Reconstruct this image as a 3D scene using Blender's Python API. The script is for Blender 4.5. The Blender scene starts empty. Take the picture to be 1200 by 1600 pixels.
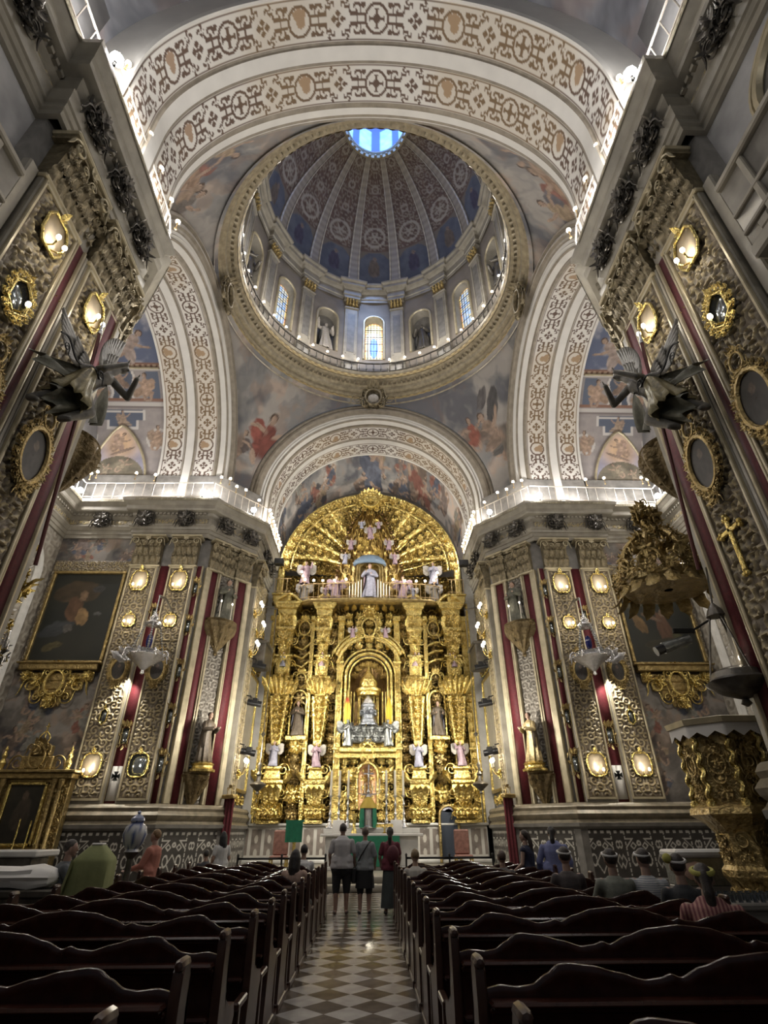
import bpy, math, random
import numpy as np
from mathutils import Vector, Matrix
random.seed(11)
PI = math.pi
SC = bpy.context.scene
COL = SC.collection
YC = 17.25          # centre of the crossing
NW = 6.3            # half width of the nave
A = np.array

# ---------------------------------------------------------------- mesh collector
class MB:
    def __init__(s):
        s.V = []; s.Q = []; s.T = []; s.C = []; s.qm = []; s.tm = []; s.n = 0
    def add(s, V, Q=None, T=None, col=None, mat=0, M=None):
        V = np.asarray(V, float)
        flip = False
        if M is not None:
            V = V @ M[:3, :3].T + M[:3, 3]
            flip = np.linalg.det(M[:3, :3]) < 0
        if Q is not None and len(Q):
            Q = np.asarray(Q, int) + s.n
            s.Q.append(Q[:, ::-1] if flip else Q); s.qm.append(np.full(len(Q), mat))
        if T is not None and len(T):
            T = np.asarray(T, int) + s.n
            s.T.append(T[:, ::-1] if flip else T); s.tm.append(np.full(len(T), mat))
        if col is None: col = (1, 1, 1)
        col = np.asarray(col, float)
        if col.ndim == 1: col = np.tile(col, (len(V), 1))
        s.C.append(col); s.V.append(V); s.n += len(V)
        return s
    def geo(s, g, **k): return s.add(g[0], g[1], g[2], **k)
    def mesh(s, name, mats, smooth=35, shift=None):
        V = np.concatenate(s.V) if s.V else np.zeros((0, 3))
        if shift is not None: V = V - np.asarray(shift)
        Q = np.concatenate(s.Q) if s.Q else np.zeros((0, 4), int)
        T = np.concatenate(s.T) if s.T else np.zeros((0, 3), int)
        me = bpy.data.meshes.new(name)
        me.vertices.add(len(V)); me.vertices.foreach_set('co', V.ravel().astype('f'))
        me.loops.add(len(Q) * 4 + len(T) * 3); me.polygons.add(len(Q) + len(T))
        me.loops.foreach_set('vertex_index', np.concatenate([Q.ravel(), T.ravel()]).astype('i'))
        st = np.concatenate([np.arange(len(Q)) * 4, len(Q) * 4 + np.arange(len(T)) * 3])
        me.polygons.foreach_set('loop_start', st.astype('i'))
        mi = np.concatenate(s.qm + s.tm) if (s.qm or s.tm) else np.zeros(0)
        for m in (mats if isinstance(mats, (list, tuple)) else [mats]): me.materials.append(m)
        me.polygons.foreach_set('material_index', mi.astype('i'))
        C = np.concatenate(s.C)
        ca = me.color_attributes.new('Col', 'FLOAT_COLOR', 'POINT')
        ca.data.foreach_set('color', np.concatenate([C, np.ones((len(C), 1))], 1).ravel().astype('f'))
        me.update(calc_edges=True); me.validate()
        if smooth:
            me.polygons.foreach_set('use_smooth', np.ones(len(me.polygons), bool))
            me.set_sharp_from_angle(angle=math.radians(smooth))
        return me

def props(o, label=None, cat=None, group=None, kind=None, category=None):
    cat = cat or category
    if label: o['label'] = label
    if cat: o['category'] = cat
    if group: o['group'] = group
    if kind: o['kind'] = kind
    return o

def link(o, parent=None):
    COL.objects.link(o)
    if parent is not None: o.parent = parent
    return o

def rootpos(t):
    p = Vector((0, 0, 0))
    while t is not None: p += t.location; t = t.parent
    return p

def obj(name, mb, mats, parent=None, smooth=35, world=True, **pr):
    """one mesh object; world=True: the collector is in world coordinates"""
    sh = rootpos(parent) if (parent is not None and world) else None
    o = bpy.data.objects.new(name, mb.mesh(name, mats, smooth, sh))
    link(o, parent)
    return props(o, **pr)

def struct(name, mb, mats, parent=None, smooth=35):
    return obj(name, mb, mats, parent, smooth, kind=None if parent is not None else 'structure')

def thing(name, label, cat, loc=(0, 0, 0), rz=0, group=None, kind=None):
    o = bpy.data.objects.new(name, None); COL.objects.link(o)
    o.location = loc; o.rotation_euler = (0, 0, rz); o.empty_display_size = .2
    return props(o, label, cat, group, kind)

def dup(root, loc, rz=None, label=None, group=None, scale=None):
    def cp(o, par):
        c = o.copy(); COL.objects.link(c)
        if par is not None: c.parent = par
        for ch in o.children: cp(ch, c)
        return c
    r = cp(root, None); r.location = loc
    if rz is not None: r.rotation_euler = (0, 0, rz)
    if scale is not None: r.scale = scale if hasattr(scale, '__len__') else (scale,) * 3
    if label: r['label'] = label
    if group: r['group'] = group
    return r

# ---------------------------------------------------------------- frames
def frame(o, u=(1, 0, 0), roll=0):
    """local (u right, v up, n out): v = world Z, n = u x z"""
    u = A(u, float); u /= np.linalg.norm(u); v = A((0, 0, 1.)); n = np.cross(u, v)
    if roll:
        c, s = math.cos(roll), math.sin(roll); u, v = u * c + v * s, -u * s + v * c
    M = np.eye(4); M[:3, 0] = u; M[:3, 1] = v; M[:3, 2] = n; M[:3, 3] = o
    return M
UVN = np.eye(4)
def T(x=0, y=0, z=0, s=1, rz=0, sx=1, sy=1, sz=1):
    c, n = math.cos(rz), math.sin(rz)
    M = np.eye(4); M[:3, :3] = A([[c, -n, 0], [n, c, 0], [0, 0, 1]]) @ np.diag([s * sx, s * sy, s * sz]); M[:3, 3] = (x, y, z)
    return M
# axes-swap: a lathe or figure made with z up, placed into a (u,v,n) frame
ZUP = A([[1, 0, 0, 0], [0, 0, 1, 0], [0, -1, 0, 0], [0, 0, 0, 1.]])

# ---------------------------------------------------------------- shapes: (V, Q, T)
def box(x0, x1, y0, y1, z0, z1, b=0):
    if b <= 0:
        V = A([[x, y, z] for z in (z0, z1) for y in (y0, y1) for x in (x0, x1)], float)
        Q = [[0, 2, 3, 1], [4, 5, 7, 6], [0, 1, 5, 4], [2, 6, 7, 3], [0, 4, 6, 2], [1, 3, 7, 5]]
        return V, Q, None
    b = min(b, (x1 - x0) * .45, (y1 - y0) * .45, (z1 - z0) * .45)
    V = []; idx = {}
    for k in range(8):
        sx, sy, sz = (k & 1), (k >> 1) & 1, (k >> 2) & 1
        c = [x1 if sx else x0, y1 if sy else y0, z1 if sz else z0]
        d = [-b if sx else b, -b if sy else b, -b if sz else b]
        for ax in range(3):
            p = [c[i] + (0 if i == ax else d[i]) for i in range(3)]
            idx[(k, ax)] = len(V); V.append(p)
    Q = []; Tt = []
    for ax in range(3):
        o1, o2 = [(1, 2), (2, 0), (0, 1)][ax]
        for s in (0, 1):
            ks = [(s << ax) | (a << o1) | (c << o2) for a, c in ((0, 0), (1, 0), (1, 1), (0, 1))]
            f = [idx[(k, ax)] for k in ks]; Q.append(f if s else f[::-1])
            # edge faces
        for a in (0, 1):
            for c in (0, 1):
                k0 = (a << o1) | (c << o2); k1 = k0 | (1 << ax)
                f = [idx[(k0, o1)], idx[(k1, o1)], idx[(k1, o2)], idx[(k0, o2)]]
                Q.append(f if (a ^ c) else f[::-1])
    for k in range(8):
        f = [idx[(k, 0)], idx[(k, 1)], idx[(k, 2)]]
        Tt.append(f if bin(k).count('1') % 2 else f[::-1])
    return A(V, float), Q, Tt

def gridq(nu, nv, cu=False, cv=False):
    """quads of a (nu x nv) vertex grid, index = i*nv + j"""
    I = np.arange(nu if cu else nu - 1); J = np.arange(nv if cv else nv - 1)
    I, J = np.meshgrid(I, J, indexing='ij'); I2 = (I + 1) % nu; J2 = (J + 1) % nv
    return np.stack([I * nv + J, I2 * nv + J, I2 * nv + J2, I * nv + J2], -1).reshape(-1, 4)

def lathe(prof, n=16, a0=0, a1=2 * PI, rx=1, ry=1, fold=0, nf=9, ph=0):
    """profile [(r, z)] turned about z; fold ripples the radius (drapery)"""
    P = A(prof, float); full = abs(a1 - a0 - 2 * PI) < 1e-6
    th = np.linspace(a0, a1, n, endpoint=not full) if full else np.linspace(a0, a1, n)
    if full: th = a0 + (a1 - a0) * np.arange(n) / n
    r = P[:, 0][None, :] * np.ones((n, 1)); z = P[:, 1][None, :] * np.ones((n, 1))
    if not (isinstance(fold, int) and fold == 0):
        fo = np.asarray(fold) if hasattr(fold, '__len__') else np.full(len(P), fold)
        r = r * (1 + fo[None, :] * np.sin(th[:, None] * nf + ph + 2.2 * z + .8 * np.sin(3 * th[:, None])))
    V = np.stack([r * np.cos(th)[:, None] * rx, r * np.sin(th)[:, None] * ry, z], -1).reshape(-1, 3)
    return V, gridq(n, len(P), cu=full), None

def sphere(c=(0, 0, 0), r=1, nu=10, nv=7, rx=1, ry=1, rz=1):
    t = np.linspace(-PI / 2, PI / 2, nv)
    V, Q, _ = lathe(np.stack([np.maximum(np.cos(t), .002) * r, np.sin(t) * r], -1), nu)
    return V * A([rx, ry, rz]) + A(c), Q, None

def tube(path, rad, n=6, closed=False, caps=True):
    P = A(path, float); m = len(P)
    R = np.full(m, rad, float) if not hasattr(rad, '__len__') else A(rad, float)
    if closed: t = np.roll(P, -1, 0) - np.roll(P, 1, 0)
    else: t = np.gradient(P, axis=0)
    t /= np.maximum(np.linalg.norm(t, axis=1), 1e-9)[:, None]
    up = A([0, 0, 1.]) if abs(t[:, 2]).mean() < .8 else A([1., 0, 0])
    a = np.cross(t, up); l = np.linalg.norm(a, axis=1)
    for i in range(m):
        if l[i] < 1e-4: a[i] = a[i - 1] if i else A([1., 0, 0])
        else: a[i] /= l[i]
        if i and a[i] @ a[i - 1] < 0: a[i] = -a[i]
    b = np.cross(t, a)
    th = 2 * PI * np.arange(n) / n
    V = P[:, None] + R[:, None, None] * (np.cos(th)[None, :, None] * a[:, None] + np.sin(th)[None, :, None] * b[:, None])
    V = V.reshape(-1, 3); Q = gridq(m, n, cu=closed, cv=True); Tt = None
    if caps and not closed:
        V = np.concatenate([V, P[:1], P[-1:]]); k = m * n
        Tt = [[k, i, (i + 1) % n] for i in range(n)] + [[k + 1, (m - 1) * n + (i + 1) % n, (m - 1) * n + i] for i in range(n)]
    return V, Q, Tt

def capsule(p0, p1, r0, r1, n=10, k=4):
    p0 = A(p0, float); p1 = A(p1, float); d = p1 - p0; L = max(np.linalg.norm(d), 1e-6); d /= L
    a = np.linspace(0, PI / 2, k)
    path = [p0 - d * r0 * math.cos(x) for x in a] + [p1 + d * r1 * math.sin(x) for x in a]
    rad = [max(r0 * math.sin(x), 1e-4) for x in a] + [max(r1 * math.cos(x), 1e-4) for x in a]
    return tube(path, rad, n, caps=False)

def prism(poly, d0, d1, bev=0):
    """polygon in (x,y) extruded along z (fan-triangulated about its centre: star-shaped outlines)"""
    P = A(poly, float); n = len(P); c = P.mean(0)
    if bev:
        Pi = c + (P - c) * (1 - bev / np.maximum(np.linalg.norm(P - c, axis=1), 1e-6))[:, None]
        rings = [(P, d0), (P, d1 - bev), (Pi, d1)]
    else: rings = [(P, d0), (P, d1)]
    V = np.concatenate([np.column_stack([p, np.full(n, z)]) for p, z in rings] + [[[c[0], c[1], d0]], [[c[0], c[1], d1]]])
    m = len(rings); Q = []
    for k in range(m - 1):
        for i in range(n):
            j = (i + 1) % n; Q.append([k * n + i, k * n + j, (k + 1) * n + j, (k + 1) * n + i])
    Tt = [[m * n, (i + 1) % n, i] for i in range(n)] + [[m * n + 1, (m - 1) * n + i, (m - 1) * n + (i + 1) % n] for i in range(n)]
    return V, Q, Tt

def sweep(path, prof, closed=False, cap=True):
    """profile [(out, z)] carried along a plan polyline with mitred corners; out = right-hand side of travel"""
    P = A(path, float); n = len(P); pr = A(prof, float); m = len(pr)
    off = []
    for i in range(n):
        a = P[i] - P[i - 1] if (i or closed) else P[1] - P[0]
        b = P[(i + 1) % n] - P[i] if (i < n - 1 or closed) else P[-1] - P[-2]
        na = A([a[1], -a[0]]) / np.linalg.norm(a); nb = A([b[1], -b[0]]) / np.linalg.norm(b)
        k = na + nb; k = k / max(np.linalg.norm(k), 1e-6); off.append(k / max(k @ na, .35))
    off = A(off)
    V = np.zeros((n, m, 3)); V[:, :, :2] = P[:, None] + off[:, None] * pr[None, :, 0:1]; V[:, :, 2] = pr[None, :, 1]
    return V.reshape(-1, 3), gridq(n, m, cu=closed), None

# ---------------------------------------------------------------- noise and patterns
def _h(i, j, s):
    x = np.sin(i * 127.1 + j * 311.7 + s * 74.7) * 43758.5453
    return x - np.floor(x)
def vnoise(x, y, s=0):
    i = np.floor(x); j = np.floor(y); f = x - i; g = y - j
    f = f * f * (3 - 2 * f); g = g * g * (3 - 2 * g)
    return (_h(i, j, s) * (1 - f) + _h(i + 1, j, s) * f) * (1 - g) + (_h(i, j + 1, s) * (1 - f) + _h(i + 1, j + 1, s) * f) * g
def fbm(x, y, o=4, s=0):
    r = 0; a = .5; t = 0
    for k in range(o):
        r = r + a * vnoise(x, y, s + k * 3); t += a; a *= .5; x = x * 2.03 + 1.7; y = y * 2.01 - 3.1
    return r / t
def sst(a, b, x):
    t = np.clip((x - a) / (b - a), 0, 1); return t * t * (3 - 2 * t)
def mix(c0, c1, t):
    t = np.asarray(t)[..., None]; return A(c0) * (1 - t) + A(c1) * t

def scrolls(u, v, cell=.5, s=0, mir=True):
    """height field of carved C-scrolls, leaves and rosettes, mirrored about u = 0"""
    sg = np.where(u < 0, -1., 1.) if mir else 1.
    x = np.abs(u) if mir else u
    i = np.floor(x / cell); j = np.floor(v / cell)
    out = 0
    for di in (0, 1):
        xx = x + di * cell * .5; vv = v + di * cell * .5
        i = np.floor(xx / cell); j = np.floor(vv / cell)
        cx = (i + .5 + .16 * (_h(i, j, s + di) - .5)) * cell; cy = (j + .5 + .16 * (_h(i, j, s + 5 + di) - .5)) * cell
        dx = xx - cx; dy = vv - cy; r = np.hypot(dx, dy) / cell; th = np.arctan2(dy, dx)
        hand = np.where(_h(i, j, s + 9) > .5, 1., -1.)
        k = np.where(_h(i, j, s + 3 + di) > .72, 5., 1.)
        tw = np.where(k > 2, .6, 3.4)
        rid = .5 + .5 * np.cos(th * k + hand * 2 * PI * r * tw)
        out = np.maximum(out, rid ** 1.3 * sst(.5, .36, r))
    return out

# ---------------------------------------------------------------- materials
def newmat(name):
    m = bpy.data.materials.new(name); m.use_nodes = True
    nt = m.node_tree; b = nt.nodes['Principled BSDF']
    return m, nt, b
def addbump(nt, b, scale=8, strength=.3, dist=.05, kind='noise', detail=5, obj=True):
    tc = nt.nodes.new('ShaderNodeTexCoord')
    n = nt.nodes.new('ShaderNodeTexNoise' if kind == 'noise' else 'ShaderNodeTexVoronoi')
    n.inputs['Scale'].default_value = scale
    if kind == 'noise': n.inputs['Detail'].default_value = detail
    else: n.feature = 'SMOOTH_F1'
    bp = nt.nodes.new('ShaderNodeBump'); bp.inputs['Strength'].default_value = strength; bp.inputs['Distance'].default_value = dist
    nt.links.new(tc.outputs['Object'], n.inputs['Vector'])
    nt.links.new(n.outputs[0] if kind == 'noise' else n.outputs['Distance'], bp.inputs['Height'])
    nt.links.new(bp.outputs['Normal'], b.inputs['Normal'])
    return n
def pbr(name, col, rough=.5, metal=0, bump=None, var=0, var_scale=3, spec=None):
    """plain colour with a noise variation of its own"""
    m, nt, b = newmat(name)
    b.inputs['Roughness'].default_value = rough; b.inputs['Metallic'].default_value = metal
    b.inputs['Base Color'].default_value = (*col, 1)
    if spec is not None: b.inputs['Specular IOR Level'].default_value = spec
    if var:
        tc = nt.nodes.new('ShaderNodeTexCoord'); n = nt.nodes.new('ShaderNodeTexNoise')
        n.inputs['Scale'].default_value = var_scale; n.inputs['Detail'].default_value = 6
        r = nt.nodes.new('ShaderNodeValToRGB')
        r.color_ramp.elements[0].position = .3; r.color_ramp.elements[1].position = .7
        r.color_ramp.elements[0].color = (*[c * (1 - var) for c in col], 1); r.color_ramp.elements[1].color = (*[min(1, c * (1 + var)) for c in col], 1)
        nt.links.new(tc.outputs['Object'], n.inputs['Vector']); nt.links.new(n.outputs[0], r.inputs[0]); nt.links.new(r.outputs[0], b.inputs['Base Color'])
    if bump: addbump(nt, b, *bump)
    return m
def vcol(name, rough=.6, metal=0, bump=None, emit=0):
    """colour taken from the mesh's own painted pattern, grained with noise"""
    m, nt, b = newmat(name)
    at = nt.nodes.new('ShaderNodeVertexColor'); at.layer_name = 'Col'
    b.inputs['Roughness'].default_value = rough; b.inputs['Metallic'].default_value = metal
    nt.links.new(at.outputs['Color'], b.inputs['Base Color'])
    if emit:
        nt.links.new(at.outputs['Color'], b.inputs['Emission Color']); b.inputs['Emission Strength'].default_value = emit
    if bump: addbump(nt, b, *bump)
    return m
def emis(name, col, s):
    m, nt, b = newmat(name)
    b.inputs['Base Color'].default_value = (*col, 1); b.inputs['Emission Color'].default_value = (*col, 1); b.inputs['Emission Strength'].default_value = s
    return m
# ================================================================ materials
M_GOLD = pbr('gold_leaf', (.72, .57, .21), .27, 1.0, (9, .8, .09), .16, 5)
M_GOLDV = vcol('gilded_relief', .28, .95, (10, .7, .08))
M_GOLDD = pbr('dark_gilding', (.40, .30, .13), .34, .85, (11, .7, .07), .35, 5)
M_CAP = pbr('smoky_gilded_capital', (.24, .20, .125), .38, .5, (12, .5, .05), .4, 6)
M_SMOKE = pbr('smoke_darkened_stone', (.20, .17, .12), .4, .15, (18, .2, .03), .3, 4)
M_STONE = pbr('warm_grey_marble', (.31, .285, .235), .38, 0, (30, .1, .02), .22, 2)
M_STONEG = pbr('gilt_edged_stone', (.46, .40, .27), .36, .25, (30, .12, .02), .2, 3)
M_DSTONE = pbr('dark_grey_stone', (.19, .18, .165), .4, .1, (24, .15, .02), .25, 3)
M_BRONZE = pbr('blackened_bronze', (.12, .11, .095), .35, .55, (14, .3, .03), .3, 6)
M_RELIEF = vcol('carved_polychrome_plaster', .5, .08, (22, .25, .03))
M_FRESCO = vcol('fresco', .8, 0, (9, .08, .02))
M_BAND = vcol('painted_arch_band', .7)
M_ARCHM = pbr('umber_moulding', (.27, .235, .185), .45, .1, (18, .15, .02), .2, 3)
M_RING = pbr('gilt_grey_cornice', (.33, .285, .20), .38, .3, (16, .25, .03), .3, 4)
M_WHITE = pbr('white_plaster', (.68, .66, .62), .65, 0, (20, .08, .01), .06, 1.5)
M_PLAST = pbr('grey_plaster', (.36, .36, .37), .75, 0, (6, .1, .02), .25, 1.2)
M_RED = pbr('crimson_damask', (.105, .010, .017), .65, 0, (40, .15, .01), .25, 12)
M_WOOD = pbr('dark_varnished_wood', (.036, .011, .007), .22, 0, (12, .06, .01), .35, 9)
M_WOODL = pbr('worn_pew_end_wood', (.050, .024, .016), .3, 0, (14, .08, .01), .35, 9)
M_BLACK = pbr('black_metal', (.015, .015, .016), .4, .3)
M_IRON = pbr('pale_painted_iron', (.55, .5, .44), .45, .4)
M_IRONG = pbr('gilt_iron', (.5, .36, .18), .4, .6)
M_SILVER = pbr('silver', (.68, .68, .70), .25, .9, (30, .5, .03), .15, 8)
M_SILVERD = pbr('tarnished_silver', (.22, .23, .23), .35, .8, (20, .4, .03), .3, 6)
M_MARBLE = pbr('white_marble', (.66, .65, .62), .3, 0, None, .12, 3)
M_GREEN = pbr('green_altar_cloth', (.02, .20, .11), .7, 0, (30, .1, .01), .15, 6)
M_MIRROR = pbr('mirror_glass', (.75, .70, .62), .12, 1.0, (3, .25, .05), .1, 2)
M_MIRRORB = pbr('dim_mirror_glass', (.28, .31, .33), .15, .9, (3, .2, .05), .2, 2)
M_WAX = pbr('candle_wax', (.85, .80, .68), .5)
M_BULB = emis('warm_lit_bulb', (1, .86, .66), 16)
M_GLOWM = pbr('glow_tinted_mirror', (.82, .70, .52), .42, .55, (4, .3, .05), .15, 3)  # bulb reflections put into the glass as a pale warm colour
M_BULBW = emis('white_lit_flood_lamp', (1, .95, .88), 30)
M_INLAY = vcol('inlaid_marble', .35)
M_PAINT = vcol('oil_on_canvas', .45)
M_FIG = vcol('painted_wood_carving', .5, .05, (20, .2, .02))
M_GLASSW = vcol('stained_glass', .2, 0, None, 2.2)
M_SKYGL = vcol('lantern_glazing', .2, 0, None, 1.8)
M_LACE = pbr('white_altar_linen', (.75, .73, .70), .8)

# marble chequer floor, squares set diagonally
def floor_mat():
    m, nt, b = newmat('chequered_marble_floor')
    tc = nt.nodes.new('ShaderNodeTexCoord'); mp = nt.nodes.new('ShaderNodeMapping')
    mp.inputs['Rotation'].default_value = (0, 0, PI / 4); mp.inputs['Location'].default_value = (.08, .21, 0)
    ck = nt.nodes.new('ShaderNodeTexChecker'); ck.inputs['Scale'].default_value = 1 / .372
    n = nt.nodes.new('ShaderNodeTexNoise'); n.inputs['Scale'].default_value = 5; n.inputs['Detail'].default_value = 8
    r1 = nt.nodes.new('ShaderNodeValToRGB'); r2 = nt.nodes.new('ShaderNodeValToRGB')
    for r, a, c in ((r1, (.34, .31, .28), (.50, .47, .43)), (r2, (.055, .042, .030), (.13, .10, .075))):
        r.color_ramp.elements[0].color = (*a, 1); r.color_ramp.elements[1].color = (*c, 1)
        r.color_ramp.elements[0].position = .3; r.color_ramp.elements[1].position = .7
        nt.links.new(n.outputs[0], r.inputs[0])
    nt.links.new(tc.outputs['Object'], mp.inputs[0]); nt.links.new(mp.outputs[0], ck.inputs['Vector'])
    nt.links.new(tc.outputs['Object'], n.inputs['Vector'])
    nt.links.new(r1.outputs[0], ck.inputs['Color1']); nt.links.new(r2.outputs[0], ck.inputs['Color2'])
    nt.links.new(ck.outputs['Color'], b.inputs['Base Color'])
    b.inputs['Roughness'].default_value = .17
    addbump(nt, b, 6, .04, .02)
    return m
M_FLOOR = floor_mat()

# ================================================================ ornament library, local (u, v, n)
def spiral(R=1, turns=1.6, r0=.13, tail=1.2, hand=1, n=26, sides=5):
    """C-scroll: a tail that winds into a volute, in the u-v plane"""
    t = np.linspace(0, 1, n); a = t * turns * 2 * PI
    rr = R * (1 - .85 * t)
    P = np.stack([rr * np.cos(a), rr * np.sin(a) * hand, .12 * R * np.sin(t * PI)], -1)
    tl = np.linspace(1, 0, 7)[:-1]
    Tl = np.stack([np.full(6, R) + .35 * R * tl ** 2, -tail * R * tl * hand, np.zeros(6)], -1)
    P = np.concatenate([Tl, P]); rad = r0 * R * np.concatenate([np.linspace(.35, 1, 6), 1 - .45 * t])
    return tube(P, rad, sides)
def leaf(L=1, W=.5, curl=.5, lobes=3, n=8, m=5):
    """acanthus leaf rising along v, its tip curling out along n"""
    t = np.linspace(0, 1, n); s = np.linspace(-1, 1, m)
    tt, ss = np.meshgrid(t, s, indexing='ij')
    w = W * .5 * np.sin(PI * (.12 + .86 * tt)) ** .7 * (1 + .22 * np.cos(tt * lobes * 2 * PI))
    U = ss * w; V = L * (tt - .25 * curl * tt ** 3); N = L * (.06 + curl * tt ** 2.4) - .25 * W * ss ** 2 * (1 - tt) + .05 * L * (1 - np.abs(ss))
    P = np.stack([U, V, N], -1).reshape(-1, 3)
    return P, gridq(n, m), None
def rosette(R=1, petals=6, h=.35):
    g = MB(); g.geo(sphere((0, 0, .1 * R), .28 * R, 8, 5))
    for k in range(petals):
        a = 2 * PI * k / petals
        V, Q, Tt = leaf(R, R * .62, .25, 1, 5, 4)
        c, s = math.cos(a), math.sin(a)
        g.add(np.stack([V[:, 0] * c - V[:, 1] * s, V[:, 0] * s + V[:, 1] * c, V[:, 2] * h * 2], -1), Q, Tt)
    return pack(g)
def pack(g):
    V = np.concatenate(g.V); Q = np.concatenate(g.Q) if g.Q else None; Tt = np.concatenate(g.T) if g.T else None
    return V, Q, Tt
def clump(seed=0, n=9):
    """a dense bouquet of leaves, scrolls and a rosette about 1 unit across"""
    r = random.Random(seed); g = MB()
    g.geo(rosette(.3, 5), M=T(0, 0, .22))
    for k in range(n):
        a = 2 * PI * (k + r.random() * .5) / n; c, s = math.cos(a - PI / 2), math.sin(a - PI / 2)
        Mt = np.eye(4); Mt[:2, :2] = A([[c, -s], [s, c]]); Mt[:3, 3] = (.1 * math.cos(a), .1 * math.sin(a), 0)
        g.geo(leaf(.36 + .12 * r.random(), .26, .45, 2, 6, 4), M=Mt)
    for sx in (-1, 1):
        for sy in (-1, 1):
            g.geo(spiral(.16, 1.4, .2, 1.6, sy * sx, 16, 4), M=T(.26 * sx, .24 * sy, .08, sx=sx))
    return pack(g)
def cartouche(w=1, h=1.2):
    """scrolled shield frame: ring, four volutes, crest and drop"""
    g = MB(); a = np.linspace(0, 2 * PI, 29)[:-1]
    g.geo(tube(np.stack([.33 * w * np.cos(a), .36 * h * np.sin(a), np.full(28, .05)], -1), .05 * w, 6, closed=True))
    for sx in (-1, 1):
        g.geo(spiral(.16 * w, 1.5, .22, 1.9, 1, 20, 5), M=T(.33 * w * sx, .3 * h, .04, sx=sx))
        g.geo(spiral(.14 * w, 1.5, .22, 1.9, -1, 20, 5), M=T(.31 * w * sx, -.31 * h, .04, sx=sx))
        g.geo(leaf(.3 * h, .2 * w, .4, 2, 6, 4), M=frame((.18 * w * sx, .36 * h, .03), (1, 0, 0), 0) @ np.eye(4) if False else T(.16 * w * sx, .36 * h, .03))
    g.geo(rosette(.16 * w, 6), M=T(0, .45 * h, .06)); g.geo(leaf(.25 * h, .24 * w, .5, 2, 6, 4), M=T(0, .42 * h, .04))
    g.geo(leaf(.2 * h, .24 * w, .5, 2, 6, 4), M=T(0, -.4 * h, .04, sy=-1))
    return pack(g)
UVZ = ZUP.T
O_SP = spiral(); O_SPN = spiral(hand=-1); O_LEAF = leaf(); O_ROS = rosette(); O_CL = [clump(k) for k in range(4)]; O_CART = cartouche()

def put(mb, g, F, u, v, n=0, s=1, su=1, sv=1, sn=1, rot=0, mat=0, col=None):
    c, sn_ = math.cos(rot), math.sin(rot)
    L = np.eye(4); L[:3, :3] = A([[c, -sn_, 0], [sn_, c, 0], [0, 0, 1]]) @ np.diag([s * su, s * sv, s * sn]); L[:3, 3] = (u, v, n)
    mb.geo(g, M=F @ L, mat=mat, col=col)

def foliate(mb, F, u0, u1, v0, v1, n, size, seed=0, mat=0, mirror=True, dens=1., col=None):
    """fill a rectangle with clumps and scrolls mirrored about its axis"""
    r = random.Random(seed); uc = (u0 + u1) / 2; hw = (u1 - u0) / 2; v = v0 + size * .5
    while v <= v1 - size * .35:
        k = max(1, int(round(hw * 2 / size))); st = 2 * hw / k
        for i in range(k):
            u = -hw + st * (i + .5)
            if mirror and u > 1e-6: continue
            g = r.choice(O_CL + [O_CL[0], O_ROS, O_SP]); rot = r.uniform(-.5, .5); s = size * r.uniform(.8, 1.12) * (.55 if (g is O_ROS or g is O_SP) else 1)
            if r.random() > dens: continue
            put(mb, g, F, uc + u, v, n, s, rot=rot, mat=mat, col=col)
            if mirror and u < -1e-6: put(mb, g, F, uc - u, v, n, s, su=-1, rot=-rot, mat=mat, col=col)
        v += size * .82

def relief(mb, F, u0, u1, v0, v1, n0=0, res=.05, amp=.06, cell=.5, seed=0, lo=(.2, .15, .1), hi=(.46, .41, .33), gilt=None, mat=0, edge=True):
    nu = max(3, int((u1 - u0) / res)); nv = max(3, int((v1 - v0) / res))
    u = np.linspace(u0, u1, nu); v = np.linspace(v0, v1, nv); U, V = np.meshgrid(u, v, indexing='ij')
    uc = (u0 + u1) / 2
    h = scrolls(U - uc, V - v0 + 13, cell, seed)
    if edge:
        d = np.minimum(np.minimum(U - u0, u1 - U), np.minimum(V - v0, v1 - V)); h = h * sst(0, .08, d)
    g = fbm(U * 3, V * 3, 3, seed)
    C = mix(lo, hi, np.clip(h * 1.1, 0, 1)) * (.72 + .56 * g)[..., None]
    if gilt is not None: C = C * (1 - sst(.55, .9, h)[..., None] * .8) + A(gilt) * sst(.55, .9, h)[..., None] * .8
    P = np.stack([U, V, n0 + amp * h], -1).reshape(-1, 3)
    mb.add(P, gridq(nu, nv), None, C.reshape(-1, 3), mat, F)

def paintgrid(mb, F, u0, u1, v0, v1, n0, res, fn, mat=0):
    nu = max(3, int((u1 - u0) / res)); nv = max(3, int((v1 - v0) / res))
    U, V = np.meshgrid(np.linspace(u0, u1, nu), np.linspace(v0, v1, nv), indexing='ij')
    C = fn(U, V)
    mb.add(np.stack([U, V, np.full_like(U, n0)], -1).reshape(-1, 3), gridq(nu, nv), None, C.reshape(-1, 3), mat, F)

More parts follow.
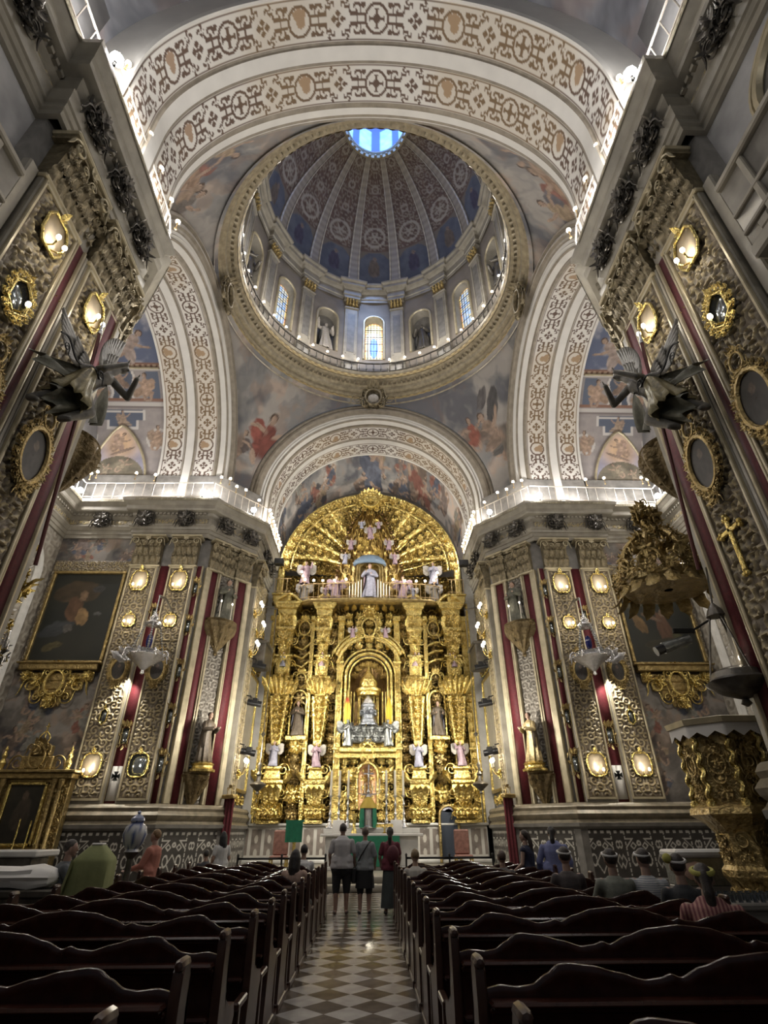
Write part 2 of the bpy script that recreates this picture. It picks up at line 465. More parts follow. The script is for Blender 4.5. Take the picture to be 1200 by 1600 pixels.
def blobs(C, U, V, lst):
    """painted figures with folds: (u, v, ru, rv, tilt, colour[, raggedness])"""
    for k, it in enumerate(lst):
        u, v, ru, rv, t, c = it[:6]; rag = it[6] if len(it) > 6 else .8
        R = max(ru, rv) * 1.9
        sel = (np.abs(U - u) < R) & (np.abs(V - v) < R)
        if not sel.any(): continue
        uu = U[sel] - u; vv = V[sel] - v
        x = uu * math.cos(t) + vv * math.sin(t); y = -uu * math.sin(t) + vv * math.cos(t)
        q = fbm(x / ru * 1.3 + k * 7.3, y / rv * 1.3 + k * 3.1, 3, k + 3)
        d = np.hypot(x / ru, y / rv) + (q - .5) * rag
        m = sst(1.0, .86, d)[:, None]; fold = .5 + .5 * np.sin(x / ru * 3.2 + y / rv * 5.0 + q * 9)
        sh = .45 + .6 * fbm(x / ru * 2.6 + k, y / rv * 2.6, 4, k + 40) + (.4 * fold * sst(.3, .7, q) if rag > .4 else .15 * np.clip(x / ru, -1, 1))
        C[sel] = C[sel] * (1 - m) + A(c) * sh[:, None] * m
    return C
def saintly(u, v, s, robe, cloak, fl=1, tilt=0.):
    """a seated, gesturing figure in the clouds, about 2 s tall"""
    sk = (.46, .33, .25); ct, st_ = math.cos(tilt), math.sin(tilt); out = []
    for x, y, rx, ry, t, c, rg in ((-.35, -.45, .75, .38, .5, cloak, .9), (.45, .1, .5, .65, -.5, cloak, .9), (.0, -.1, .42, .55, .1, robe, .6), (.25, -.6, .5, .3, .3, robe, .7), (.45, -.95, .15, .38, -.25, sk, .3), (-.1, -1.0, .14, .36, .35, sk, .3), (.02, .35, .3, .38, .05, robe, .5),
            (-.42, .32, .36, .11, -.5, sk, .3), (-.78, .62, .26, .085, -.8, sk, .3), (.42, .36, .36, .11, .35, sk, .3), (.76, .36, .24, .085, -.3, sk, .3), (.05, .74, .12, .12, 0, sk, .25), (.05, .95, .2, .24, 0, (.10, .065, .045), .4), (.02, .91, .155, .195, 0, sk, .2), (.16, -1.25, .2, .08, .2, sk, .3)):
        x *= fl; t *= fl; out.append((u + (x * ct - y * st_) * s, v + (x * st_ + y * ct) * s, rx * s, ry * s, t + tilt, c, rg))
    return out
def figures(n, u0, u1, v0, v1, seed, size=1.0):
    """a company of clothed figures for the frescoes"""
    r = random.Random(seed); out = []
    robes = [(.28, .13, .10), (.12, .135, .18), (.32, .25, .17), (.17, .13, .11), (.28, .27, .24), (.10, .095, .10), (.24, .19, .17)]
    for k in range(n): out += saintly(r.uniform(u0, u1), r.uniform(v0, v1), size * r.uniform(.5, .8), r.choice(robes), r.choice(robes), r.choice((-1, 1)), r.uniform(-.7, .7))
    return out
def clouds(U, V, sc=.6, s=0, base=(.28, .27, .265), lt=(.50, .46, .42), dk=(.13, .13, .145)):
    x = U * sc; y = V * sc; p = fbm(x + 3, y, 4, s); q = fbm(x, y + 5, 4, s + 2)
    f = fbm(x * 1.1 + 2.6 * p, y * 1.1 + 2.6 * q, 5, s + 5); g = fbm(x * 2.2 + 3 * q, y * 2.2 - 2 * p, 4, s + 9)
    C = mix(dk, base, sst(.30, .50, f)); C = C * (1 - sst(.50, .66, f)[..., None]) + A(lt) * sst(.50, .66, f)[..., None]
    warm = sst(.5, .7, g)[..., None] * .55; return (C * (1 - warm) + C * A((1.12, .86, .70)) * warm) * (.8 + .4 * g)[..., None]

def band(S, W, wid):
    """brown arabesque on white: medallions, lozenges and leaf scrolls; S along, W across (-.5..+.5 of width)"""
    L = 2.25 * wid; w = W * wid
    k = np.round(S / L); s = S - k * L
    lens = np.abs(s); par = np.mod(k, 2) > .5
    r = np.hypot(s, w); R = .36 * wid
    sd = L / 2 - lens                                   # distance from the lozenge centre
    x = sd / wid; y = np.abs(W)
    th = np.arctan2(y - .22, x - .50); rr = np.hypot(y - .22, x - .50)
    f1 = np.cos(th * 2 + rr * 34) - .05
    th2 = np.arctan2(y - .33, x - .22); r2 = np.hypot(y - .33, x - .22)
    f2 = np.cos(th2 * 3 - r2 * 30)
    leafy = (np.where(rr < .19, f1, -1) > .0) | (np.where(r2 < .13, f2, -1) > .0) | ((np.abs(y - .09) < .03) & (x > .34) & (x < .78)) | ((np.abs(x - .56) < .025) & (y < .2)) | (np.hypot(x - .74, y - .3) < .07)
    d = x * 1.15 + y * 1.25
    loz = d < .34
    loz_in = (d < .26) & ~((np.abs(x - y) < .03) & (d > .06))
    br = (leafy & ~loz) | loz_in
    med = r < R; ring = (r < R) & (r > R * .80)
    a4 = .13 * wid
    quat = np.minimum.reduce([np.hypot(s - a, w - b) for a in (-a4, a4) for b in (-a4, a4)]) > .095 * wid
    br = np.where(med, ring | ((r < R * .66) & quat & ~par), br)
    br = br | (np.abs(np.abs(W) - .455) < .018)
    C = np.where(br[..., None], A((.115, .072, .052)), A((.68, .655, .61)))
    por = par & (r < R * .8)
    pf = (np.hypot(s - .03 * wid, w + .02 * wid) < .13 * wid) | ((np.hypot(s - .0, (w - .2 * wid)) < .2 * wid) & (r < R * .78))
    C = np.where((por & pf)[..., None], A((.36, .25, .17)), C)
    tint = sst(.5, .72, fbm(S * .35, W * .5 + 7, 3, 5))
    return C * (1 - .25 * tint[..., None]) + A((.40, .27, .10)) * .25 * tint[..., None]
# ================================================================ the building
MX = np.diag([-1., 1, 1, 1]); ID = np.eye(4)
SIDES = (('left', ID), ('right', MX))
WN = 6.7      # nave wall plane
Z_ENT, Z_COR = 14.1, 16.1

def world_pt(F, u, v, n): return (F @ A([u, v, n, 1.]))[:3]

# floor and steps
g = MB(); g.geo(box(-16.5, 16.5, -5, 32, -.12, 0)); struct('floor', g, M_FLOOR, smooth=0)
g = MB()
g.geo(box(-6.2, 6.2, 20.6, 31, 0, .19, .02)); g.geo(box(-6.2, 6.2, 21.25, 31, .19, .38, .02))
struct('trim_chancel_step', g, M_STONE, smooth=0)

# pier and wall masses
far_poly = [(-8.1, 23.2), (-6.3, 25.2), (-6.3, 31.2), (-16.4, 31.2), (-16.4, 23.2)]
near_poly = [(-WN, 5.1), (-WN, 9.2), (-8.1, 10.9), (-16.4, 10.9), (-16.4, 5.1)]
def mass(name, poly, z0, z1, S, mat=M_DSTONE):
    g = MB(); v = sweep(poly, [(0, z0), (0, z1)], closed=True); g.geo(v, M=S)
    P = A(poly); c = P.mean(0); k = len(P)
    g.add([[*p, z1] for p in P] + [[*c, z1]], None, [[i, (i + 1) % k, k] for i in range(k)], M=S)
    return struct(name, g, mat, smooth=0)
for nm, S in SIDES:
    mass('wall_%s_far' % nm, far_poly, 0, 18, S); mass('wall_%s_near' % nm, near_poly, 0, 18, S)
    g = MB(); g.geo(box(-16.4, -15.3, 10.9, 23.2, 0, 31), M=S); struct('wall_%s_transept' % nm, g, M_PLAST, smooth=0)
    g = MB(); g.geo(box(-8.0, -6.95, -5, 5.1, 0, 24), M=S)
    struct('wall_%s_nave' % nm, g, M_PLAST, smooth=0)
g = MB(); g.geo(box(-16.4, 16.4, 31.0, 31.4, 0, 26)); struct('wall_back', g, M_DSTONE, smooth=0)

# entablature, one continuous run each side
PATH = [(-6.95, -5), (-6.95, 5.1), (-WN + .2, 5.1), (-WN + .2, 8.5), (-WN, 8.5), (-WN, 9.2), (-8.1, 10.9), (-15.3, 10.9), (-15.3, 23.2), (-11.75, 23.2), (-11.75, 23.0), (-8.15, 23.0),
        (-8.1, 23.2), (-7.75, 23.59), (-7.6, 23.45), (-6.75, 24.4), (-6.6, 24.86), (-6.3, 25.2), (-6.3, 31)]
PATH_S = [p for p in PATH if p not in ((-8.1, 23.2), (-7.75, 23.59), (-7.6, 23.45), (-6.75, 24.4), (-6.6, 24.86))]
PATH_S.insert(-2, (-8.0, 23.25))
ENT = [(0, 14.1), (.10, 14.1), (.10, 14.28), (.15, 14.3), (.15, 14.48), (.20, 14.5), (.24, 14.6), (.30, 14.66), (.30, 14.74), (.12, 14.78), (.12, 15.16), (.17, 15.2), (.24, 15.26),
       (.26, 15.38), (.48, 15.44), (.52, 15.5), (.53, 15.68), (.57, 15.72), (.66, 15.84), (.70, 15.88), (.72, 16.0), (.70, 16.06), (.0, 16.1), (-1.2, 16.1)]
for nm, S in SIDES:
    g = MB(); g.geo(sweep(PATH_S, ENT), M=S)
    # dentils under the corona
    for a, b in zip(PATH_S[:-1], PATH_S[1:]):
        a = A(a); b = A(b); L = np.linalg.norm(b - a)
        if L < 1.5: continue
        d = (b - a) / L; F = S @ frame((*a, 0), (*d, 0))
        for k in range(int(L / .2)):
            g.geo(box(.1 + k * .2, .22 + k * .2, 15.27, 15.38, .2, .34), M=F)
    ent = struct('trim_entablature_' + nm, g, M_STONE, smooth=30)
    # gilt egg moulding and frieze panels
    h = MB()
    for a, b in zip(PATH_S[:-1], PATH_S[1:]):
        a = A(a); b = A(b); L = np.linalg.norm(b - a)
        if L < 1.2: continue
        d = (b - a) / L; F = S @ frame((*a, 0), (*d, 0))
        relief(h, F, .05, L - .05, 14.82, 15.13, .13, .05, .05, .31, 3, (.16, .14, .11), (.40, .37, .29), (.5, .38, .14))
        relief(h, F, -.1, L + .1, 15.86, 15.99, .725, .045, .03, .13, 5, (.25, .22, .15), (.5, .45, .33))
    obj('frieze_carving', h, M_RELIEF, ent)
    # blackened bronze foliage brackets on the frieze
    for (u, du, F0) in [(-13.5, 0, 'f'), (-11.3, 0, 'f'), (-9.3, 0, 'f'), (5.6, 0, 'n'), (6.9, 0, 'n'), (8.2, 0, 'n'), (3.6, 0, 'n'), (1.4, 0, 'n'), (14, 0, 't'), (19, 0, 't'), (.5, 0, 'c'), (2.1, 0, 'c'), (27, 0, 'q'), (28.6, 0, 'q')]:
        F = S @ {'f': frame((0, 23.2 if u < -11.7 else 23.0, 0), (1, 0, 0)), 'n': frame((-WN + .2 if u > 5 else -6.95, 0, 0), (0, 1, 0)), 't': frame((-15.3, 0, 0), (0, 1, 0)),
                 'c': frame((-8.05, 23.25, 0), (.66, .75, 0)), 'q': frame((-6.3, 0, 0), (0, 1, 0))}[F0]
        b = MB()
        b.geo(box(u - .2, u + .2, 14.75, 15.3, .1, .26, .03), M=F)
        put(b, O_CL[1], F, u, 15.0, .22, 1.0, sn=1.3); put(b, O_CL[3], F, u, 15.25, .34, .6); put(b, O_CL[0], F, u, 14.8, .26, .55)
        for sx in (-1, 1): put(b, O_SP, F, u + .24 * sx, 14.9, .36, .24, su=sx)
        obj('frieze_bracket', b, M_BRONZE, ent)

# ------------------------------------------------ arches of the crossing
ZA, RA, ZB = 18.1, 6.0, 16.1
def arcpts(r, n=121, zb=ZB):
    st = ZA - zb; L = PI * r + 2 * st; s = np.linspace(-L / 2, L / 2, n)
    a = np.clip(s / r, -PI / 2, PI / 2); ex = np.maximum(np.abs(s) - PI * r / 2, 0)
    return s, np.sin(a) * r, ZA + np.cos(a) * r - ex
def strip(mb, d0, r0, d1, r1, M, n=97, mat=0, col=None):
    s, x0, z0 = arcpts(r0, n); s, x1, z1 = arcpts(r1, n)
    V = np.stack([np.stack([x0, np.full(n, d0), z0], -1), np.stack([x1, np.full(n, d1), z1], -1)], 1).reshape(-1, 3)
    mb.add(V, gridq(n, 2), None, col, mat, M)
def bandstrip(mb, d0, d1, r, M, res=.036, mat=0):
    n = int((PI * r + 4) / res); m = int((d1 - d0) / res) + 1
    s, x, z = arcpts(r, n); d = np.linspace(d0, d1, m)
    V = np.stack([np.repeat(x, m), np.tile(d, n), np.repeat(z, m)], -1)
    S, W = np.meshgrid(s, np.linspace(-.5, .5, m), indexing='ij')
    mb.add(V, gridq(n, m), None, band(S, W, d1 - d0).reshape(-1, 3), mat, M)
def axmat(kind):
    M = np.eye(4)
    if kind == 'near': M[:3, :3] = A([[1, 0, 0], [0, -1, 0], [0, 0, 1]])
    if kind == 'left': M[:3, :3] = A([[0, -1, 0], [1, 0, 0], [0, 0, 1]])
    if kind == 'right': M[:3, :3] = A([[0, 1, 0], [1, 0, 0], [0, 0, 1]])
    M[1, 3] = YC + {'near': -.2, 'far': .25}.get(kind, 0)
    return M
AXES = ('near', 'far', 'left', 'right')
for ax in AXES:
    M = axmat(ax); g = MB()
    st_pts = [(7.95, 7.25), (7.8, 7.12), (7.78, 7.0), (7.9, 6.92), (7.82, 6.84), (7.8, 6.7), (7.9, 6.62), (7.95, 6.55)]
    for a, b in zip(st_pts[:-1], st_pts[1:]): strip(g, *a, *b, M, mat=1)
    wh = [(7.95, 6.55), (8.0, 6.5), (8.06, 6.40), (8.02, 6.35), (8.14, 6.27), (8.1, 6.22), (8.2, 6.18), (8.45, 6.08)]
    for i, (a, b) in enumerate(zip(wh[:-1], wh[1:])): strip(g, *a, *b, M, mat=(1, 0, 1, 0, 1, 1, 0)[i])
    for a, b in zip([(8.45, 6.08), (8.5, 6.08), (8.52, 6.02)], [(8.5, 6.08), (8.52, 6.02), (8.64, 6.0)]): strip(g, *a, *b, M, mat=1)
    mid = [(9.76, 6.0), (9.8, 5.94), (9.86, 5.94)]
    for a, b in zip(mid[:-1], mid[1:]): strip(g, *a, *b, M, mat=1)
    strip(g, 9.86, 5.94, 10.26, 5.94, M, mat=0)
    mid = [(10.26, 5.94), (10.3, 5.99), (10.36, 6.0)]
    for a, b in zip(mid[:-1], mid[1:]): strip(g, *a, *b, M, mat=1)
    end = [(11.48, 6.0), (11.52, 5.95), (11.58, 5.95), (11.6, 6.1)] + ([(11.6, 7.2)] if ax == 'near' else [])
    for a, b in zip(end[:-1], end[1:]): strip(g, *a, *b, M, mat=0)
    t = struct('trim_%s_arch' % ax, g, [M_WHITE, M_ARCHM], smooth=40)
    for d0, d1 in ((8.64, 9.76), (10.36, 11.48)):
        h = MB(); bandstrip(h, d0, d1, 6.0, M); obj('painted_band', h, M_BAND, t)

# vaults behind the arches
def vault(name, fn, r0, z0, d0, r1, z1, d1, M, res=.09, zb=ZB):
    n = int(PI * r0 / res) + 20; m = max(4, int(abs(d1 - d0) / res)); g = MB()
    t = np.linspace(0, 1, m); s, X, Z = arcpts(1.0, n, ZA - .33)
    rr = r0 + (r1 - r0) * t; zz = z0 + (z1 - z0) * t
    x = X[:, None] * rr; z = zz + (Z[:, None] - ZA) * rr; d = np.broadcast_to(d0 + (d1 - d0) * t, x.shape)
    C = fn(s[:, None] * rr, d + 0 * x)
    g.add(np.stack([x, d, z], -1).reshape(-1, 3), gridq(n, m), None, C.reshape(-1, 3), 0, M)
    return struct(name, g, M_FRESCO)
def f_chancel(S, D):
    C = clouds(S, D * 1.3, .62, 4, (.25, .245, .24), (.52, .47, .43), (.10, .10, .115))
    fg = figures(34, -8.5, 8.5, 11.9, 13.6, 5, .8)
    return blobs(C, S, D, fg + saintly(-.2, 12.7, 1.0, (.12, .13, .17), (.10, .11, .15), 1, .4) + saintly(3.4, 12.6, .9, (.25, .11, .085), (.2, .15, .12), -1, -.5))
vault('ceiling_chancel', f_chancel, 6.1, ZA, 11.58, 5.75, 16.3, 13.75, axmat('far'), .06)
def f_nave(S, D):
    C = clouds(S, D, .4, 8, (.22, .225, .25), (.36, .365, .40), (.11, .11, .13))
    return blobs(C, S, D, figures(12, -8, 8, 12, 16, 9, 1.5))
vault('ceiling_nave', f_nave, 7.15, ZA, 11.6, 7.15, ZA, 22, axmat('near'), .12)
def ogive(t): return 1.68 * np.clip(1 - np.clip(t, 0, 1) ** 1.7, 0, 1) ** .72
def f_trans(S, D):
    # S grows along the vault, D outward; the far haunch shows a painted aedicule over a pointed niche
    C = clouds(S, D, .55, 12, (.22, .225, .26), (.42, .39, .37), (.12, .13, .18)).copy()
    a = (PI * 6.1 / 2 + 2.0) - np.abs(S); x = D - 13.9                 # height along the wall, place along the vault
    hi = (a > 8.3) & (a < 11.5); C = np.where(hi[..., None], mix((.11, .13, .20), (.34, .34, .38), sst(.42, .68, fbm(S * 1.1 + 2, D * 1.1, 5, 3))), C)
    wallc = (a > 1.2) & (a < 8.3); C = np.where(wallc[..., None], mix((.23, .21, .21), (.38, .34, .32), fbm(x * 3, a * 3, 4, 9)), C)
    dots = (np.abs(a - 8.2) < .16); C = np.where(dots[..., None], np.where((np.hypot(np.mod(x, .3) - .15, a - 8.2) < .09)[..., None], A((.50, .38, .28)), A((.20, .11, .075))), C)
    for z, w, c in ((8.0, .06, (.5, .47, .44)), (6.35, .07, (.24, .13, .09)), (6.15, .1, (.52, .49, .46)), (5.95, .05, (.2, .17, .16))): C = np.where((np.abs(a - z) < w)[..., None], A(c), C)
    ax_ = np.abs(x); wht = A((.56, .53, .50)); drk = A((.085, .10, .135))
    edge = .62 - .12 * np.sin((a - 6.4) * 3.9); pan = (a > 6.45) & (a < 7.9)
    C = np.where((pan & (ax_ < edge))[..., None], drk, C); C = np.where((pan & (np.abs(ax_ - edge) < .07))[..., None], wht, C); C = np.where((pan & (ax_ < .11 + .06 * np.sin(a * 9)) & (a < 7.5))[..., None], wht, C)
    C = np.where((pan & (np.abs(ax_ - 1.75) < .35))[..., None], drk * 1.3, C)
    p2 = (a > 4.7) & (a < 5.8); e2 = np.where(a > 5.25, 1.15, .8); C = np.where((p2 & (ax_ < e2))[..., None], drk * 1.2, C); C = np.where((p2 & (np.abs(ax_ - e2) < .07))[..., None], wht, C); C = np.where((p2 & (np.abs(np.abs(a - 5.25) - .45) < .06) & (ax_ < e2))[..., None], wht, C)
    vol = (a > 2.6) & (a < 5.6) & (np.abs(np.hypot(ax_ - 1.95, a - 4.2) - .55) < .07); C = np.where(vol[..., None], wht * .9, C)
    L = []
    for sx in (-1, 1): L += saintly(sx * 1.3, 7.1, .62, (.44, .31, .23), (.40, .28, .2), sx) + saintly(sx * 1.95, 4.3, .6, (.42, .30, .22), (.36, .27, .2), -sx)
    L += saintly(0, 7.4, .5, (.30, .21, .16), (.24, .17, .13)) + saintly(0, 5.3, .42, (.40, .30, .22), (.34, .26, .2))
    L += saintly(-.9, 9.4, .9, (.38, .3, .26), (.42, .34, .3), 1, .9) + saintly(1.0, 9.9, .8, (.34, .27, .23), (.2, .17, .16), -1, -.8)
    C = blobs(C, x, a, L)
    t = (a - 1.5) / 3.55; inn = (ax_ < ogive(t)) & (a < 5.05)
    sky = mix((.33, .32, .40), (.62, .43, .27), sst(1.7, .2, np.hypot(x * 1.1, a - 3.9))) * (.7 + .6 * fbm(x * 2, a * 2, 4, 2))[..., None]
    C = np.where(inn[..., None], sky, C)
    ft = saintly(.1, 4.0, .5, (.5, .36, .27), (.42, .3, .24), 1, .5) + [(-.1, 3.45, .75, .09, -.35, (.34, .25, .2), .3)]
    Ci = blobs(C.copy(), x, a, ft); C = np.where(inn[..., None], Ci, C)
    hill = inn & (a < 1.6 + 1.55 * np.sqrt(np.clip(1 - (x / 1.55) ** 2, 0, 1)))
    hc = mix((.07, .065, .05), (.30, .26, .19), fbm(x * 2.2 + 2 * fbm(x * 3, a * 3, 3, 1), a * 3, 4, 6)); hc = blobs(hc, x, a, saintly(-.3, 2.6, .42, (.3, .25, .18), (.22, .19, .14), 1, .5) + saintly(.6, 2.3, .36, (.32, .27, .2), (.2, .17, .13), -1, .3))
    C = np.where(hill[..., None], hc, C)
    return np.where((inn & (np.abs(ax_ - ogive(t)) < .07))[..., None], A((.33, .24, .15)), C)
for ax in ('left', 'right'):
    vt = vault('ceiling_%s_transept' % ax, f_trans, 6.15, ZA, 11.6, 6.15, ZA, 15.4, axmat(ax), .045)
    # raised rib of the pointed niche and string course, far haunch
    g = MB(); M = axmat(ax)
    def onv(x, a):
        S = (PI * 6.15 / 2 + 2.0) - a; s = min(S / 6.1, PI / 2); ex = max(S - PI * 6.1 / 2, 0)
        return (6.1 * math.sin(s), 13.9 + x, ZA + 6.1 * math.cos(s) - ex)
    for q in (-1, 1):
        t = np.linspace(0, 1, 26); w = ogive(t)
        g.geo(tube([onv(q * x, 1.5 + a * 3.55) for x, a in zip(w, t)], .07, 6), M=M)
    g.geo(tube([onv(x, 8.2) for x in np.linspace(-2.2, 1.4, 9)], .06, 6), M=M)
    obj('niche_rib', g, M_STONEG, vt)

# ------------------------------------------------ pendentives
RS = math.hypot(7.8, 7.3)
def pend(q):
    n, m = 230, 150; a0 = PI / 4 + q * PI / 2
    ph = np.linspace(a0 - PI / 4 + .01, a0 + PI / 4 - .01, n)
    d = np.minimum.reduce([np.full(n, RS * .9995), 7.97 / np.maximum(np.abs(np.cos(ph)), 1e-6), 7.97 / np.maximum(np.abs(np.sin(ph)), 1e-6)])
    th0 = math.asin(7.8 / RS); th1 = np.arcsin(d / RS); t = np.linspace(0, 1, m)
    TH = th0 + (th1[:, None] - th0) * t; PH = np.broadcast_to(ph[:, None], TH.shape)
    x = RS * np.sin(TH) * np.cos(PH); y = RS * np.sin(TH) * np.sin(PH); z = ZA + RS * np.cos(TH)
    U = (PH - a0) * 9.5; V = z
    C = clouds(U, V, .5, q + 20, (.23, .225, .22), (.36, .335, .31), (.13, .13, .145))
    sg = 1 if q in (0, 1) else -1
    C = C.reshape(U.shape + (3,)).copy()
    if q == 1: L = saintly(-.9, 21.9, 1.35, (.20, .065, .05), (.27, .085, .065), 1, .0) + saintly(.7, 21.0, .8, (.27, .2, .16), (.15, .12, .11), -1, .3) + saintly(-2.2, 21.6, .8, (.12, .11, .11), (.10, .10, .11), 1, -.6)
    elif q == 0: L = [(-.9, 23.4, 1.0, .4, -1.0, (.10, .095, .095)), (-.4, 24.0, .8, .3, -.7, (.12, .11, .11))] + saintly(-.2, 22.1, 1.2, (.30, .22, .17), (.20, .17, .15), 1, -.3) + saintly(.9, 22.5, .85, (.30, .11, .08), (.22, .17, .14), 1, -.1) + saintly(-.9, 21.2, .9, (.2, .17, .14), (.15, .14, .13), -1, .4)
    else: L = saintly(0, 22.4, 1.3, (.33, .22, .15), (.25, .11, .085), 1, .6) + saintly(1.4, 23.2, 1.0, (.36, .27, .18), (.16, .15, .17), -1, .2) + saintly(-1.5, 23.0, 1.0, (.2, .17, .15), (.33, .24, .17), 1, -.5)
    C = blobs(C, U, V, L)
    g = MB(); g.add(np.stack([x, y + YC, z], -1).reshape(-1, 3), gridq(n, m), None, C.reshape(-1, 3))
    return struct('ceiling_pendentive', g, M_FRESCO)
for q in range(4): pend(q)

# ------------------------------------------------ ring cornice, drum, dome
RC = T(0, YC, 0)
g = MB()
ringp = [(7.95, 25.1), (7.95, 25.35), (7.82, 25.42), (7.85, 25.6), (7.7, 25.68), (7.74, 25.9), (7.55, 26.0), (7.5, 26.2), (7.35, 26.26), (7.33, 26.42), (7.2, 26.46), (7.05, 26.52), (7.02, 26.72), (6.95, 26.8), (6.92, 27.0), (7.6, 27.02)]
g.geo(lathe(ringp, 120), M=RC, mat=0)
for k in range(150):
    a = 2 * PI * k / 150; g.geo(box(-.055, .055, 7.2, 7.42, 26.26, 26.42), M=T(0, YC, 0, rz=a), mat=0)
tr = struct('trim_dome_ring', g, M_RING, smooth=30)
h = MB(); n = 520; a = 2 * PI * np.arange(n) / n
for r0, z0, r1, z1, sd in ((7.05, 26.53, 7.0, 26.74, 2), (7.86, 25.42, 7.87, 25.62, 7)):
    m = 7; t = np.linspace(0, 1, m); U, V = np.meshgrid(a * 7, t * .24, indexing='ij')
    hh = .5 + .5 * np.cos(U * 14) * np.cos(V * 18); rr = r0 + (r1 - r0) * t - .02 - .04 * hh; zz = z0 + (z1 - z0) * t
    h.add(np.stack([rr * np.cos(a)[:, None], rr * np.sin(a)[:, None] + YC, np.broadcast_to(zz, rr.shape)], -1).reshape(-1, 3), gridq(n, m, cu=True), None, mix((.24, .17, .08), (.55, .43, .2), hh).reshape(-1, 3))
obj('egg_moulding', h, M_RELIEF, tr)

NB = 14; RD = 7.35; ZD0, ZD1 = 27.0, 34.9
BA = 2 * PI / NB
def bay_angle(k): return PI / 2 + k * BA       # bay 0 faces the nave from the far side
# drum wall with arched openings
g = MB(); nn = NB * 44; nz = 100
ph = PI / 2 - BA / 2 + 2 * PI * np.arange(nn + 1) / nn; zz = np.linspace(ZD0, ZD1, nz)
PHI, ZZ = np.meshgrid(ph, zz, indexing='ij')
loc = (np.mod(PHI - PI / 2 + BA / 2, BA) - BA / 2) * RD
kb = np.floor((PHI - PI / 2 + BA / 2) / BA).astype(int)
def opening(loc, z, iswin):
    w = np.where(iswin, .62, .68); top = np.where(iswin, 32.2, 32.0); bot = np.where(iswin, 28.6, 28.9)
    return (np.abs(loc) < w) & (z > bot) & (z < top + np.sqrt(np.maximum(w ** 2 - loc ** 2, 0)))
lc = (loc[:-1, :-1] + loc[1:, :-1]) / 2; lc = np.where(np.abs(loc[1:, :-1] - loc[:-1, :-1]) > .5, BA * RD / 2, lc)
op = opening(lc, (ZZ[:-1, :-1] + ZZ[:-1, 1:]) / 2, kb[:-1, :-1] % 2 == 0)
V = np.stack([RD * np.cos(PHI), RD * np.sin(PHI) + YC, ZZ], -1).reshape(-1, 3)
Q = gridq(nn + 1, nz).reshape(nn, nz - 1, 4)[~op]
fb = fbm(PHI * 9, ZZ * 1.4, 4, 2)
g.add(V, Q, None, (mix((.15, .13, .11), (.30, .265, .22), fb)).reshape(-1, 3))
drum = struct('wall_drum', g, M_RELIEF, smooth=0)
winpts = {}
for k in range(NB):
    win = k % 2 == 0; a = bay_angle(k)
    if math.sin(a) < -.55: continue            # bays that face away, behind the near arch
    F = frame((RD * math.cos(a), YC + RD * math.sin(a), 0), (math.sin(a), -math.cos(a), 0))
    w, top, bot = (.62, 32.2, 28.6) if win else (.68, 32.0, 28.9)
    arc = [(-w, bot)] + [(-w * math.cos(t), top + w * math.sin(t)) for t in np.linspace(0, PI, 15)] + [(w, bot)]
    # reveal and archivolt
    g = MB(); P = A(arc); m = len(P); dep = -.7 if win else -.55
    V = np.concatenate([np.column_stack([P, np.full(m, .05)]), np.column_stack([P * (1 if win else 1), np.full(m, dep)])])
    g.add(V, [[i, i + 1, m + i + 1, m + i] for i in range(m - 1)] + [[m - 1, 0, m, 2 * m - 1]], None, M=F, mat=0)
    if not win:
        V2 = np.column_stack([P, np.full(m, dep)]); g.add(np.vstack([V2, [[0, 30.4, dep]]]), None, [[i, i + 1, m] for i in range(m - 1)] + [[m - 1, 0, m]], M=F, mat=1)
    g.geo(tube([(x * 1.12, z if z < top else top + (z - top) * 1.12, .06) for x, z in arc], .085, 6), M=F, mat=2)
    tv = struct('trim_drum_opening', g, [M_STONE, M_DSTONE, M_STONEG])
    if win:
        g = MB(); nu, nv = 41, 90
        U, Vv = np.meshgrid(np.linspace(-w, w, nu), np.linspace(bot, top + w, nv), indexing='ij')
        cen = (U[:-1, :-1] + U[1:, 1:]) / 2; cv = (Vv[:-1, :-1] + Vv[1:, 1:]) / 2
        ok = cv < top + np.sqrt(np.maximum(w ** 2 - cen ** 2, 0))
        cells = _h(np.floor(U / .21), np.floor(Vv / .24), k)
        blue = A((.16, .30, .75)); C = mix((.62, .58, .42), (.30, .48, .85), cells)
        if k in (0,):
            C = np.where((np.hypot(U / .3, (Vv - 30.3) / 1.0) < 1)[..., None], blue * (.5 + .9 * fbm(U * 6, Vv * 5, 3))[..., None], A((.85, .80, .55)) * (.6 + .5 * cells)[..., None])
            C = np.where((np.hypot(U, Vv - 31.5) < .16)[..., None], A((.7, .5, .36)), C)
        bord = (np.abs(U) > w - .12) | (Vv < bot + .15) | (Vv > top + np.sqrt(np.maximum(w ** 2 - U ** 2, 0)) - .12)
        C = np.where(bord[..., None], mix((.55, .22, .12), (.75, .6, .2), _h(np.floor(U / .1), np.floor(Vv / .12), k + 5)), C)
        lead = (np.abs(np.mod(U, .21) - .105) > .088) | (np.abs(np.mod(Vv, .24) - .12) > .105)
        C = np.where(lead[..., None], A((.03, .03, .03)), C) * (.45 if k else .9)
        g.add(np.stack([U, Vv, np.full_like(U, -.5)], -1).reshape(-1, 3), gridq(nu, nv)[ok.ravel()], None, C.reshape(-1, 3), 0, F)
        wd = struct('window_%d' % (k // 2 + 1), g, M_GLASSW, smooth=0)
        b = MB()
        for x in (-.21, .21): b.geo(box(x - .015, x + .015, bot, top + .3, -.52, -.48), M=F)
        for z in np.arange(bot + .7, top + .4, .7): b.geo(box(-w, w, z - .015, z + .015, -.52, -.48), M=F)
        obj('window_frame', b, M_BLACK, wd)
    winpts[k] = (F, win)
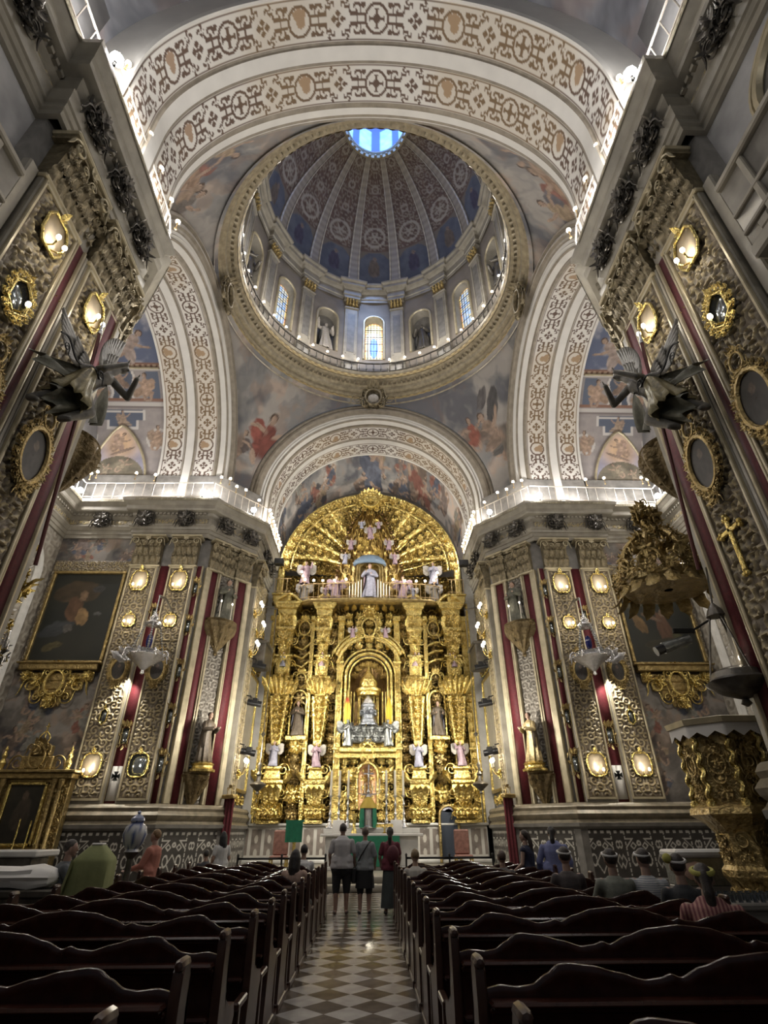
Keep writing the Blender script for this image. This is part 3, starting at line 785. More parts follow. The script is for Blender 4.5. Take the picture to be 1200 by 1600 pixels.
# drum pilasters, their capitals, the stepped entablature
g = MB(); gc = MB(); 
pp = []
for k in range(NB):
    a = bay_angle(k) + BA / 2
    F = frame((RD * math.cos(a), YC + RD * math.sin(a), 0), (math.sin(a), -math.cos(a), 0))
    g.geo(box(-.46, .46, 27, 33.3, -.05, .22, .03), M=F, mat=0); g.geo(box(-.52, .52, 27, 28.3, -.05, .27, .03), M=F, mat=0)
    g.geo(box(-.24, .24, 28.9, 32.7, .2, .235), M=F, mat=1)
    for sx in (-1, 1): g.geo(box(sx * .3 - .03, sx * .3 + .03, 28.7, 32.9, .2, .26), M=F, mat=0)
    g.geo(box(-.5, .5, 33.3, 33.4, 0, .3, .02), M=F); g.geo(box(-.56, .56, 34.25, 34.4, 0, .4, .02), M=F)
    for r_ in range(2):
        for q in range(4): put(gc, O_LEAF, F, -.34 + q * .226, 33.4 + r_ * .36, .2, .45, su=.9)
    for sx in (-1, 1): put(gc, O_SP, F, .38 * sx, 34.15, .34, .16, su=sx)
    put(gc, O_ROS, F, 0, 34.2, .36, .14)
    d1 = .62 / RD; pp += [(a - d1, RD - .02), (a - d1 + .004, RD - .28), (a + d1 - .004, RD - .28), (a + d1, RD - .02)]
dp = struct('trim_drum_pilasters', g, [M_STONE, M_DSTONE])
obj('drum_capital_carving', gc, M_GOLDD, dp)
path = [(r * math.cos(a), YC + r * math.sin(a)) for a, r in pp][::-1]
ENT2 = [(0, 34.4), (.02, 34.4), (.02, 34.65), (.08, 34.68), (.08, 34.9), (.05, 34.92), (.05, 35.25), (.12, 35.3), (.2, 35.42), (.34, 35.46), (.36, 35.7), (.48, 35.8), (.5, 35.95), (.1, 36.0), (-.6, 36.3)]
P0 = A(path); c0 = A((0, YC))
# travel direction so that the right-hand side points at the axis
g = MB(); v = sweep(path, ENT2, closed=True)
if np.hypot(*(v[0].reshape(len(path), -1, 3)[0, 12, :2] - c0)) > RD: v = sweep(path[::-1], ENT2, closed=True)
g.geo(v); struct('trim_drum_entablature', g, M_STONE, smooth=30)
h = MB()
RB, BH, RO = 6.95, 9.0, 2.25
tmax = math.acos(RO / RB)
def dome_pt(t, rr=0): return (RB - rr) * np.cos(t), 36.1 + (BH - rr) * np.sin(t)
for k in range(NB):
    n, m = 34, 90; al = np.linspace(-BA / 2, BA / 2, n); t = np.linspace(0, tmax, m)
    r, z = dome_pt(t); AL, TT = np.meshgrid(al, t, indexing='ij')
    X = AL * r; H = TT * 9
    x = AL / BA * 2; 
    base = mix((.10, .065, .052), (.20, .135, .105), fbm(AL * 20 + k, H * 2, 3, k))
    sc = scrolls(AL * RB * .8, H + k, .8, k); C = np.where(((sc > .62) & (H > 3.4))[..., None], A((.30, .26, .21)), base)
    bl = H < 3.3
    C = np.where(bl[..., None], mix((.07, .08, .115), (.17, .185, .225), fbm(AL * 14 + k * 3, H * 1.6, 4, 4)), C)
    C = blobs(C, AL * RB, H, [(0, 1.6, .42, 1.0, 0, (.10, .09, .14) if k % 3 else (.20, .16, .13)), (0, 2.65, .17, .22, 0, (.26, .2, .16))])
    arc = bl & (np.hypot(AL * RB * .85, np.maximum(H - 2.3, 0)) > .95)
    C = np.where(arc[..., None], A((.2, .17, .14)), C)
    md = np.hypot(AL * RB * .75, (H - 4.6) * .8); C = np.where(((md < .72) & (md > .56))[..., None], A((.42, .38, .32)), C)
    C = np.where(((md < .40) & (np.cos(np.arctan2(H - 4.6, AL * RB) * 6) + 1.2 > md * 5))[..., None], A((.40, .36, .3)), C)
    rows = (np.abs(np.mod(H, 1.9) - .95) < .5) & (H > 5.8); u_ = np.hypot(AL * r * 1.3, np.mod(H, 1.9) - .95)
    C = np.where((rows & (np.abs(u_ - .3) < .07))[..., None], A((.36, .32, .27)), C)
    a = bay_angle(k) + AL
    h.add(np.stack([r * np.cos(a), r * np.sin(a) + YC, np.broadcast_to(z, a.shape)], -1).reshape(-1, 3), gridq(n, m), None, C.reshape(-1, 3))
dome = struct('ceiling_dome', h, M_FRESCO)
h = MB()
for k in range(NB):
    a = bay_angle(k) + BA / 2; t = np.linspace(0, tmax, 40); wv = .42 - .24 * t / tmax
    prof = [(-1, -.02), (-1, .12), (-.72, .16), (-.66, .09), (.66, .09), (.72, .16), (1, .12), (1, -.02)]
    ra = A((math.cos(a), math.sin(a), 0)); ta = A((-math.sin(a), math.cos(a), 0)); V = []
    for ti, wi in zip(t, wv):
        for x, d in prof:
            r, z = dome_pt(ti, d); p = ra * r + ta * x * wi; V.append((p[0], p[1] + YC, z))
    n8 = len(prof); C = np.tile(A([(.62, .58, .50)] * 3 + [(.38, .33, .26)] * 2 + [(.62, .58, .50)] * 3), (40, 1))
    dots = (np.arange(40) % 2)[:, None] * np.ones(n8); C = C * (.85 + .3 * dots.ravel())[:, None]
    h.add(V, gridq(40, n8), None, C)
obj('dome_rib', h, M_RELIEF, dome, smooth=30)
# oculus ring and lantern
g = MB(); zt = 36.1 + BH * math.sin(tmax)
g.geo(lathe([(2.35, zt - .25), (2.2, zt - .3), (2.12, zt - .12), (2.18, zt), (2.05, zt + .15), (2.1, zt + .5)], 48), M=RC)
for k in range(32): g.geo(sphere((2.12 * math.cos(k * PI / 16), YC + 2.12 * math.sin(k * PI / 16), zt - .2), .12, 6, 4))
struct('trim_oculus_ring', g, M_STONEG)
n, m = 97, 40; a = np.linspace(0, 2 * PI, n); z = np.linspace(zt + .4, zt + 4.4, m); g = MB()
AA, Z_ = np.meshgrid(a, z, indexing='ij'); x = np.abs(np.mod(AA * 8 / (2 * PI), 1) - .5) * 2
lit = (x < .62) & (Z_ < zt + 3.6 - .8 * x ** 2)
C = np.where(lit[..., None], A((.22, .45, .95)) * (.6 + .6 * fbm(AA * 6, Z_ * 2, 3))[..., None], A((.05, .09, .22)))
g.add(np.stack([2.08 * np.cos(AA), 2.08 * np.sin(AA) + YC, Z_], -1).reshape(-1, 3), gridq(n, m), None, C.reshape(-1, 3))
struct('window_lantern', g, M_SKYGL, smooth=0)
g = MB(); t = np.linspace(0, PI / 2 - .02, 12); v, q, _ = lathe(np.stack([2.08 * np.cos(t), zt + 4.4 + 1.6 * np.sin(t)], -1), 48)
g.add(v, q, None, mix((.10, .2, .45), (.25, .4, .75), .5 + .5 * np.cos(np.arctan2(v[:, 1], v[:, 0]) * 16)), 0, RC); struct('ceiling_lantern', g, M_FRESCO)
# ================================================================ decoration of the piers
def capital(mb, F, uc, w, v0=12.6, h=1.5, n0=.3, mat=0, rows=2):
    """composite pilaster capital: two rows of acanthus, corner volutes, moulded abacus"""
    V, Q, Tt = box(-.5, .5, 0, 1, -.1, 0); V = V.copy(); top = V[:, 1] > .5
    V[:, 0] = uc + V[:, 0] * w * .92; V[:, 2] = np.where(V[:, 2] > -.05, n0 + np.where(top, .1, .0), 0); V[:, 1] = v0 + V[:, 1] * h * .86; mb.add(V, Q, None, M=F, mat=mat)
    mb.geo(box(uc - w * .54, uc + w * .54, v0 - .12, v0 - .02, 0, n0 + .08, .03), M=F, mat=1); k = max(3, int(round(w / .25)))
    for r in range(2):
        m = k - r
        for q in range(m):
            u = uc + (q - (m - 1) / 2) * w / k; put(mb, CAPLEAF, F, u, v0 + r * h * .32, n0 + .01 + r * .04, h * .47, su=w / k / h / .47 / .5 * .95, sn=.62, mat=mat)
            put(mb, O_CL[q % 4], F, u, v0 + h * (.30 + .32 * r), n0 + .12 + .05 * r, w / k * .8, mat=mat)
    for sx in (-1, 1):
        put(mb, O_SP, F, uc + sx * w * .43, v0 + h * .76, n0 + .24, w * .15, su=sx, sn=2.2, mat=1); put(mb, O_SP, F, uc + sx * w * .13, v0 + h * .74, n0 + .2, w * .09, su=-sx, sn=2, mat=1)
        put(mb, O_LEAF, F, uc + sx * w * .30, v0 + h * .58, n0 + .12, h * .3, rot=-sx * .5, sn=.8, mat=mat)
    put(mb, O_ROS, F, uc, v0 + h * .88, n0 + .26, w * .12, mat=1)
    mb.geo(box(uc - w * .56, uc + w * .56, v0 + h * .87, v0 + h * .93, 0, n0 + .22, .02), M=F, mat=mat); mb.geo(box(uc - w * .6, uc + w * .6, v0 + h * .93, v0 + h, 0, n0 + .3, .03), M=F, mat=1)
CAPLEAF = leaf(1, .5, .34, 4, 10, 5)

BEI = dict(lo=(.13, .10, .068), hi=(.36, .32, .245), gilt=(.42, .33, .15))
def pilaster(S, F, uc, w, seed, lowgold=False):
    g = MB(); g.geo(box(uc - w / 2, uc + w / 2, 2.6, 12.6, -.05, .3, .02), M=F)
    for sx in (-1, 1):
        g.geo(box(uc + sx * (w / 2 - .07) - .035, uc + sx * (w / 2 - .07) + .035, 2.7, 12.5, .28, .36, .015), M=F, mat=1)
    g.geo(box(uc - w / 2 + .07, uc + w / 2 - .07, 12.38, 12.46, .28, .36), M=F, mat=1); g.geo(box(uc - w / 2 + .07, uc + w / 2 - .07, 2.7, 2.78, .28, .36), M=F, mat=1)
    t = struct('trim_pilaster', g, [M_STONE, M_STONEG], smooth=30)
    r = MB(); relief(r, F, uc - w / 2 + .11, uc + w / 2 - .11, 2.78, 12.38, .305, .038, .07, .46, seed, **BEI)
    obj('carved_panel', r, M_RELIEF, t)
    c = MB(); capital(c, F, uc, w); obj('capital', c, [M_CAP, M_STONEG], t)
    return t
def strip_red(F, u0, u1, v0=2.6, v1=12.6, n=.12):
    g = MB(); g.geo(box(u0, u1, v0, v1, -.02, n), M=F, mat=0)
    for u in (u0, u1): g.geo(box(u - .03, u + .03, v0, v1, 0, n + .06, .01), M=F, mat=1)
    return struct('trim_crimson_strip', g, [M_RED, M_STONEG], smooth=0)

def inlay(U, V):
    """white stone inlay on dark marble: corner triangles, lozenges, ovals; repeats every 1.5 m"""
    u = np.mod(U, 1.5) - .75; x = np.abs(u); C = np.broadcast_to(A((.055, .05, .045)), U.shape + (3,)).copy()
    C = C * (.7 + .6 * fbm(U * 4, V * 4, 3))[..., None]
    w = A((.52, .50, .45)); y = V
    def ring(d, r, t): return np.abs(d - r) < t
    m = ring(np.abs(u) / .62 + np.abs(y - .45), .30, .035)
    m |= ring(np.hypot((x - .27) / .55, (y - .55)), .17, .035) | ring(np.abs(x - .22) + np.abs(y - .98), .10, .028)
    tri = np.maximum((1.22 - y), 0) + np.maximum(.5 - x, 0); m |= (x < .5) & (y < 1.22) & (x > .18) & ring(tri, .30, .03) | ((x < .5) & (x > .22) & (np.abs(y - 1.2) < .025))
    m |= (np.abs(x - .5) < .022) & (np.mod(y * 6, 1) < .7)
    m |= ring(np.abs(x - .68) / .5 + np.abs(y - .5), .2, .035) | ring(np.hypot((x - .70) / .6, y - 1.02), .1, .03)
    m |= ring(np.hypot(u, y - 1.06), .06, .03)
    m |= (np.abs(y - 1.42) < .035) & (np.mod(U * 4, 1) < .5)
    m &= (y > .06) & (y < 1.5)
    return np.where(m[..., None], w, C)
def dado(S, F, u0, u1):
    g = MB(); paintgrid(g, F, u0, u1, .18, 1.74, .36, .02, lambda U, V: inlay(U, V - .18))
    return g
BASE = [(.0, 0), (.46, 0), (.46, .16), (.40, .18), (.34, .2), (.34, 1.72), (.40, 1.76), (.48, 1.80), (.50, 1.92), (.44, 1.96), (.38, 2.04), (.46, 2.12), (.50, 2.22), (.44, 2.3), (.38, 2.36), (.42, 2.46), (.36, 2.56), (.30, 2.6), (0, 2.6)]
for nm, S in SIDES:
    for path, tag_ in (([(-15.3, 23.2), (-8.1, 23.2), (-6.3, 25.2), (-6.3, 29.6)], 'far'), ([(-WN, 5.1), (-WN, 9.2), (-8.1, 10.9), (-15.3, 10.9)], 'near')):
        g = MB(); g.geo(sweep(path, [b for b in BASE if b[1] < 1.93]), M=S, mat=0); g.geo(sweep(path, [b for b in BASE if b[1] > 1.91]), M=S, mat=1)
        b = struct('baseboard_%s_%s' % (nm, tag_), g, [M_DSTONE, M_SMOKE], smooth=30)
        h = MB()
        for (a, c) in zip(path[:-1], path[1:]):
            a = A(a); c = A(c); L = np.linalg.norm(c - a); d = (c - a) / L
            F = S @ frame((*a, 0), (*d, 0)); nin = .36
            paintgrid(h, F, .12 if tag_ == 'far' else 0, L - .12, .2, 1.72, .345, .022, lambda U, V: inlay(U, V - .2))
        obj('inlaid_marble_panel', h, M_INLAY, b)
    # far pier, transept face
    F = S @ frame((0, 23.2, 0), (1, 0, 0))
    pilaster(S, F, -10.85, 1.36, 1); pilaster(S, F, -9.03, 1.24, 2)
    strip_red(F, -10.17, -9.65); strip_red(F, -8.41, -8.12)
    # fresco and gilt carving on the wall about the big painting
    g = MB()
    def f_wall(U, V):
        C = clouds(U, V, .9, 3, (.17, .155, .14), (.30, .275, .25), (.08, .075, .075))
        return blobs(C, U, V, figures(10, -14.8, -11.8, 12.4, 14, 21, .55) + figures(12, -15, -11.6, 2.8, 6.5, 22, .7) if True else [])
    paintgrid(g, F, -15.28, -11.53, 2.6, 14.1, .01, .045, f_wall); wp = struct('trim_wall_painting', g, M_FRESCO)
    g = MB(); relief(g, F, -15.25, -14.93, 7.6, 12.9, .03, .045, .07, .32, 6, **BEI); relief(g, F, -11.93, -11.55, 7.6, 12.9, .03, .045, .07, .32, 6, **BEI); relief(g, F, -15.25, -11.55, 12.2, 12.9, .03, .045, .07, .32, 8, **BEI)
    obj('carved_surround', g, M_RELIEF, wp)
    # chamfered corner
    Fc = S @ frame((-8.02, 23.29, 0), (1.72, 1.91, 0))
    strip_red(Fc, .22, .62); strip_red(Fc, 1.78, 2.3)
    g = MB(); g.geo(box(-.05, .2, 2.6, 12.6, -.05, .2, .02), M=Fc); g.geo(box(2.32, 2.56, 2.6, 12.6, -.05, .2, .02), M=Fc); g.geo(box(.66, .76, 2.6, 12.6, 0, .22, .02), M=Fc); g.geo(box(1.62, 1.72, 2.6, 12.6, 0, .22, .02), M=Fc)
    t = struct('trim_chamfer_moulding', g, M_STONEG, smooth=30)
    g = MB(); relief(g, Fc, .76, 1.62, 2.6, 12.6, .03, .045, .08, .5, 4, (.15, .13, .11), (.44, .41, .36)); obj('carved_panel', g, M_RELIEF, t)
    g = MB(); capital(g, Fc, .42, .78, n0=.2); capital(g, Fc, 1.98, .9, n0=.2); capital(g, Fc, 1.2, .8, n0=.1); obj('capital', g, [M_CAP, M_STONEG], t)
    # chancel side wall
    Fq = S @ frame((-6.3, 0, 0), (0, 1, 0))
    pilaster(S, Fq, 25.95, 1.1, 9); strip_red(Fq, 26.6, 26.9)
    g = MB(); g.geo(box(27.2, 29.4, 3.4, 8.6, .02, .1), M=Fq, mat=0)
    for a, b, c, d in ((27.1, 29.5, 8.6, 8.75), (27.1, 29.5, 3.25, 3.4), (27.1, 27.25, 3.25, 8.75), (29.35, 29.5, 3.25, 8.75)): g.geo(box(a, b, c, d, 0, .2, .03), M=Fq, mat=1)
    t = struct('trim_chancel_panel', g, [M_STONE, M_GOLD], smooth=30)
    g = MB(); foliate(g, Fq, 27.1, 29.5, 8.8, 10.2, .1, .6, 5); foliate(g, Fq, 27.1, 29.5, 2.7, 3.3, .1, .5, 6); obj('gilt_carving', g, M_GOLD, t)
    g = MB(); relief(g, Fq, 27.0, 30.0, 10.3, 14, .02, .06, .08, .6, 11, **BEI); obj('carved_panel', g, M_RELIEF, t)
    # near pier, nave face
    Fn = S @ frame((-WN, 0, 0), (0, 1, 0))
    pilaster(S, Fn, 6.08, 1.34, 1); pilaster(S, Fn, 7.84, 1.2, 2)
    strip_red(Fn, 6.78, 7.06, n=.27); strip_red(Fn, 8.46, 8.88, n=.27)
    g = MB(); g.geo(box(7.04, 7.2, 2.6, 12.6, 0, .24, .03), M=Fn); g.geo(box(7.12, 7.24, 2.6, 12.6, 0, .3, .03), M=Fn); g.geo(box(8.9, 9.15, 2.6, 12.6, 0, .25, .03), M=Fn); g.geo(box(5.12, 5.38, 2.6, 12.6, 0, .2, .03), M=Fn)
    g.geo(box(6.76, 7.2, 12.6, 14.1, 0, .2), M=Fn)
    t = struct('trim_pier_moulding', g, M_STONE, smooth=30)
    g = MB(); capital(g, Fn, 8.75, .8, n0=.2); capital(g, Fn, 6.95, .5, n0=.12); obj('capital', g, [M_CAP, M_STONEG], t)
    g = MB(); Fh = S @ frame((-WN, 9.2, 0), (-1.4, 1.7, 0)); capital(g, Fh, .5, .8, n0=.2); capital(g, Fh, 1.7, .8, n0=.2); obj('chamfer_capital', g, [M_CAP, M_STONEG], t)
    # nave bay: tribune balcony with lattice, dark arch above
    Fb = S @ frame((-6.95, 0, 0), (0, 1, 0))
    g = MB(); g.geo(box(-3, 5.0, 9.6, 9.85, 0, .75, .04), M=Fb); g.geo(box(-3, 5.0, 11.6, 11.75, .5, .72, .03), M=Fb, mat=0)
    for u in np.arange(-3, 5.0, 1.05): g.geo(box(u, u + .12, 9.85, 11.6, .55, .68, .02), M=Fb)
    for z in (9.85, 10.25, 10.75): g.geo(box(-3, 5, z, z + .1, .54, .69, .02), M=Fb)
    for u in np.arange(-2.9, 4.8, .35): g.geo(box(u + .05, u + .28, 10.0, 10.2, .56, .66, .02), M=Fb)
    bal = struct('trim_tribune_balcony_' + nm, g, M_STONE, smooth=30)
    g = MB(); g.geo(box(-3, 5, 9.9, 11.6, .58, .62), M=Fb); obj('lattice_panel', g, M_DSTONE, bal, smooth=0)
    g = MB(); relief(g, Fb, -3, 5, 8.7, 9.6, .05, .05, .07, .6, 3, (.2, .19, .17), (.45, .42, .36)); obj('carved_panel', g, M_RELIEF, bal)
    for k, uc in enumerate((2.6, -1.2)):
        w = 1.45; top = 12.6
        arc = [(-w, 11.6)] + [(-w * math.cos(t), top + w * .75 * math.sin(t)) for t in np.linspace(0, PI, 19)] + [(w, 11.6)]
        g = MB(); P = A(arc) + A([uc, 0]); m = len(P)
        g.add(np.vstack([np.column_stack([P, np.full(m, .02)]), [[uc, 12, .02]]]), None, [[i, i + 1, m] for i in range(m - 1)] + [[m - 1, 0, m]], M=Fb, mat=0)
        g.geo(tube(np.column_stack([P, np.full(m, .06)]), .1, 6), M=Fb, mat=1); g.geo(tube(np.column_stack([(P - A([uc, 12])) * 1.1 + A([uc, 12]), np.full(m, .06)]), .05, 6), M=Fb, mat=1)
        struct('window_%d' % (10 + k), g, [M_BLACK if False else M_DSTONE, M_STONEG])
    # side chapel arch under the balcony
    w = 2.0; uc = 2.4
    P = A([(-w, 0)] + [(-w * math.cos(t), 6.2 + w * math.sin(t)) for t in np.linspace(0, PI, 21)] + [(w, 0)]) + A([uc, 0]); m = len(P)
    g = MB(); g.geo(tube(np.column_stack([P, np.full(m, .08)]), .16, 6), M=Fb, mat=1)
    g.add(np.vstack([np.column_stack([P, np.full(m, .02)]), [[uc, 3, .02]]]), None, [[i, i + 1, m] for i in range(m - 1)] + [[m - 1, 0, m]], M=Fb, mat=0)
    struct('trim_chapel_arch', g, [M_BRONZE, M_STONE])
    # chapel arch and big pale scrolled frame on the transept end wall
    Ft = S @ frame((-15.3, 0, 0), (0, 1, 0))
    g = MB(); w = 1.5; P = A([(-w, 5.5)] + [(-w * math.cos(t), 11.6 + w * math.sin(t)) for t in np.linspace(0, PI, 21)] + [(w, 5.5)]) + A([20.6, 0]); m = len(P)
    g.add(np.vstack([np.column_stack([P, np.full(m, .02)]), [[20.6, 9, .02]]]), None, [[i, i + 1, m] for i in range(m - 1)] + [[m - 1, 0, m]], M=Ft, mat=0)
    g.geo(tube(np.column_stack([P, np.full(m, .1)]), .2, 7), M=Ft, mat=0)
    t = struct('trim_transept_niche', g, [M_MARBLE, M_GOLD]); h = MB(); foliate(h, Ft, 18.4, 19.0, 5, 12, .1, .7, 3, 0, False); put(h, O_CART, Ft, 20.6, 13.2, .2, 1.6); obj('gilt_carving', h, M_GOLD, t)
    g = MB(); relief(g, Ft, 11, 23.2, 2.6, 14.1, .015, .08, .05, .9, 6, (.26, .23, .19), (.45, .42, .36)); obj('carved_panel', g, M_RELIEF, t)

# ================================================================ figures carved in wood
def carve(h, seed=0, wings=False, pose=0, hat=False):
    """standing draped saint or angel, z up, facing -y, height h: returns body, robe, wing collectors"""
    r = random.Random(seed); B = MB(); R = MB(); W = MB()
    pr = A([(.17, 0), (.185, .015), (.165, .12), (.14, .3), (.125, .45), (.108, .56), (.118, .66), (.128, .74), (.115, .79), (.06, .83), (.035, .85)])
    fo = A([.16, .16, .15, .12, .09, .05, .04, .02, .01, 0, 0]); v, q, _ = lathe(pr, 30, rx=1.05, ry=.72, fold=fo, nf=9, ph=seed)
    v[:, 0] += .03 * np.sin(v[:, 2] * 4 + seed); R.add(v * h, q)
    # mantle slung from shoulder to hip
    t = np.linspace(0, 1, 14); ph = np.linspace(-.6, 3.6, 16); TT, PP = np.meshgrid(t, ph, indexing='ij'); sg = 1 if r.random() > .5 else -1
    rad = .135 + .045 * TT + .012 * np.sin(PP * 7 + TT * 5); z = .78 - .55 * TT - .12 * np.sin(PP * .8) * TT
    R.add(np.stack([sg * rad * np.cos(PP), rad * .78 * np.sin(PP), z], -1).reshape(-1, 3) * h, gridq(14, 16), mat=1)
    B.geo(capsule((0, 0, .82 * h), (0, -.005 * h, .88 * h), .034 * h, .03 * h)); B.geo(sphere((0, -.012 * h, .925 * h), h, 10, 8, .052, .058, .068))
    B.geo(sphere((0, -.072 * h, .92 * h), h, 6, 5, .010, .014, .018))
    B.geo(sphere((0, .008 * h, .945 * h), h, 10, 6, .060, .060, .058), mat=1)
    for sx in (-1, 1):
        up = pose and sx == sg
        el = (sx * .19, -.05, .62) if not up else (sx * .22, -.06, .70); ha = (sx * r.uniform(.02, .14), -.19, r.uniform(.6, .7)) if not up else (sx * .26, -.14, .88)
        R.geo(capsule(A((sx * .12, 0, .76)) * h, A(el) * h, .05 * h, .045 * h)); R.geo(capsule(A(el) * h, A(ha) * h, .045 * h, .04 * h)); B.geo(capsule(A(ha) * h, (A(ha) + A((0, -.045, .02))) * h, .022 * h, .016 * h))
        if wings:
            n, m = 9, 7; t, s = np.meshgrid(np.linspace(0, 1, n), np.linspace(0, 1, m), indexing='ij')
            x = .04 + .36 * t; zz = .74 + .2 * np.sin(t * 2.2) - s * (.12 + .34 * np.sin(t * 2.6)) ; y = .1 + .08 * t + .02 * np.sin(s * 14)
            V = np.stack([sx * x, y, zz], -1).reshape(-1, 3); W.add(V * h, gridq(n, m)); W.add((V + A((0, .02, 0))) * h, gridq(n, m))
    return B, R, W
def statue(name, label, cat, S, F, u, v, n, h, seed, mats, wings=False, pose=0, group=None, tilt=0, face=0):
    """mats: skin, hair, robe, mantle, wing"""
    p = world_pt(F, u, v, n); t = thing(name, label, cat, p, 0, group)
    c, s = math.cos(face), math.sin(face)
    L = np.eye(4); L[:3, 3] = (u, v, n); R3 = np.eye(4); R3[:3, :3] = A([[c, 0, s], [0, 1, 0], [-s, 0, c]])
    R4 = np.eye(4); R4[:3, :3] = A([[1, 0, 0], [0, math.cos(tilt), -math.sin(tilt)], [0, math.sin(tilt), math.cos(tilt)]])
    M = F @ L @ R3 @ R4 @ ZUP
    def tm(mb):
        o = MB()
        for V in mb.V: o.V.append(V @ M[:3, :3].T + M[:3, 3])
        o.Q, o.T, o.C, o.qm, o.tm, o.n = mb.Q, mb.T, mb.C, mb.qm, mb.tm, mb.n; return o
    B, R, W = carve(h, seed, wings, pose)
    obj('body', tm(B), [mats[0], mats[1]], t, 60); obj('robe', tm(R), [mats[2], mats[3]], t, 60)
    if wings: obj('wings', tm(W), mats[4], t, 60)
    return t
M_SKIN = pbr('painted_flesh', (.50, .33, .25), .5); M_HAIR = pbr('dark_hair_paint', (.06, .035, .022), .6)
M_ROBEB = pbr('blue_white_robe', (.30, .30, .38), .5, .1, (20, .3, .03), .25, 8); M_ROBEP = pbr('pink_violet_robe', (.31, .22, .26), .5, .1, (20, .3, .03), .25, 8)
M_ROBEG = pbr('gilt_estofado_robe', (.48, .38, .20), .4, .45, (26, .5, .04), .4, 12); M_ROBED = pbr('dark_brown_habit', (.11, .085, .06), .55, .1, (20, .3, .03), .3, 9)
M_ROBEW = pbr('pale_carved_robe', (.36, .33, .29), .5, .1, (20, .3, .03), .2, 8); M_ROBEK = pbr('dull_green_brown_cloth', (.13, .13, .10), .5, .1, (14, .3, .03), .35, 7)
# ---------------------------------------------------------------- one continuous skin from overlapping limbs
def remesh(mb, vox, sm=2):
    me = mb.mesh('tmp', M_SKIN, 0); o = bpy.data.objects.new('tmp', me); COL.objects.link(o)
    m = o.modifiers.new('r', 'REMESH'); m.mode = 'VOXEL'; m.voxel_size = vox; m.use_smooth_shade = True
    s = o.modifiers.new('s', 'SMOOTH'); s.iterations = sm; s.factor = .5
    dg = bpy.context.evaluated_depsgraph_get(); dg.update(); n = bpy.data.meshes.new_from_object(o.evaluated_get(dg)); bpy.data.objects.remove(o); bpy.data.meshes.remove(me); return n
# ================================================================ the gilded altarpiece
XA = -.12
FA = frame((XA, 30.5, 0), (1, 0, 0))
AL = thing('altarpiece', 'towering gilded baroque altarpiece filling the end wall of the chancel', 'altarpiece', (XA, 30.5, .38))
GL = dict(lo=(.13, .085, .03), hi=(.60, .46, .17))  # recesses coloured darker than ridges, in place of cavity shade
def sq(prof, u, n, M=FA):
    """square-plan turned block: profile of half widths"""
    v, q, t = lathe([(r * math.sqrt(2), z) for r, z in prof], 4, PI / 4, PI / 4 + 2 * PI)
    return v @ ZUP[:3, :3].T + A((u, 0, n)), q, t
def rd(prof, u, n, k=14, **kw):
    v, q, t = lathe(prof, k, **kw); return v @ ZUP[:3, :3].T + A((u, 0, n)), q, t
# marble socle with inlay
g = MB(); g.geo(box(-5.85, 5.85, .38, 2.0, 0, .9), M=FA); g.geo(box(-5.95, 5.95, 1.9, 2.02, 0, 1.0, .03), M=FA); g.geo(box(-5.95, 5.95, .38, .55, 0, 1.0, .03), M=FA)
so = obj('marble_socle', g, M_MARBLE, AL, 0)
def soc(U, V):
    C = mix((.40, .38, .34), (.58, .56, .52), fbm(U * 2, V * 2, 4, 2)); x = np.mod(U, .62); f = (np.abs(x - .31) > .24) | (V < .72) | (V > 1.78)
    C = np.where(f[..., None], C, A((.20, .17, .15)) * (.6 + .8 * fbm(U * 5, V * 5, 3, 7))[..., None])
    return np.where((np.hypot((x - .31) / .5, (np.mod(V, .55) - .27)) < .17)[..., None], A((.48, .45, .40)), C)
g = MB(); paintgrid(g, FA, -5.8, 5.8, .56, 1.89, .905, .025, soc); obj('inlaid_panel', g, M_INLAY, so)
# gilded back wall, with the hole of the central niche left open
g = MB()
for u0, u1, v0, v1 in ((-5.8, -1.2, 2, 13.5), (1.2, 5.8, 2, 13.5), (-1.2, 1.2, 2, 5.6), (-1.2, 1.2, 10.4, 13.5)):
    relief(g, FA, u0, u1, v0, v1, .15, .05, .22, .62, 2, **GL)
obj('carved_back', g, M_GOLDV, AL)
g = MB(); g.geo(box(-5.8, -1.2, 2, 13.5, 0, .12), M=FA); g.geo(box(1.2, 5.8, 2, 13.5, 0, .12), M=FA); obj('backing_panel', g, M_GOLDD, AL, 0)

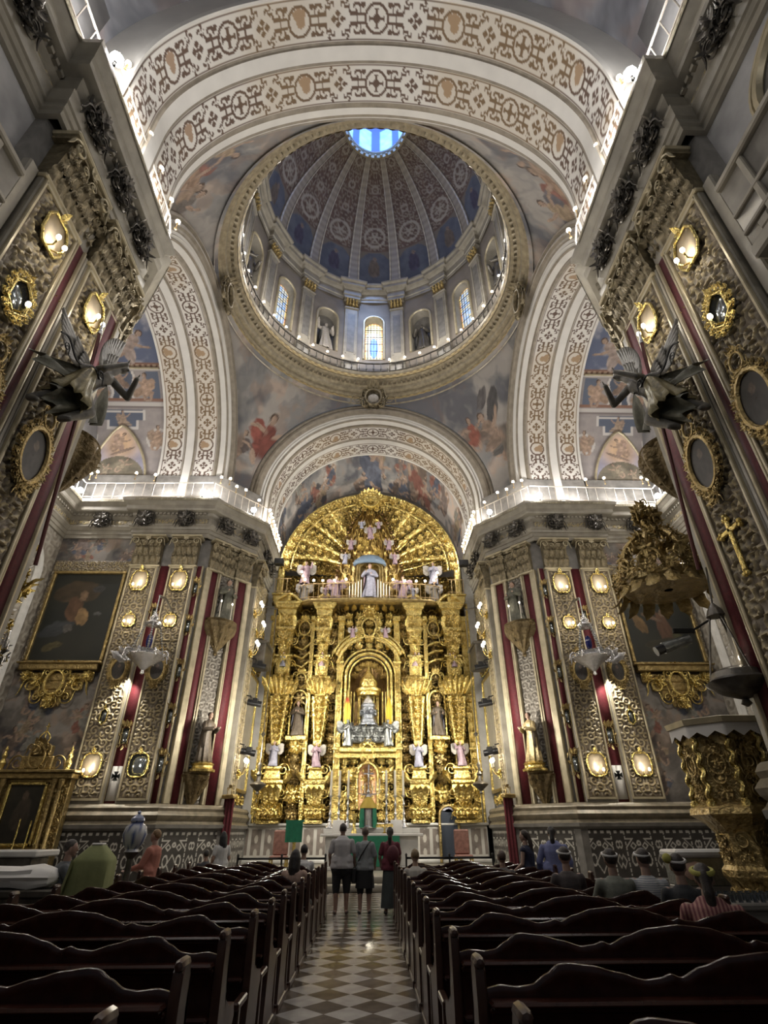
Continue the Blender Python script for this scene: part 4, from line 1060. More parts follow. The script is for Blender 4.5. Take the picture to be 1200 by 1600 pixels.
# estipite columns
def estipite(u, n, seed, k=1.0):
    t = thing('column', None, None, world_pt(FA, u, 2, n))
    t.parent = AL; t.location = t.location - AL.location
    g = MB()
    g.geo(sq([(.50 * k, 2), (.50 * k, 2.12), (.40 * k, 2.2), (.36 * k, 2.9), (.46 * k, 3.2), (.54 * k, 3.55), (.50 * k, 3.66), (.56 * k, 3.74), (.56 * k, 3.86), (.40 * k, 3.95), (.34 * k, 4.3), (.42 * k, 4.4), (.42 * k, 4.5)], u, n), M=FA)
    for sx in (-1, 0, 1): put(g, O_CL[seed % 4], FA, u + sx * .3 * k, 2.55, n + .42 * k, .75 * k, sn=1.2); put(g, O_LEAF, FA, u + sx * .28 * k, 3.0, n + .42 * k, .7 * k)
    for sx in (-1, 1):
        put(g, O_SP, FA, u + sx * .5 * k, 4.35, n + .3 * k, .3 * k, su=sx); put(g, O_SPN, FA, u + sx * .5 * k, 3.3, n + .3 * k, .26 * k, su=sx); put(g, O_LEAF, FA, u + sx * .55 * k, 3.8, n + .3, .7 * k, rot=-sx * .7)
    obj('pedestal', g, M_GOLD, t)
    g = MB()
    g.geo(sq([(.22 * k, 4.5), (.2 * k, 5.4), (.26 * k, 5.5), (.22 * k, 5.56), (.24 * k, 5.8), (.44 * k, 7.8), (.46 * k, 7.9), (.3 * k, 8.0), (.3 * k, 8.15)], u, n), M=FA)
    for z, w in ((5.9, .5), (6.25, .56), (6.6, .62), (6.95, .7), (7.3, .76), (7.65, .84)):
        hw = (.24 + .1 * (z - 5.8)) * k; put(g, O_CL[(seed + int(z * 3)) % 4], FA, u, z, n + hw, w * .82 * k, sn=1.3)
        for sx in (-1, 1): put(g, O_SP, FA, u + sx * hw * .8, z + .12, n + hw * .9, .12 * k, su=sx, sn=1.5)
        for sx in (-1, 1): put(g, O_CL[(seed + 1) % 4], FA @ T(u, 0, n) @ A([[0, 0, sx, 0], [0, 1, 0, 0], [-sx, 0, 0, 0], [0, 0, 0, 1.]]), 0, z, hw, w * .75 * k)
    obj('tapered_shaft', g, M_GOLD, t)
    g = MB()
    for q in range(7): put(g, O_LEAF, FA, u + (q - 3) * .16 * k, 8.05, n + .3 * k - .02 * abs(q - 3), .95 * k, su=.8, sn=1.2, rot=-(q - 3) * .17)
    for q in range(4):
        for sx in (-1, 1): put(g, O_LEAF, FA @ T(u, 0, n) @ A([[0, 0, sx, 0], [0, 1, 0, 0], [-sx, 0, 0, 0], [0, 0, 0, 1.]]), (q - 1.5) * .18 * k, 8.05, .3 * k, .9 * k, su=.8)
    g.geo(sq([(.3 * k, 8.0), (.34 * k, 8.5), (.5 * k, 8.85), (.56 * k, 8.92), (.5 * k, 9.0), (.36 * k, 9.05)], u, n), M=FA)
    obj('leaf_crown', g, M_GOLD, t)
    g = MB()
    g.geo(sq([(.36 * k, 9.0), (.36 * k, 10.0), (.48 * k, 10.05), (.48 * k, 10.15), (.30 * k, 10.25), (.28 * k, 10.7), (.40 * k, 10.8), (.34 * k, 10.9), (.40 * k, 11.5), (.52 * k, 11.62), (.52 * k, 11.74), (.42 * k, 11.8), (.42 * k, 12.5)], u, n), M=FA)
    put(g, O_CART, FA, u, 9.52, n + .38 * k, .8 * k, sn=1.4); put(g, O_CL[1], FA, u, 9.1, n + .38 * k, .5 * k); put(g, O_CL[3], FA, u, 9.9, n + .38 * k, .5 * k); [put(g, O_CL[2], FA, u + sx * .25 * k, z_, n + .4 * k, .42 * k) for sx in (-1, 1) for z_ in (10.95, 11.35, 12.0, 12.3)]; put(g, O_CL[2], FA, u, 10.5, n + .3 * k, .7 * k); put(g, O_CL[0], FA, u, 11.2, n + .38 * k, .8 * k); put(g, O_CL[3], FA, u, 12.15, n + .42 * k, .8 * k)
    for sx in (-1, 1):
        put(g, O_SP, FA, u + sx * .42 * k, 9.7, n + .2, .22 * k, su=sx); put(g, O_SPN, FA, u + sx * .42 * k, 11.0, n + .2, .24 * k, su=sx); put(g, O_LEAF, FA, u + sx * .38 * k, 11.75, n + .4 * k, .75 * k)
    obj('upper_block', g, M_GOLD, t)
    g = MB(); g.geo(sq([(.46 * k, 12.5), (.50 * k, 12.6), (.50 * k, 12.8), (.62 * k, 12.88), (.66 * k, 13.0), (.74 * k, 13.06), (.76 * k, 13.2), (.3, 13.24)], u, n), M=FA)
    for sx in (-1, 1):
        a = np.linspace(0, 1, 9); g.geo(tube(np.stack([u + sx * (.78 - .7 * a) * k, 13.22 + .5 * np.sin(a * 1.6) ** 1.5, np.full(9, n + .5 * k)], -1), .11, 6), M=FA)
    obj('capital_cornice', g, M_GOLD, t)
for i, (u, n, k) in enumerate(((-4.78, .75, 1.06), (-2.62, .72, .92), (2.62, .72, .92), (4.78, .75, 1.06))): estipite(u, n, i, k)
# slender gilt pilasters beside the niche and at the outer edges
for u, w in ((-1.62, .34), (1.62, .34), (-3.28, .2), (3.28, .2), (-5.55, .36), (5.55, .36)):
    g = MB(); g.geo(box(u - w / 2, u + w / 2, 2, 12.4, .1, .62, .03), M=FA)
    for sx in (-1, 1): g.geo(box(u + sx * w * .42 - .03, u + sx * w * .42 + .03, 2.4, 12.2, .6, .68, .01), M=FA)
    if w > .3:
        for z in np.arange(2.8, 12.2, .5): put(g, O_CL[int(z * 3) % 4], FA, u, z, .63, .3)
    g.geo(box(u - w * .7, u + w * .7, 12.3, 12.6, .1, .8, .03), M=FA); g.geo(box(u - w * .7, u + w * .7, 9.8, 9.95, .1, .75, .03), M=FA); g.geo(box(u - w * .7, u + w * .7, 5.3, 5.45, .1, .75, .03), M=FA)
    obj('pilaster', g, M_GOLD, AL)
# dense foliage between the columns, with side niches
for sx in (-1, 1):
    for (a, b, sd) in ((3.35, 4.25, 1), (1.85, 2.15, 2)):
        g = MB(); u0, u1 = (a, b) if sx > 0 else (-b, -a)
        foliate(g, FA, u0, u1, 2.1, 13.2, .34, .62, sd + (5 if sx > 0 else 0)); obj('leaf_carving', g, M_GOLDD, AL)  # darker gilding stands in for the shade between columns
    u = sx * 3.78
    g = MB(); arc = np.linspace(0, PI, 15); P = np.column_stack([u + .42 * np.cos(arc), 7.9 + .42 * np.sin(arc), np.full(15, .62)]); P = np.vstack([[[u + .42, 6.0, .62]], P, [[u - .42, 6.0, .62]]])
    g.geo(tube(P, .07, 6), M=FA); obj('niche_frame', g, M_GOLD, AL); g = MB(); g.geo(box(u - .55, u + .55, 5.75, 5.98, .2, .95, .03), M=FA); put(g, O_CL[1], FA, u, 5.45, .6, .8); obj('niche_shelf', g, M_GOLD, AL); g = MB(); put(g, O_CART, FA, u, 8.9, .5, .9)
    obj('cartouche', g, M_GOLD, AL)
    for z in (9.8, 10.3, 10.8): g = MB(); g.geo(tube([(u - .5, z, .5), (u, z + .22 * sx, .62), (u + .5, z + .3, .5)], .09, 6), M=FA); obj('slanted_moulding', g, M_GOLD, AL)
    g = MB(); put(g, O_CART, FA, u, 11.9, .5, 1.0); obj('cartouche', g, M_GOLD, AL); g = MB(); put(g, O_CL[3], FA, u, 3.3, .5, 1.0); obj('leaf_boss', g, M_GOLD, AL)
# middle bay: arch, niche shell, scrolled broken pediment, predella
g = MB(); arc = np.linspace(0, PI, 25)
for r, n, w in ((1.28, .62, .1), (1.08, .5, .07), (1.5, .7, .06)):
    P = np.column_stack([r * np.cos(arc), 9.1 + r * np.sin(arc), np.full(25, n)]); P = np.vstack([[[r, 5.6, n]], P, [[-r, 5.6, n]]]); g.geo(tube(P, w, 6), M=FA)
obj('niche_arch', g, M_GOLD, AL)
g = MB()
v, q, _ = lathe([(1.2, 5.6), (1.2, 9.1)] + [(1.2 * math.cos(t), 9.1 + 1.2 * math.sin(t)) for t in np.linspace(.15, 1.5, 7)], 22, 0, PI)
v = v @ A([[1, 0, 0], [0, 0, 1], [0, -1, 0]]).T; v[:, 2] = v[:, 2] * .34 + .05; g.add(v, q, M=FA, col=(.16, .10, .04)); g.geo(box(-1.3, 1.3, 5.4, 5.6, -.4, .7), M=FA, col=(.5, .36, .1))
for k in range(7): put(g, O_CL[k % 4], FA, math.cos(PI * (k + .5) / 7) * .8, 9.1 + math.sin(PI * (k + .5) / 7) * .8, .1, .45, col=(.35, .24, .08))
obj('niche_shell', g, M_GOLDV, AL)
g = MB()
for sx in (-1, 1):
    for j, (r, n) in enumerate(((1.75, .75), (1.95, .85), (2.15, .8))):
        a = np.linspace(.35, 1.25, 12) if j else np.linspace(.2, 1.3, 12)
        g.geo(tube(np.stack([sx * r * np.cos(a), 9.6 + r * .95 * np.sin(a), np.full(12, n)], -1), .12 - .02 * j, 6), M=FA)
    put(g, O_SP, FA, sx * .6, 11.6, .8, .32, su=-sx); put(g, O_SP, FA, sx * 1.75, 10.4, .8, .3, su=sx)
put(g, O_CART, FA, 0, 11.9, .7, 1.3); foliate(g, FA, -1.5, 1.5, 10.6, 13.1, .35, .55, 8); put(g, O_CL[2], FA, 0, 12.9, .8, 1.0)
for k in range(7): put(g, O_LEAF, FA, -1.35 + k * .45, 13.25, .9, .6, sv=-1)
obj('broken_pediment', g, M_GOLD, AL)
g = MB(); g.geo(box(-1.5, 1.5, 5.15, 5.4, .1, 1.15, .04), M=FA); g.geo(box(-1.45, 1.45, 4.9, 5.15, .1, .9, .03), M=FA); put(g, O_CART, FA, 0, 5.2, 1.1, .8); foliate(g, FA, -1.45, 1.45, 2.1, 5.0, .36, .5, 4)
arc = np.linspace(0, PI, 17); P = np.column_stack([.52 * np.cos(arc), 4.1 + .6 * np.sin(arc), np.full(17, .8)]); P = np.vstack([[[.52, 2.6, .8]], P, [[-.52, 2.6, .8]]]); g.geo(tube(P, .09, 6), M=FA)
for sx in (-1, 1): put(g, O_CL[0], FA, sx * .9, 4.2, .7, .7); put(g, O_SP, FA, sx * .75, 3.2, .8, .3, su=sx)
obj('predella', g, M_GOLD, AL)
g = MB(); v, q, _ = lathe([(.48, 2.6), (.48, 4.1), (.36, 4.45), (.1, 4.62)], 14, 0, PI); v = v @ A([[1, 0, 0], [0, 0, 1], [0, -1, 0]]).T; v[:, 2] = v[:, 2] * .5 + .62; g.add(v, q, M=FA); obj('tabernacle_niche', g, pbr('pink_lit_gilding', (.62, .36, .2), .35, .6, (12, .5, .04), .3, 9), AL)  # pinkish light inside the niche is put into the gilding colour
# gilded temple in the niche
g = MB(); n0 = .5
g.geo(rd([(.62, 5.6), (.62, 5.75), (.5, 5.8)], 0, n0), M=FA); g.geo(rd([(.55, 8.0), (.62, 8.05), (.62, 8.2), (.7, 8.26), (.7, 8.4), (.5, 8.5), (.52, 8.75), (.4, 9.0), (.2, 9.3), (.08, 9.5), (.02, 9.75)], 0, n0, 18), M=FA)
for k in range(8):
    a = 2 * PI * k / 8 + .2; g.geo(rd([(.045, 5.8), (.045, 8.0)], .55 * math.cos(a), n0 + .3 * math.sin(a), 6), M=FA)
for sx in (-1, 1):
    for w in (.78, .95): g.geo(rd([(.05, 5.6), (.04, 8.3)], sx * w, .45, 6), M=FA)
obj('niche_temple', g, M_GOLD, AL)

# ---- attic: ribbed gilded half dome
RA_, ZA_ = 5.45, 15.6
def apse(al, be, rr=0):
    """al: 0..pi across, be: 0 rim .. 1 centre back"""
    r = (RA_ - rr) * (1 - .62 * be); z0 = 15.6 + .0 * be
    return np.stack([r * np.cos(al), z0 + (r * np.sin(al)) , .55 - 1.0 * np.sin(np.clip(be, 0, 1) * PI / 2) + 0 * al], -1)
n, m = 190, 60; al = np.linspace(0, PI, n); be = np.linspace(0, 1, m); ALx, BE = np.meshgrid(al, be, indexing='ij')
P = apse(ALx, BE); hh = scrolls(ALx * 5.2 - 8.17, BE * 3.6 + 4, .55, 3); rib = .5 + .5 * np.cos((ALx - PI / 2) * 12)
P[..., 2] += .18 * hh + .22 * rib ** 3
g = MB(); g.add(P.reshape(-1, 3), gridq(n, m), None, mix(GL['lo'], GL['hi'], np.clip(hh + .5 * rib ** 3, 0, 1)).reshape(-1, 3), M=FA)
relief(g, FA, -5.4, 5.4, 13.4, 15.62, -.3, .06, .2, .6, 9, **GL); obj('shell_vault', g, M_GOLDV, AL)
g = MB()
for k in range(11):
    a = PI * (k + .5) / 11
    if abs(a - PI / 2) < .3: continue
    b = np.linspace(0, 1, 14); P = apse(np.full(14, a) + (PI / 2 - a) * .22 * b, b); P[:, 2] += .2
    g.geo(tube(P, .17, 8), M=FA)
    for q in (3, 5, 7, 9): put(g, O_CL[(k + q) % 4], FA, P[q][0], P[q][1], P[q][2] + .12, .42, rot=a)
    Pm = apse(np.full(14, a + PI / 22) + (PI / 2 - a - PI / 22) * .22 * b, b)
    for q in (1, 3, 5, 7): put(g, O_CL[(k + q) % 4], FA, Pm[q][0], Pm[q][1], Pm[q][2] + .22, .62 - .03 * q, rot=a - PI / 2)
    P2 = apse(np.full(14, a + .07), b); P2[:, 2] += .15; g.geo(tube(P2, .05, 5), M=FA)
for k in range(26):
    a = PI * (k + .5) / 26; p = apse(A([a]), A([.0]))[0]; q = apse(A([a]), A([.16]))[0]
    put(g, O_CL[k % 4], FA, p[0] * .97, 15.6 + (p[1] - 15.6) * .97, .75, .66, rot=a - PI / 2); put(g, O_LEAF, FA, q[0], q[1], .5, .5, rot=a - PI / 2)
a = np.linspace(0, PI, 60)
for dr, w in ((.12, .1), (-.55, .07)): g.geo(tube(np.stack([(RA_ + dr) * np.cos(a), 15.6 + (RA_ + dr) * np.sin(a), np.full(60, .72)], -1), w, 6), M=FA)
for sx in (-1, 1): g.geo(box(sx * 5.45 - .2, sx * 5.45 + .2, 13.4, 15.6, .3, .9, .05), M=FA)
obj('shell_rib', g, M_GOLD, AL)
g = MB()
for k in range(18): put(g, O_LEAF, FA, .3 * math.cos(k * PI / 9), 20.6 + .3 * math.sin(k * PI / 9), 1.0, .62, rot=k * PI / 9 - PI / 2, sn=.8)
for k in range(12): put(g, O_CL[k % 4], FA, .78 * math.cos(k * PI / 6), 20.6 + .72 * math.sin(k * PI / 6), .9, .42, rot=k * PI / 6)
g.geo(tube([(.56 * math.cos(x), 20.6 + .54 * math.sin(x), 1.1) for x in np.linspace(0, 2 * PI, 25)[:-1]], .08, 6, closed=True), M=FA); put(g, O_ROS, FA, 0, 20.6, 1.15, .4); obj('crest', g, M_GOLD, AL)
# tall triangular picture of clouds and cherubs above the upper niche
g = MB(); t = np.linspace(0, 1, 40); s = np.linspace(-1, 1, 50); TT, SS = np.meshgrid(t, s, indexing='ij')
wid = 2.15 * np.sqrt(np.clip(1 - TT ** 1.5, 0, 1)) + .04; hh = scrolls(SS * 2, TT * 6, .5, 2)
g.add(np.stack([SS * wid, 13.6 + 6.6 * TT, .35 + .55 * (1 - SS ** 2) * (.4 + .6 * TT) + .15 * hh], -1).reshape(-1, 3), gridq(40, 50), None, mix((.16, .09, .03), (.62, .45, .15), hh).reshape(-1, 3), M=FA)
for sx in (-1, 1):
    P = np.stack([sx * (2.15 * np.sqrt(np.clip(1 - t ** 1.5, 0, 1)) + .06), 13.6 + 6.6 * t, .5 + .2 * t], -1)
    for i in range(0, 40, 2): g.geo(sphere(P[i], .13, 6, 4), M=FA, col=(.12, .07, .03))
for k in range(20): put(g, O_CL[k % 4], FA, random.uniform(-1, 1) * 1.3 * (1 - k / 24), 14.4 + k * .27, .75 + .1 * (k % 2), .5, col=(.6, .44, .14))
obj('upper_relief', g, M_GOLDV, AL)
g = MB(); arc = np.linspace(0, PI, 15)
for r in (.62, .78): g.geo(tube(np.vstack([[[r, 13.5, 1.15]], np.column_stack([r * np.cos(arc), 15.5 + r * .7 * np.sin(arc), np.full(15, 1.15)]), [[-r, 13.5, 1.15]]]), .07, 6), M=FA)
for sx in (-1, 1): g.geo(rd([(.1, 13.5), (.12, 13.7), (.08, 13.8), (.08, 15.3), (.13, 15.4), (.13, 15.6)], sx * 1.0, 1.1, 8), M=FA); put(g, O_SP, FA, sx * 1.5, 14.4, 1.0, .4, su=sx); put(g, O_SPN, FA, sx * 1.45, 15.4, 1.0, .3, su=sx)
g.geo(box(-.58, .58, 13.5, 15.6, .86, .92), M=FA); obj('upper_niche', g, M_GOLDD, AL)
g = MB(); v, q, _ = lathe([(.95, 15.75), (1.0, 15.85), (.9, 16.05), (.6, 16.3), (.2, 16.42)], 20, 0, PI, fold=A([.06, .06, .05, .03, 0]), nf=14); v = v @ A([[1, 0, 0], [0, 0, 1], [0, -1, 0]]).T; v[:, 2] = -v[:, 2] * .6 + 1.1; g.add(v, q, M=FA)
g.geo(tube([(.95 * math.cos(x), 15.75, 1.1 + .57 * math.sin(x)) for x in np.linspace(0, PI, 15)], .09, 6), M=FA); obj('niche_canopy', g, pbr('blue_grey_canopy', (.16, .22, .30), .5, .2), AL)
# angels and cherubs carved on it: silvered, fixed parts
def angel_part(u, v, n, h, seed, m):
    B, R, W = carve(h, seed, True, seed % 2); L = np.eye(4); L[:3, 3] = (u, v, n); M = FA @ L @ ZUP; g = MB()
    for q in (B, R, W):
        for V in q.V: pass
    for k, q in enumerate((B, R, W)):
        gg = pack(q) if q.V else None
        if gg is not None: g.geo(gg, M=M, mat=(0, 1, 2)[k])
    obj('angel_figure', g, m, AL, 60)
M_ANG = [M_SKIN, M_ROBEP, M_ROBEW]; M_ANG2 = [M_SKIN, M_ROBEB, M_ROBEW]
for i, (u, v, n, h) in enumerate(((-4.78, 4.5, 1.25, 1.15), (4.78, 4.5, 1.25, 1.15), (-2.62, 4.45, 1.2, 1.15), (2.62, 4.45, 1.2, 1.15), (-2.62, 9.55, 1.05, .8), (2.62, 9.55, 1.05, .8), (-4.78, 9.5, 1.15, .8), (4.78, 9.5, 1.15, .8),
        (-2.62, 13.5, 1.1, .9), (2.62, 13.5, 1.1, .9), (-1.2, 16.9, 1.0, .8), (1.2, 16.9, 1.0, .8), (-1.55, 15.9, 1.0, .8), (1.55, 15.9, 1.0, .8), (0, 17.6, 1.15, 1.0), (-.55, 18.4, 1.05, .6), (.55, 18.4, 1.05, .6), (-3.95, 14.6, .8, 1.5), (3.95, 14.6, .8, 1.5), (-.95, 11.2, .95, .7), (.95, 11.2, .95, .7))):
    angel_part(u, v, n, h, i, M_ANG if i % 3 else M_ANG2)
# gallery floor under the upper tier
g = MB(); pl = [(-5.8, .9), (-4.2, 1.05), (-3.6, 1.5), (-1.2, 1.75), (0, 1.8), (1.2, 1.75), (3.6, 1.5), (4.2, 1.05), (5.8, .9)]
P = A([(-5.8, 0)] + pl + [(5.8, 0)]); v, q, t = prism(P, 13.22, 13.36); g.add(A([[1, 0, 0], [0, 0, 1], [0, 1, 0]]) @ np.zeros((3, 0)) if False else np.stack([v[:, 0], v[:, 2], v[:, 1]], -1), q, t, M=FA); obj('gallery_floor', g, M_GOLDD, AL, 0)
for sx in (-1, 1):
    g = MB(); g.geo(box(sx * 5.2 - .55, sx * 5.2 + .55, 13.36, 13.75, .2, 1.15, .05), M=FA); g.geo(box(sx * 5.2 - .62, sx * 5.2 + .62, 13.75, 13.86, .2, 1.22, .03), M=FA); obj('gallery_pedestal', g, M_GOLD, AL)
# ================================================================ furnishings on the piers
SIDEWORD = {'left': 'left', 'right': 'right'}
def oct_(w, h, k=8):
    return A([(w / 2 * (abs(math.cos(a)) ** .55) * np.sign(math.cos(a)), h / 2 * (abs(math.sin(a)) ** .8) * np.sign(math.sin(a))) for a in [2 * PI * (i + .5) / k for i in range(k)]])
def mirror(label, F, u, v, n, w, h, lit=2, group=None, big=False, dim=False, k=8):
    t = thing('wall_mirror', label, 'mirror', world_pt(F, u, v, n), 0, group)
    P = oct_(w, h, k); m = len(P); L = F @ T(u, v, n)
    g = MB(); g.geo(tube(np.column_stack([P, np.full(m, .05)]), .022 + .018 * w, 6, closed=True), M=L)
    if big:
        for i in range(14):
            a = 2 * PI * i / 14; put(g, O_CL[i % 4], L, w * .62 * math.cos(a), h * .60 * math.sin(a), .03, w * .42, rot=a)
    put(g, O_LEAF, L, 0, h / 2 + .0, .04, .26 * h, su=1.2); put(g, O_ROS, L, 0, h / 2 + .03, .06, .09 * h + .03)
    obj('frame', g, M_GOLD, t)
    g = MB(); g.geo(prism(P * .97, 0, .03), M=L); obj('glass', g, M_MIRRORB if dim else M_GLOWM, t, 0)
    for i in range(lit):
        sx = (i - (lit - 1) / 2) * .34 * w if lit > 1 else 0
        g = MB(); z0 = -h * .42; 
        g.geo(tube([(sx * .5, z0, .06), (sx * .8, z0 - .05, .2), (sx, z0 + .02, .26), (sx, z0 + .1, .26)], .018, 5), M=L, mat=0); g.geo(sphere((sx, z0 + .15, .26), .045, 8, 6, ry=1.5), M=L, mat=1); obj('candle_bulb', g, [M_GOLD, M_BULB], t)
    return t
def giltframe(label, F, u, v, n, s, group, dark=True):
    t = thing('framed_mirror', label, 'mirror', world_pt(F, u, v, n), 0, group); L = F @ T(u, v, n)
    g = MB(); P = A([(-.13, -.26), (.13, -.26), (.13, .26), (-.13, .26)]) * s
    g.geo(tube(np.column_stack([P, np.full(4, .04)]), .035 * s, 5, closed=True), M=L)
    for sx in (-1, 1):
        put(g, O_SP, L, sx * .15 * s, .3 * s, .05, .09 * s, su=sx); put(g, O_SPN, L, sx * .15 * s, -.3 * s, .05, .08 * s, su=sx)
        put(g, O_LEAF, L, sx * .15 * s, 0, .03, .2 * s, rot=-sx * .9)
    for k in (-1, 0, 1): put(g, O_LEAF, L, k * .07 * s, .3 * s, .04, .26 * s, rot=-k * .4)
    put(g, O_LEAF, L, 0, -.3 * s, .04, .2 * s, sv=-1); obj('moulding', g, M_GOLDD, t)
    g = MB(); g.geo(box(-.12 * s, .12 * s, -.25 * s, .25 * s, 0, .03), M=L); obj('pane', g, M_MIRRORB if dark else M_STONEG, t, 0); return t
def oval(label, F, u, v, n, w, h, seed):
    t = thing('oval_painting', label, 'painting', world_pt(F, u, v, n)); L = F @ T(u, v, n); a = np.linspace(0, 2 * PI, 33)[:-1]
    g = MB(); P = np.column_stack([w / 2 * np.cos(a), h / 2 * np.sin(a), np.full(32, .06)]); g.geo(tube(P, .05, 6, closed=True), M=L)
    r = random.Random(seed)
    for i in range(18):
        b = 2 * PI * i / 18; put(g, r.choice(O_CL), L, (w / 2 + .07) * math.cos(b), (h / 2 + .07) * math.sin(b), .03, .24, rot=b)
    put(g, O_CART, L, 0, h / 2 + .25, .06, .45); put(g, O_CL[0], L, 0, -h / 2 - .2, .06, .4); obj('frame', g, M_GOLDD, t)
    g = MB(); rr = np.linspace(0.02, 1, 20); R, AA = np.meshgrid(rr, np.linspace(0, 2 * PI, 40), indexing='ij'); U = R * np.cos(AA) * w / 2; V = R * np.sin(AA) * h / 2
    C = mix((.03, .03, .028), (.07, .06, .05), fbm(U * 4, V * 4, 4, seed)); C = blobs(C, U, V, [(0, -.12, w * .25, h * .3, 0, (.06, .05, .045)), (.0, h * .18, w * .12, h * .1, 0, (.14, .1, .075))])
    g.add(np.stack([U, V, np.full_like(U, .04)], -1).reshape(-1, 3), gridq(20, 40), None, C.reshape(-1, 3), M=L); obj('canvas', g, M_PAINT, t); return t
def corbel(label, F, u, v0, v1, n, r, mat, lobes=8):
    t = thing('statue_corbel', label, 'corbel', world_pt(F, u, v0, n)); h = v1 - v0
    pr = [(.02, 0), (.12, .05 * h), (.08, .12 * h), (.16, .2 * h), (.2 * r / .6, .28 * h), (.62 * r, .5 * h), (.88 * r, .7 * h), (.97 * r, .86 * h), (r, .93 * h), (.9 * r, .95 * h), (r * .97, h), (.02, h)]
    v, q, _ = lathe(pr, 90, PI, 2 * PI, ry=.8, fold=A([0, 0, 0, .04, .08, .12, .12, .09, .03, 0, 0, 0]), nf=lobes); L = np.eye(4); L[:3, 3] = (u, v0, n)
    g = MB(); g.add(v, q, M=F @ L @ ZUP)
    for k in range(5): a = -.9 + .45 * k; put(g, O_LEAF, F, u + math.sin(a) * r * .5, v0 + h * .45, n + math.cos(a) * r * .42, h * .42, su=.7)
    obj('bowl', g, mat, t)
    return t
M_ROBEST = pbr('weathered_carved_wood', (.17, .16, .14), .5, .1, (12, .35, .03), .35, 6); M_ROBEG2 = pbr('worn_gilt_drapery', (.20, .17, .09), .45, .35, (14, .4, .03), .4, 7)
M_CORB = pbr('dull_gilded_corbel', (.17, .125, .06), .42, .5, (9, .9, .08), .3, 6)
BATCH = {'left': 'left', 'right': 'right'}
for nm, S in SIDES:
    F = S @ frame((0, 23.2, 0), (1, 0, 0)); Fc = S @ frame((-8.02, 23.29, 0), (1.72, 1.91, 0)); Fn = S @ frame((-WN, 0, 0), (0, 1, 0))
    oth = 'left' if nm == 'left' else 'right'
    for u, who in ((-10.85, 'outer'), (-9.03, 'inner')):
        mirror('octagonal gilt mirror with lit bulbs at the top of the far %s pier, %s pilaster' % (oth, who), F, u, 11.72, .38, .78, 1.02, 2)
        mirror('small lit mirror halfway up the far %s pier, %s pilaster' % (oth, who), F, u, 9.78, .38, .55, .6, 2)
        mirror('low gilt mirror at the base of the far %s pier, %s pilaster' % (oth, who), F, u, 3.92, .38, .76, .86, 0 if (nm == 'left' and who == 'inner') else 2, dim=(nm == 'left' and who == 'inner'), k=12)
        oval('oval gilt framed painting on the %s pilaster of the far %s pier' % (who, oth), F, u + (.1 if who == 'outer' else -.1), 7.6, .36, .62, .9, 3 if who == 'outer' else 5)
    # slim mirror inside the floodlit carving
    mirror('slim dim mirror in the floodlit carving of the far %s pier' % oth, F, -10.85, 5.7, .4, .3, .62, 0, dim=True, k=6)
    for i, z in enumerate((11.45, 9.6, 7.6, 5.75, 3.95)):
        giltframe('gilt frame on the crimson strip of the far %s pier, %s of five' % (oth, ('topmost', 'second from top', 'middle', 'second from bottom', 'lowest')[i]), F, -8.27, z, .14, 1.0 if i < 4 else 1.15, 'gilt frames on the crimson strips')
    giltframe('gilt frame above the hanging lamp between the pilasters of the far %s pier' % oth, F, -9.91, 10.2, .14, .9, None); giltframe('gilt frame below the floodlit crimson cloth of the far %s pier' % oth, F, -9.91, 5.0, .14, 1.15, None)
    # white consecration panel with a dark cross
    g = MB(); g.geo(box(-10.1, -9.72, 2.7, 3.9, .12, .15), M=F); t = obj('cross_panel', g, M_LACE, None, 0, label='white panel with a dark cross low between the pilasters of the far %s pier' % oth, category='panel')
    g = MB()
    for k in range(4):
        L = F @ T(-9.91, 3.55, .155) @ T(0, 0, 0, rz=k * PI / 2); g.geo(box(-.045, .045, .0, .1, 0, .01), M=L); g.add([[-.045, .06, .01], [.045, .06, .01], [.1, .16, .01], [-.1, .16, .01]], [[0, 1, 2, 3]], M=L)
    obj('cross', g, M_BLACK, t, 0, world=False)
    # corner statues
    corbel('dark gilded lower corbel on the chamfer of the far %s pier' % oth, Fc, 1.17, 2.35, 3.75, .1, .62, M_CORB); 
    corbel('broad shell corbel high on the chamfer of the far %s pier' % oth, Fc, 1.17, 8.55, 10.15, .1, .85, M_CORB)
    g = MB(); L = np.eye(4); L[:3, 3] = (1.17, 3.75, .56)
    v, q, _ = lathe([(.02, 0), (.5, 0), (.52, .08), (.42, .14), (.4, .22), (.46, .28), (.36, .36), (.02, .36)], 20); g.add(v, q, M=Fc @ L @ ZUP); t = obj('statue_pedestal', g, M_GOLD, None, 40, label='round stepped gilt pedestal under the lower saint of the far %s pier' % oth, category='pedestal')
    mats = [M_SKIN, M_HAIR, M_ROBEG if nm == 'right' else M_ROBED, M_ROBED, M_ROBEK]
    statue('saint_statue', 'carved saint in a %s habit standing on the lower corbel of the far %s pier' % ('gilded' if nm == 'right' else 'dark', oth), 'statue', S, Fc, 1.17, 4.11, .56, 1.95, 3, mats, face=.3)
    statue('saint_statue', 'dim carved saint on the upper shell corbel of the far %s pier' % oth, 'statue', S, Fc, 1.17, 10.15, .35, 2.1, 6, [M_SKIN, M_HAIR, M_ROBEK, M_DSTONE, M_ROBEK])
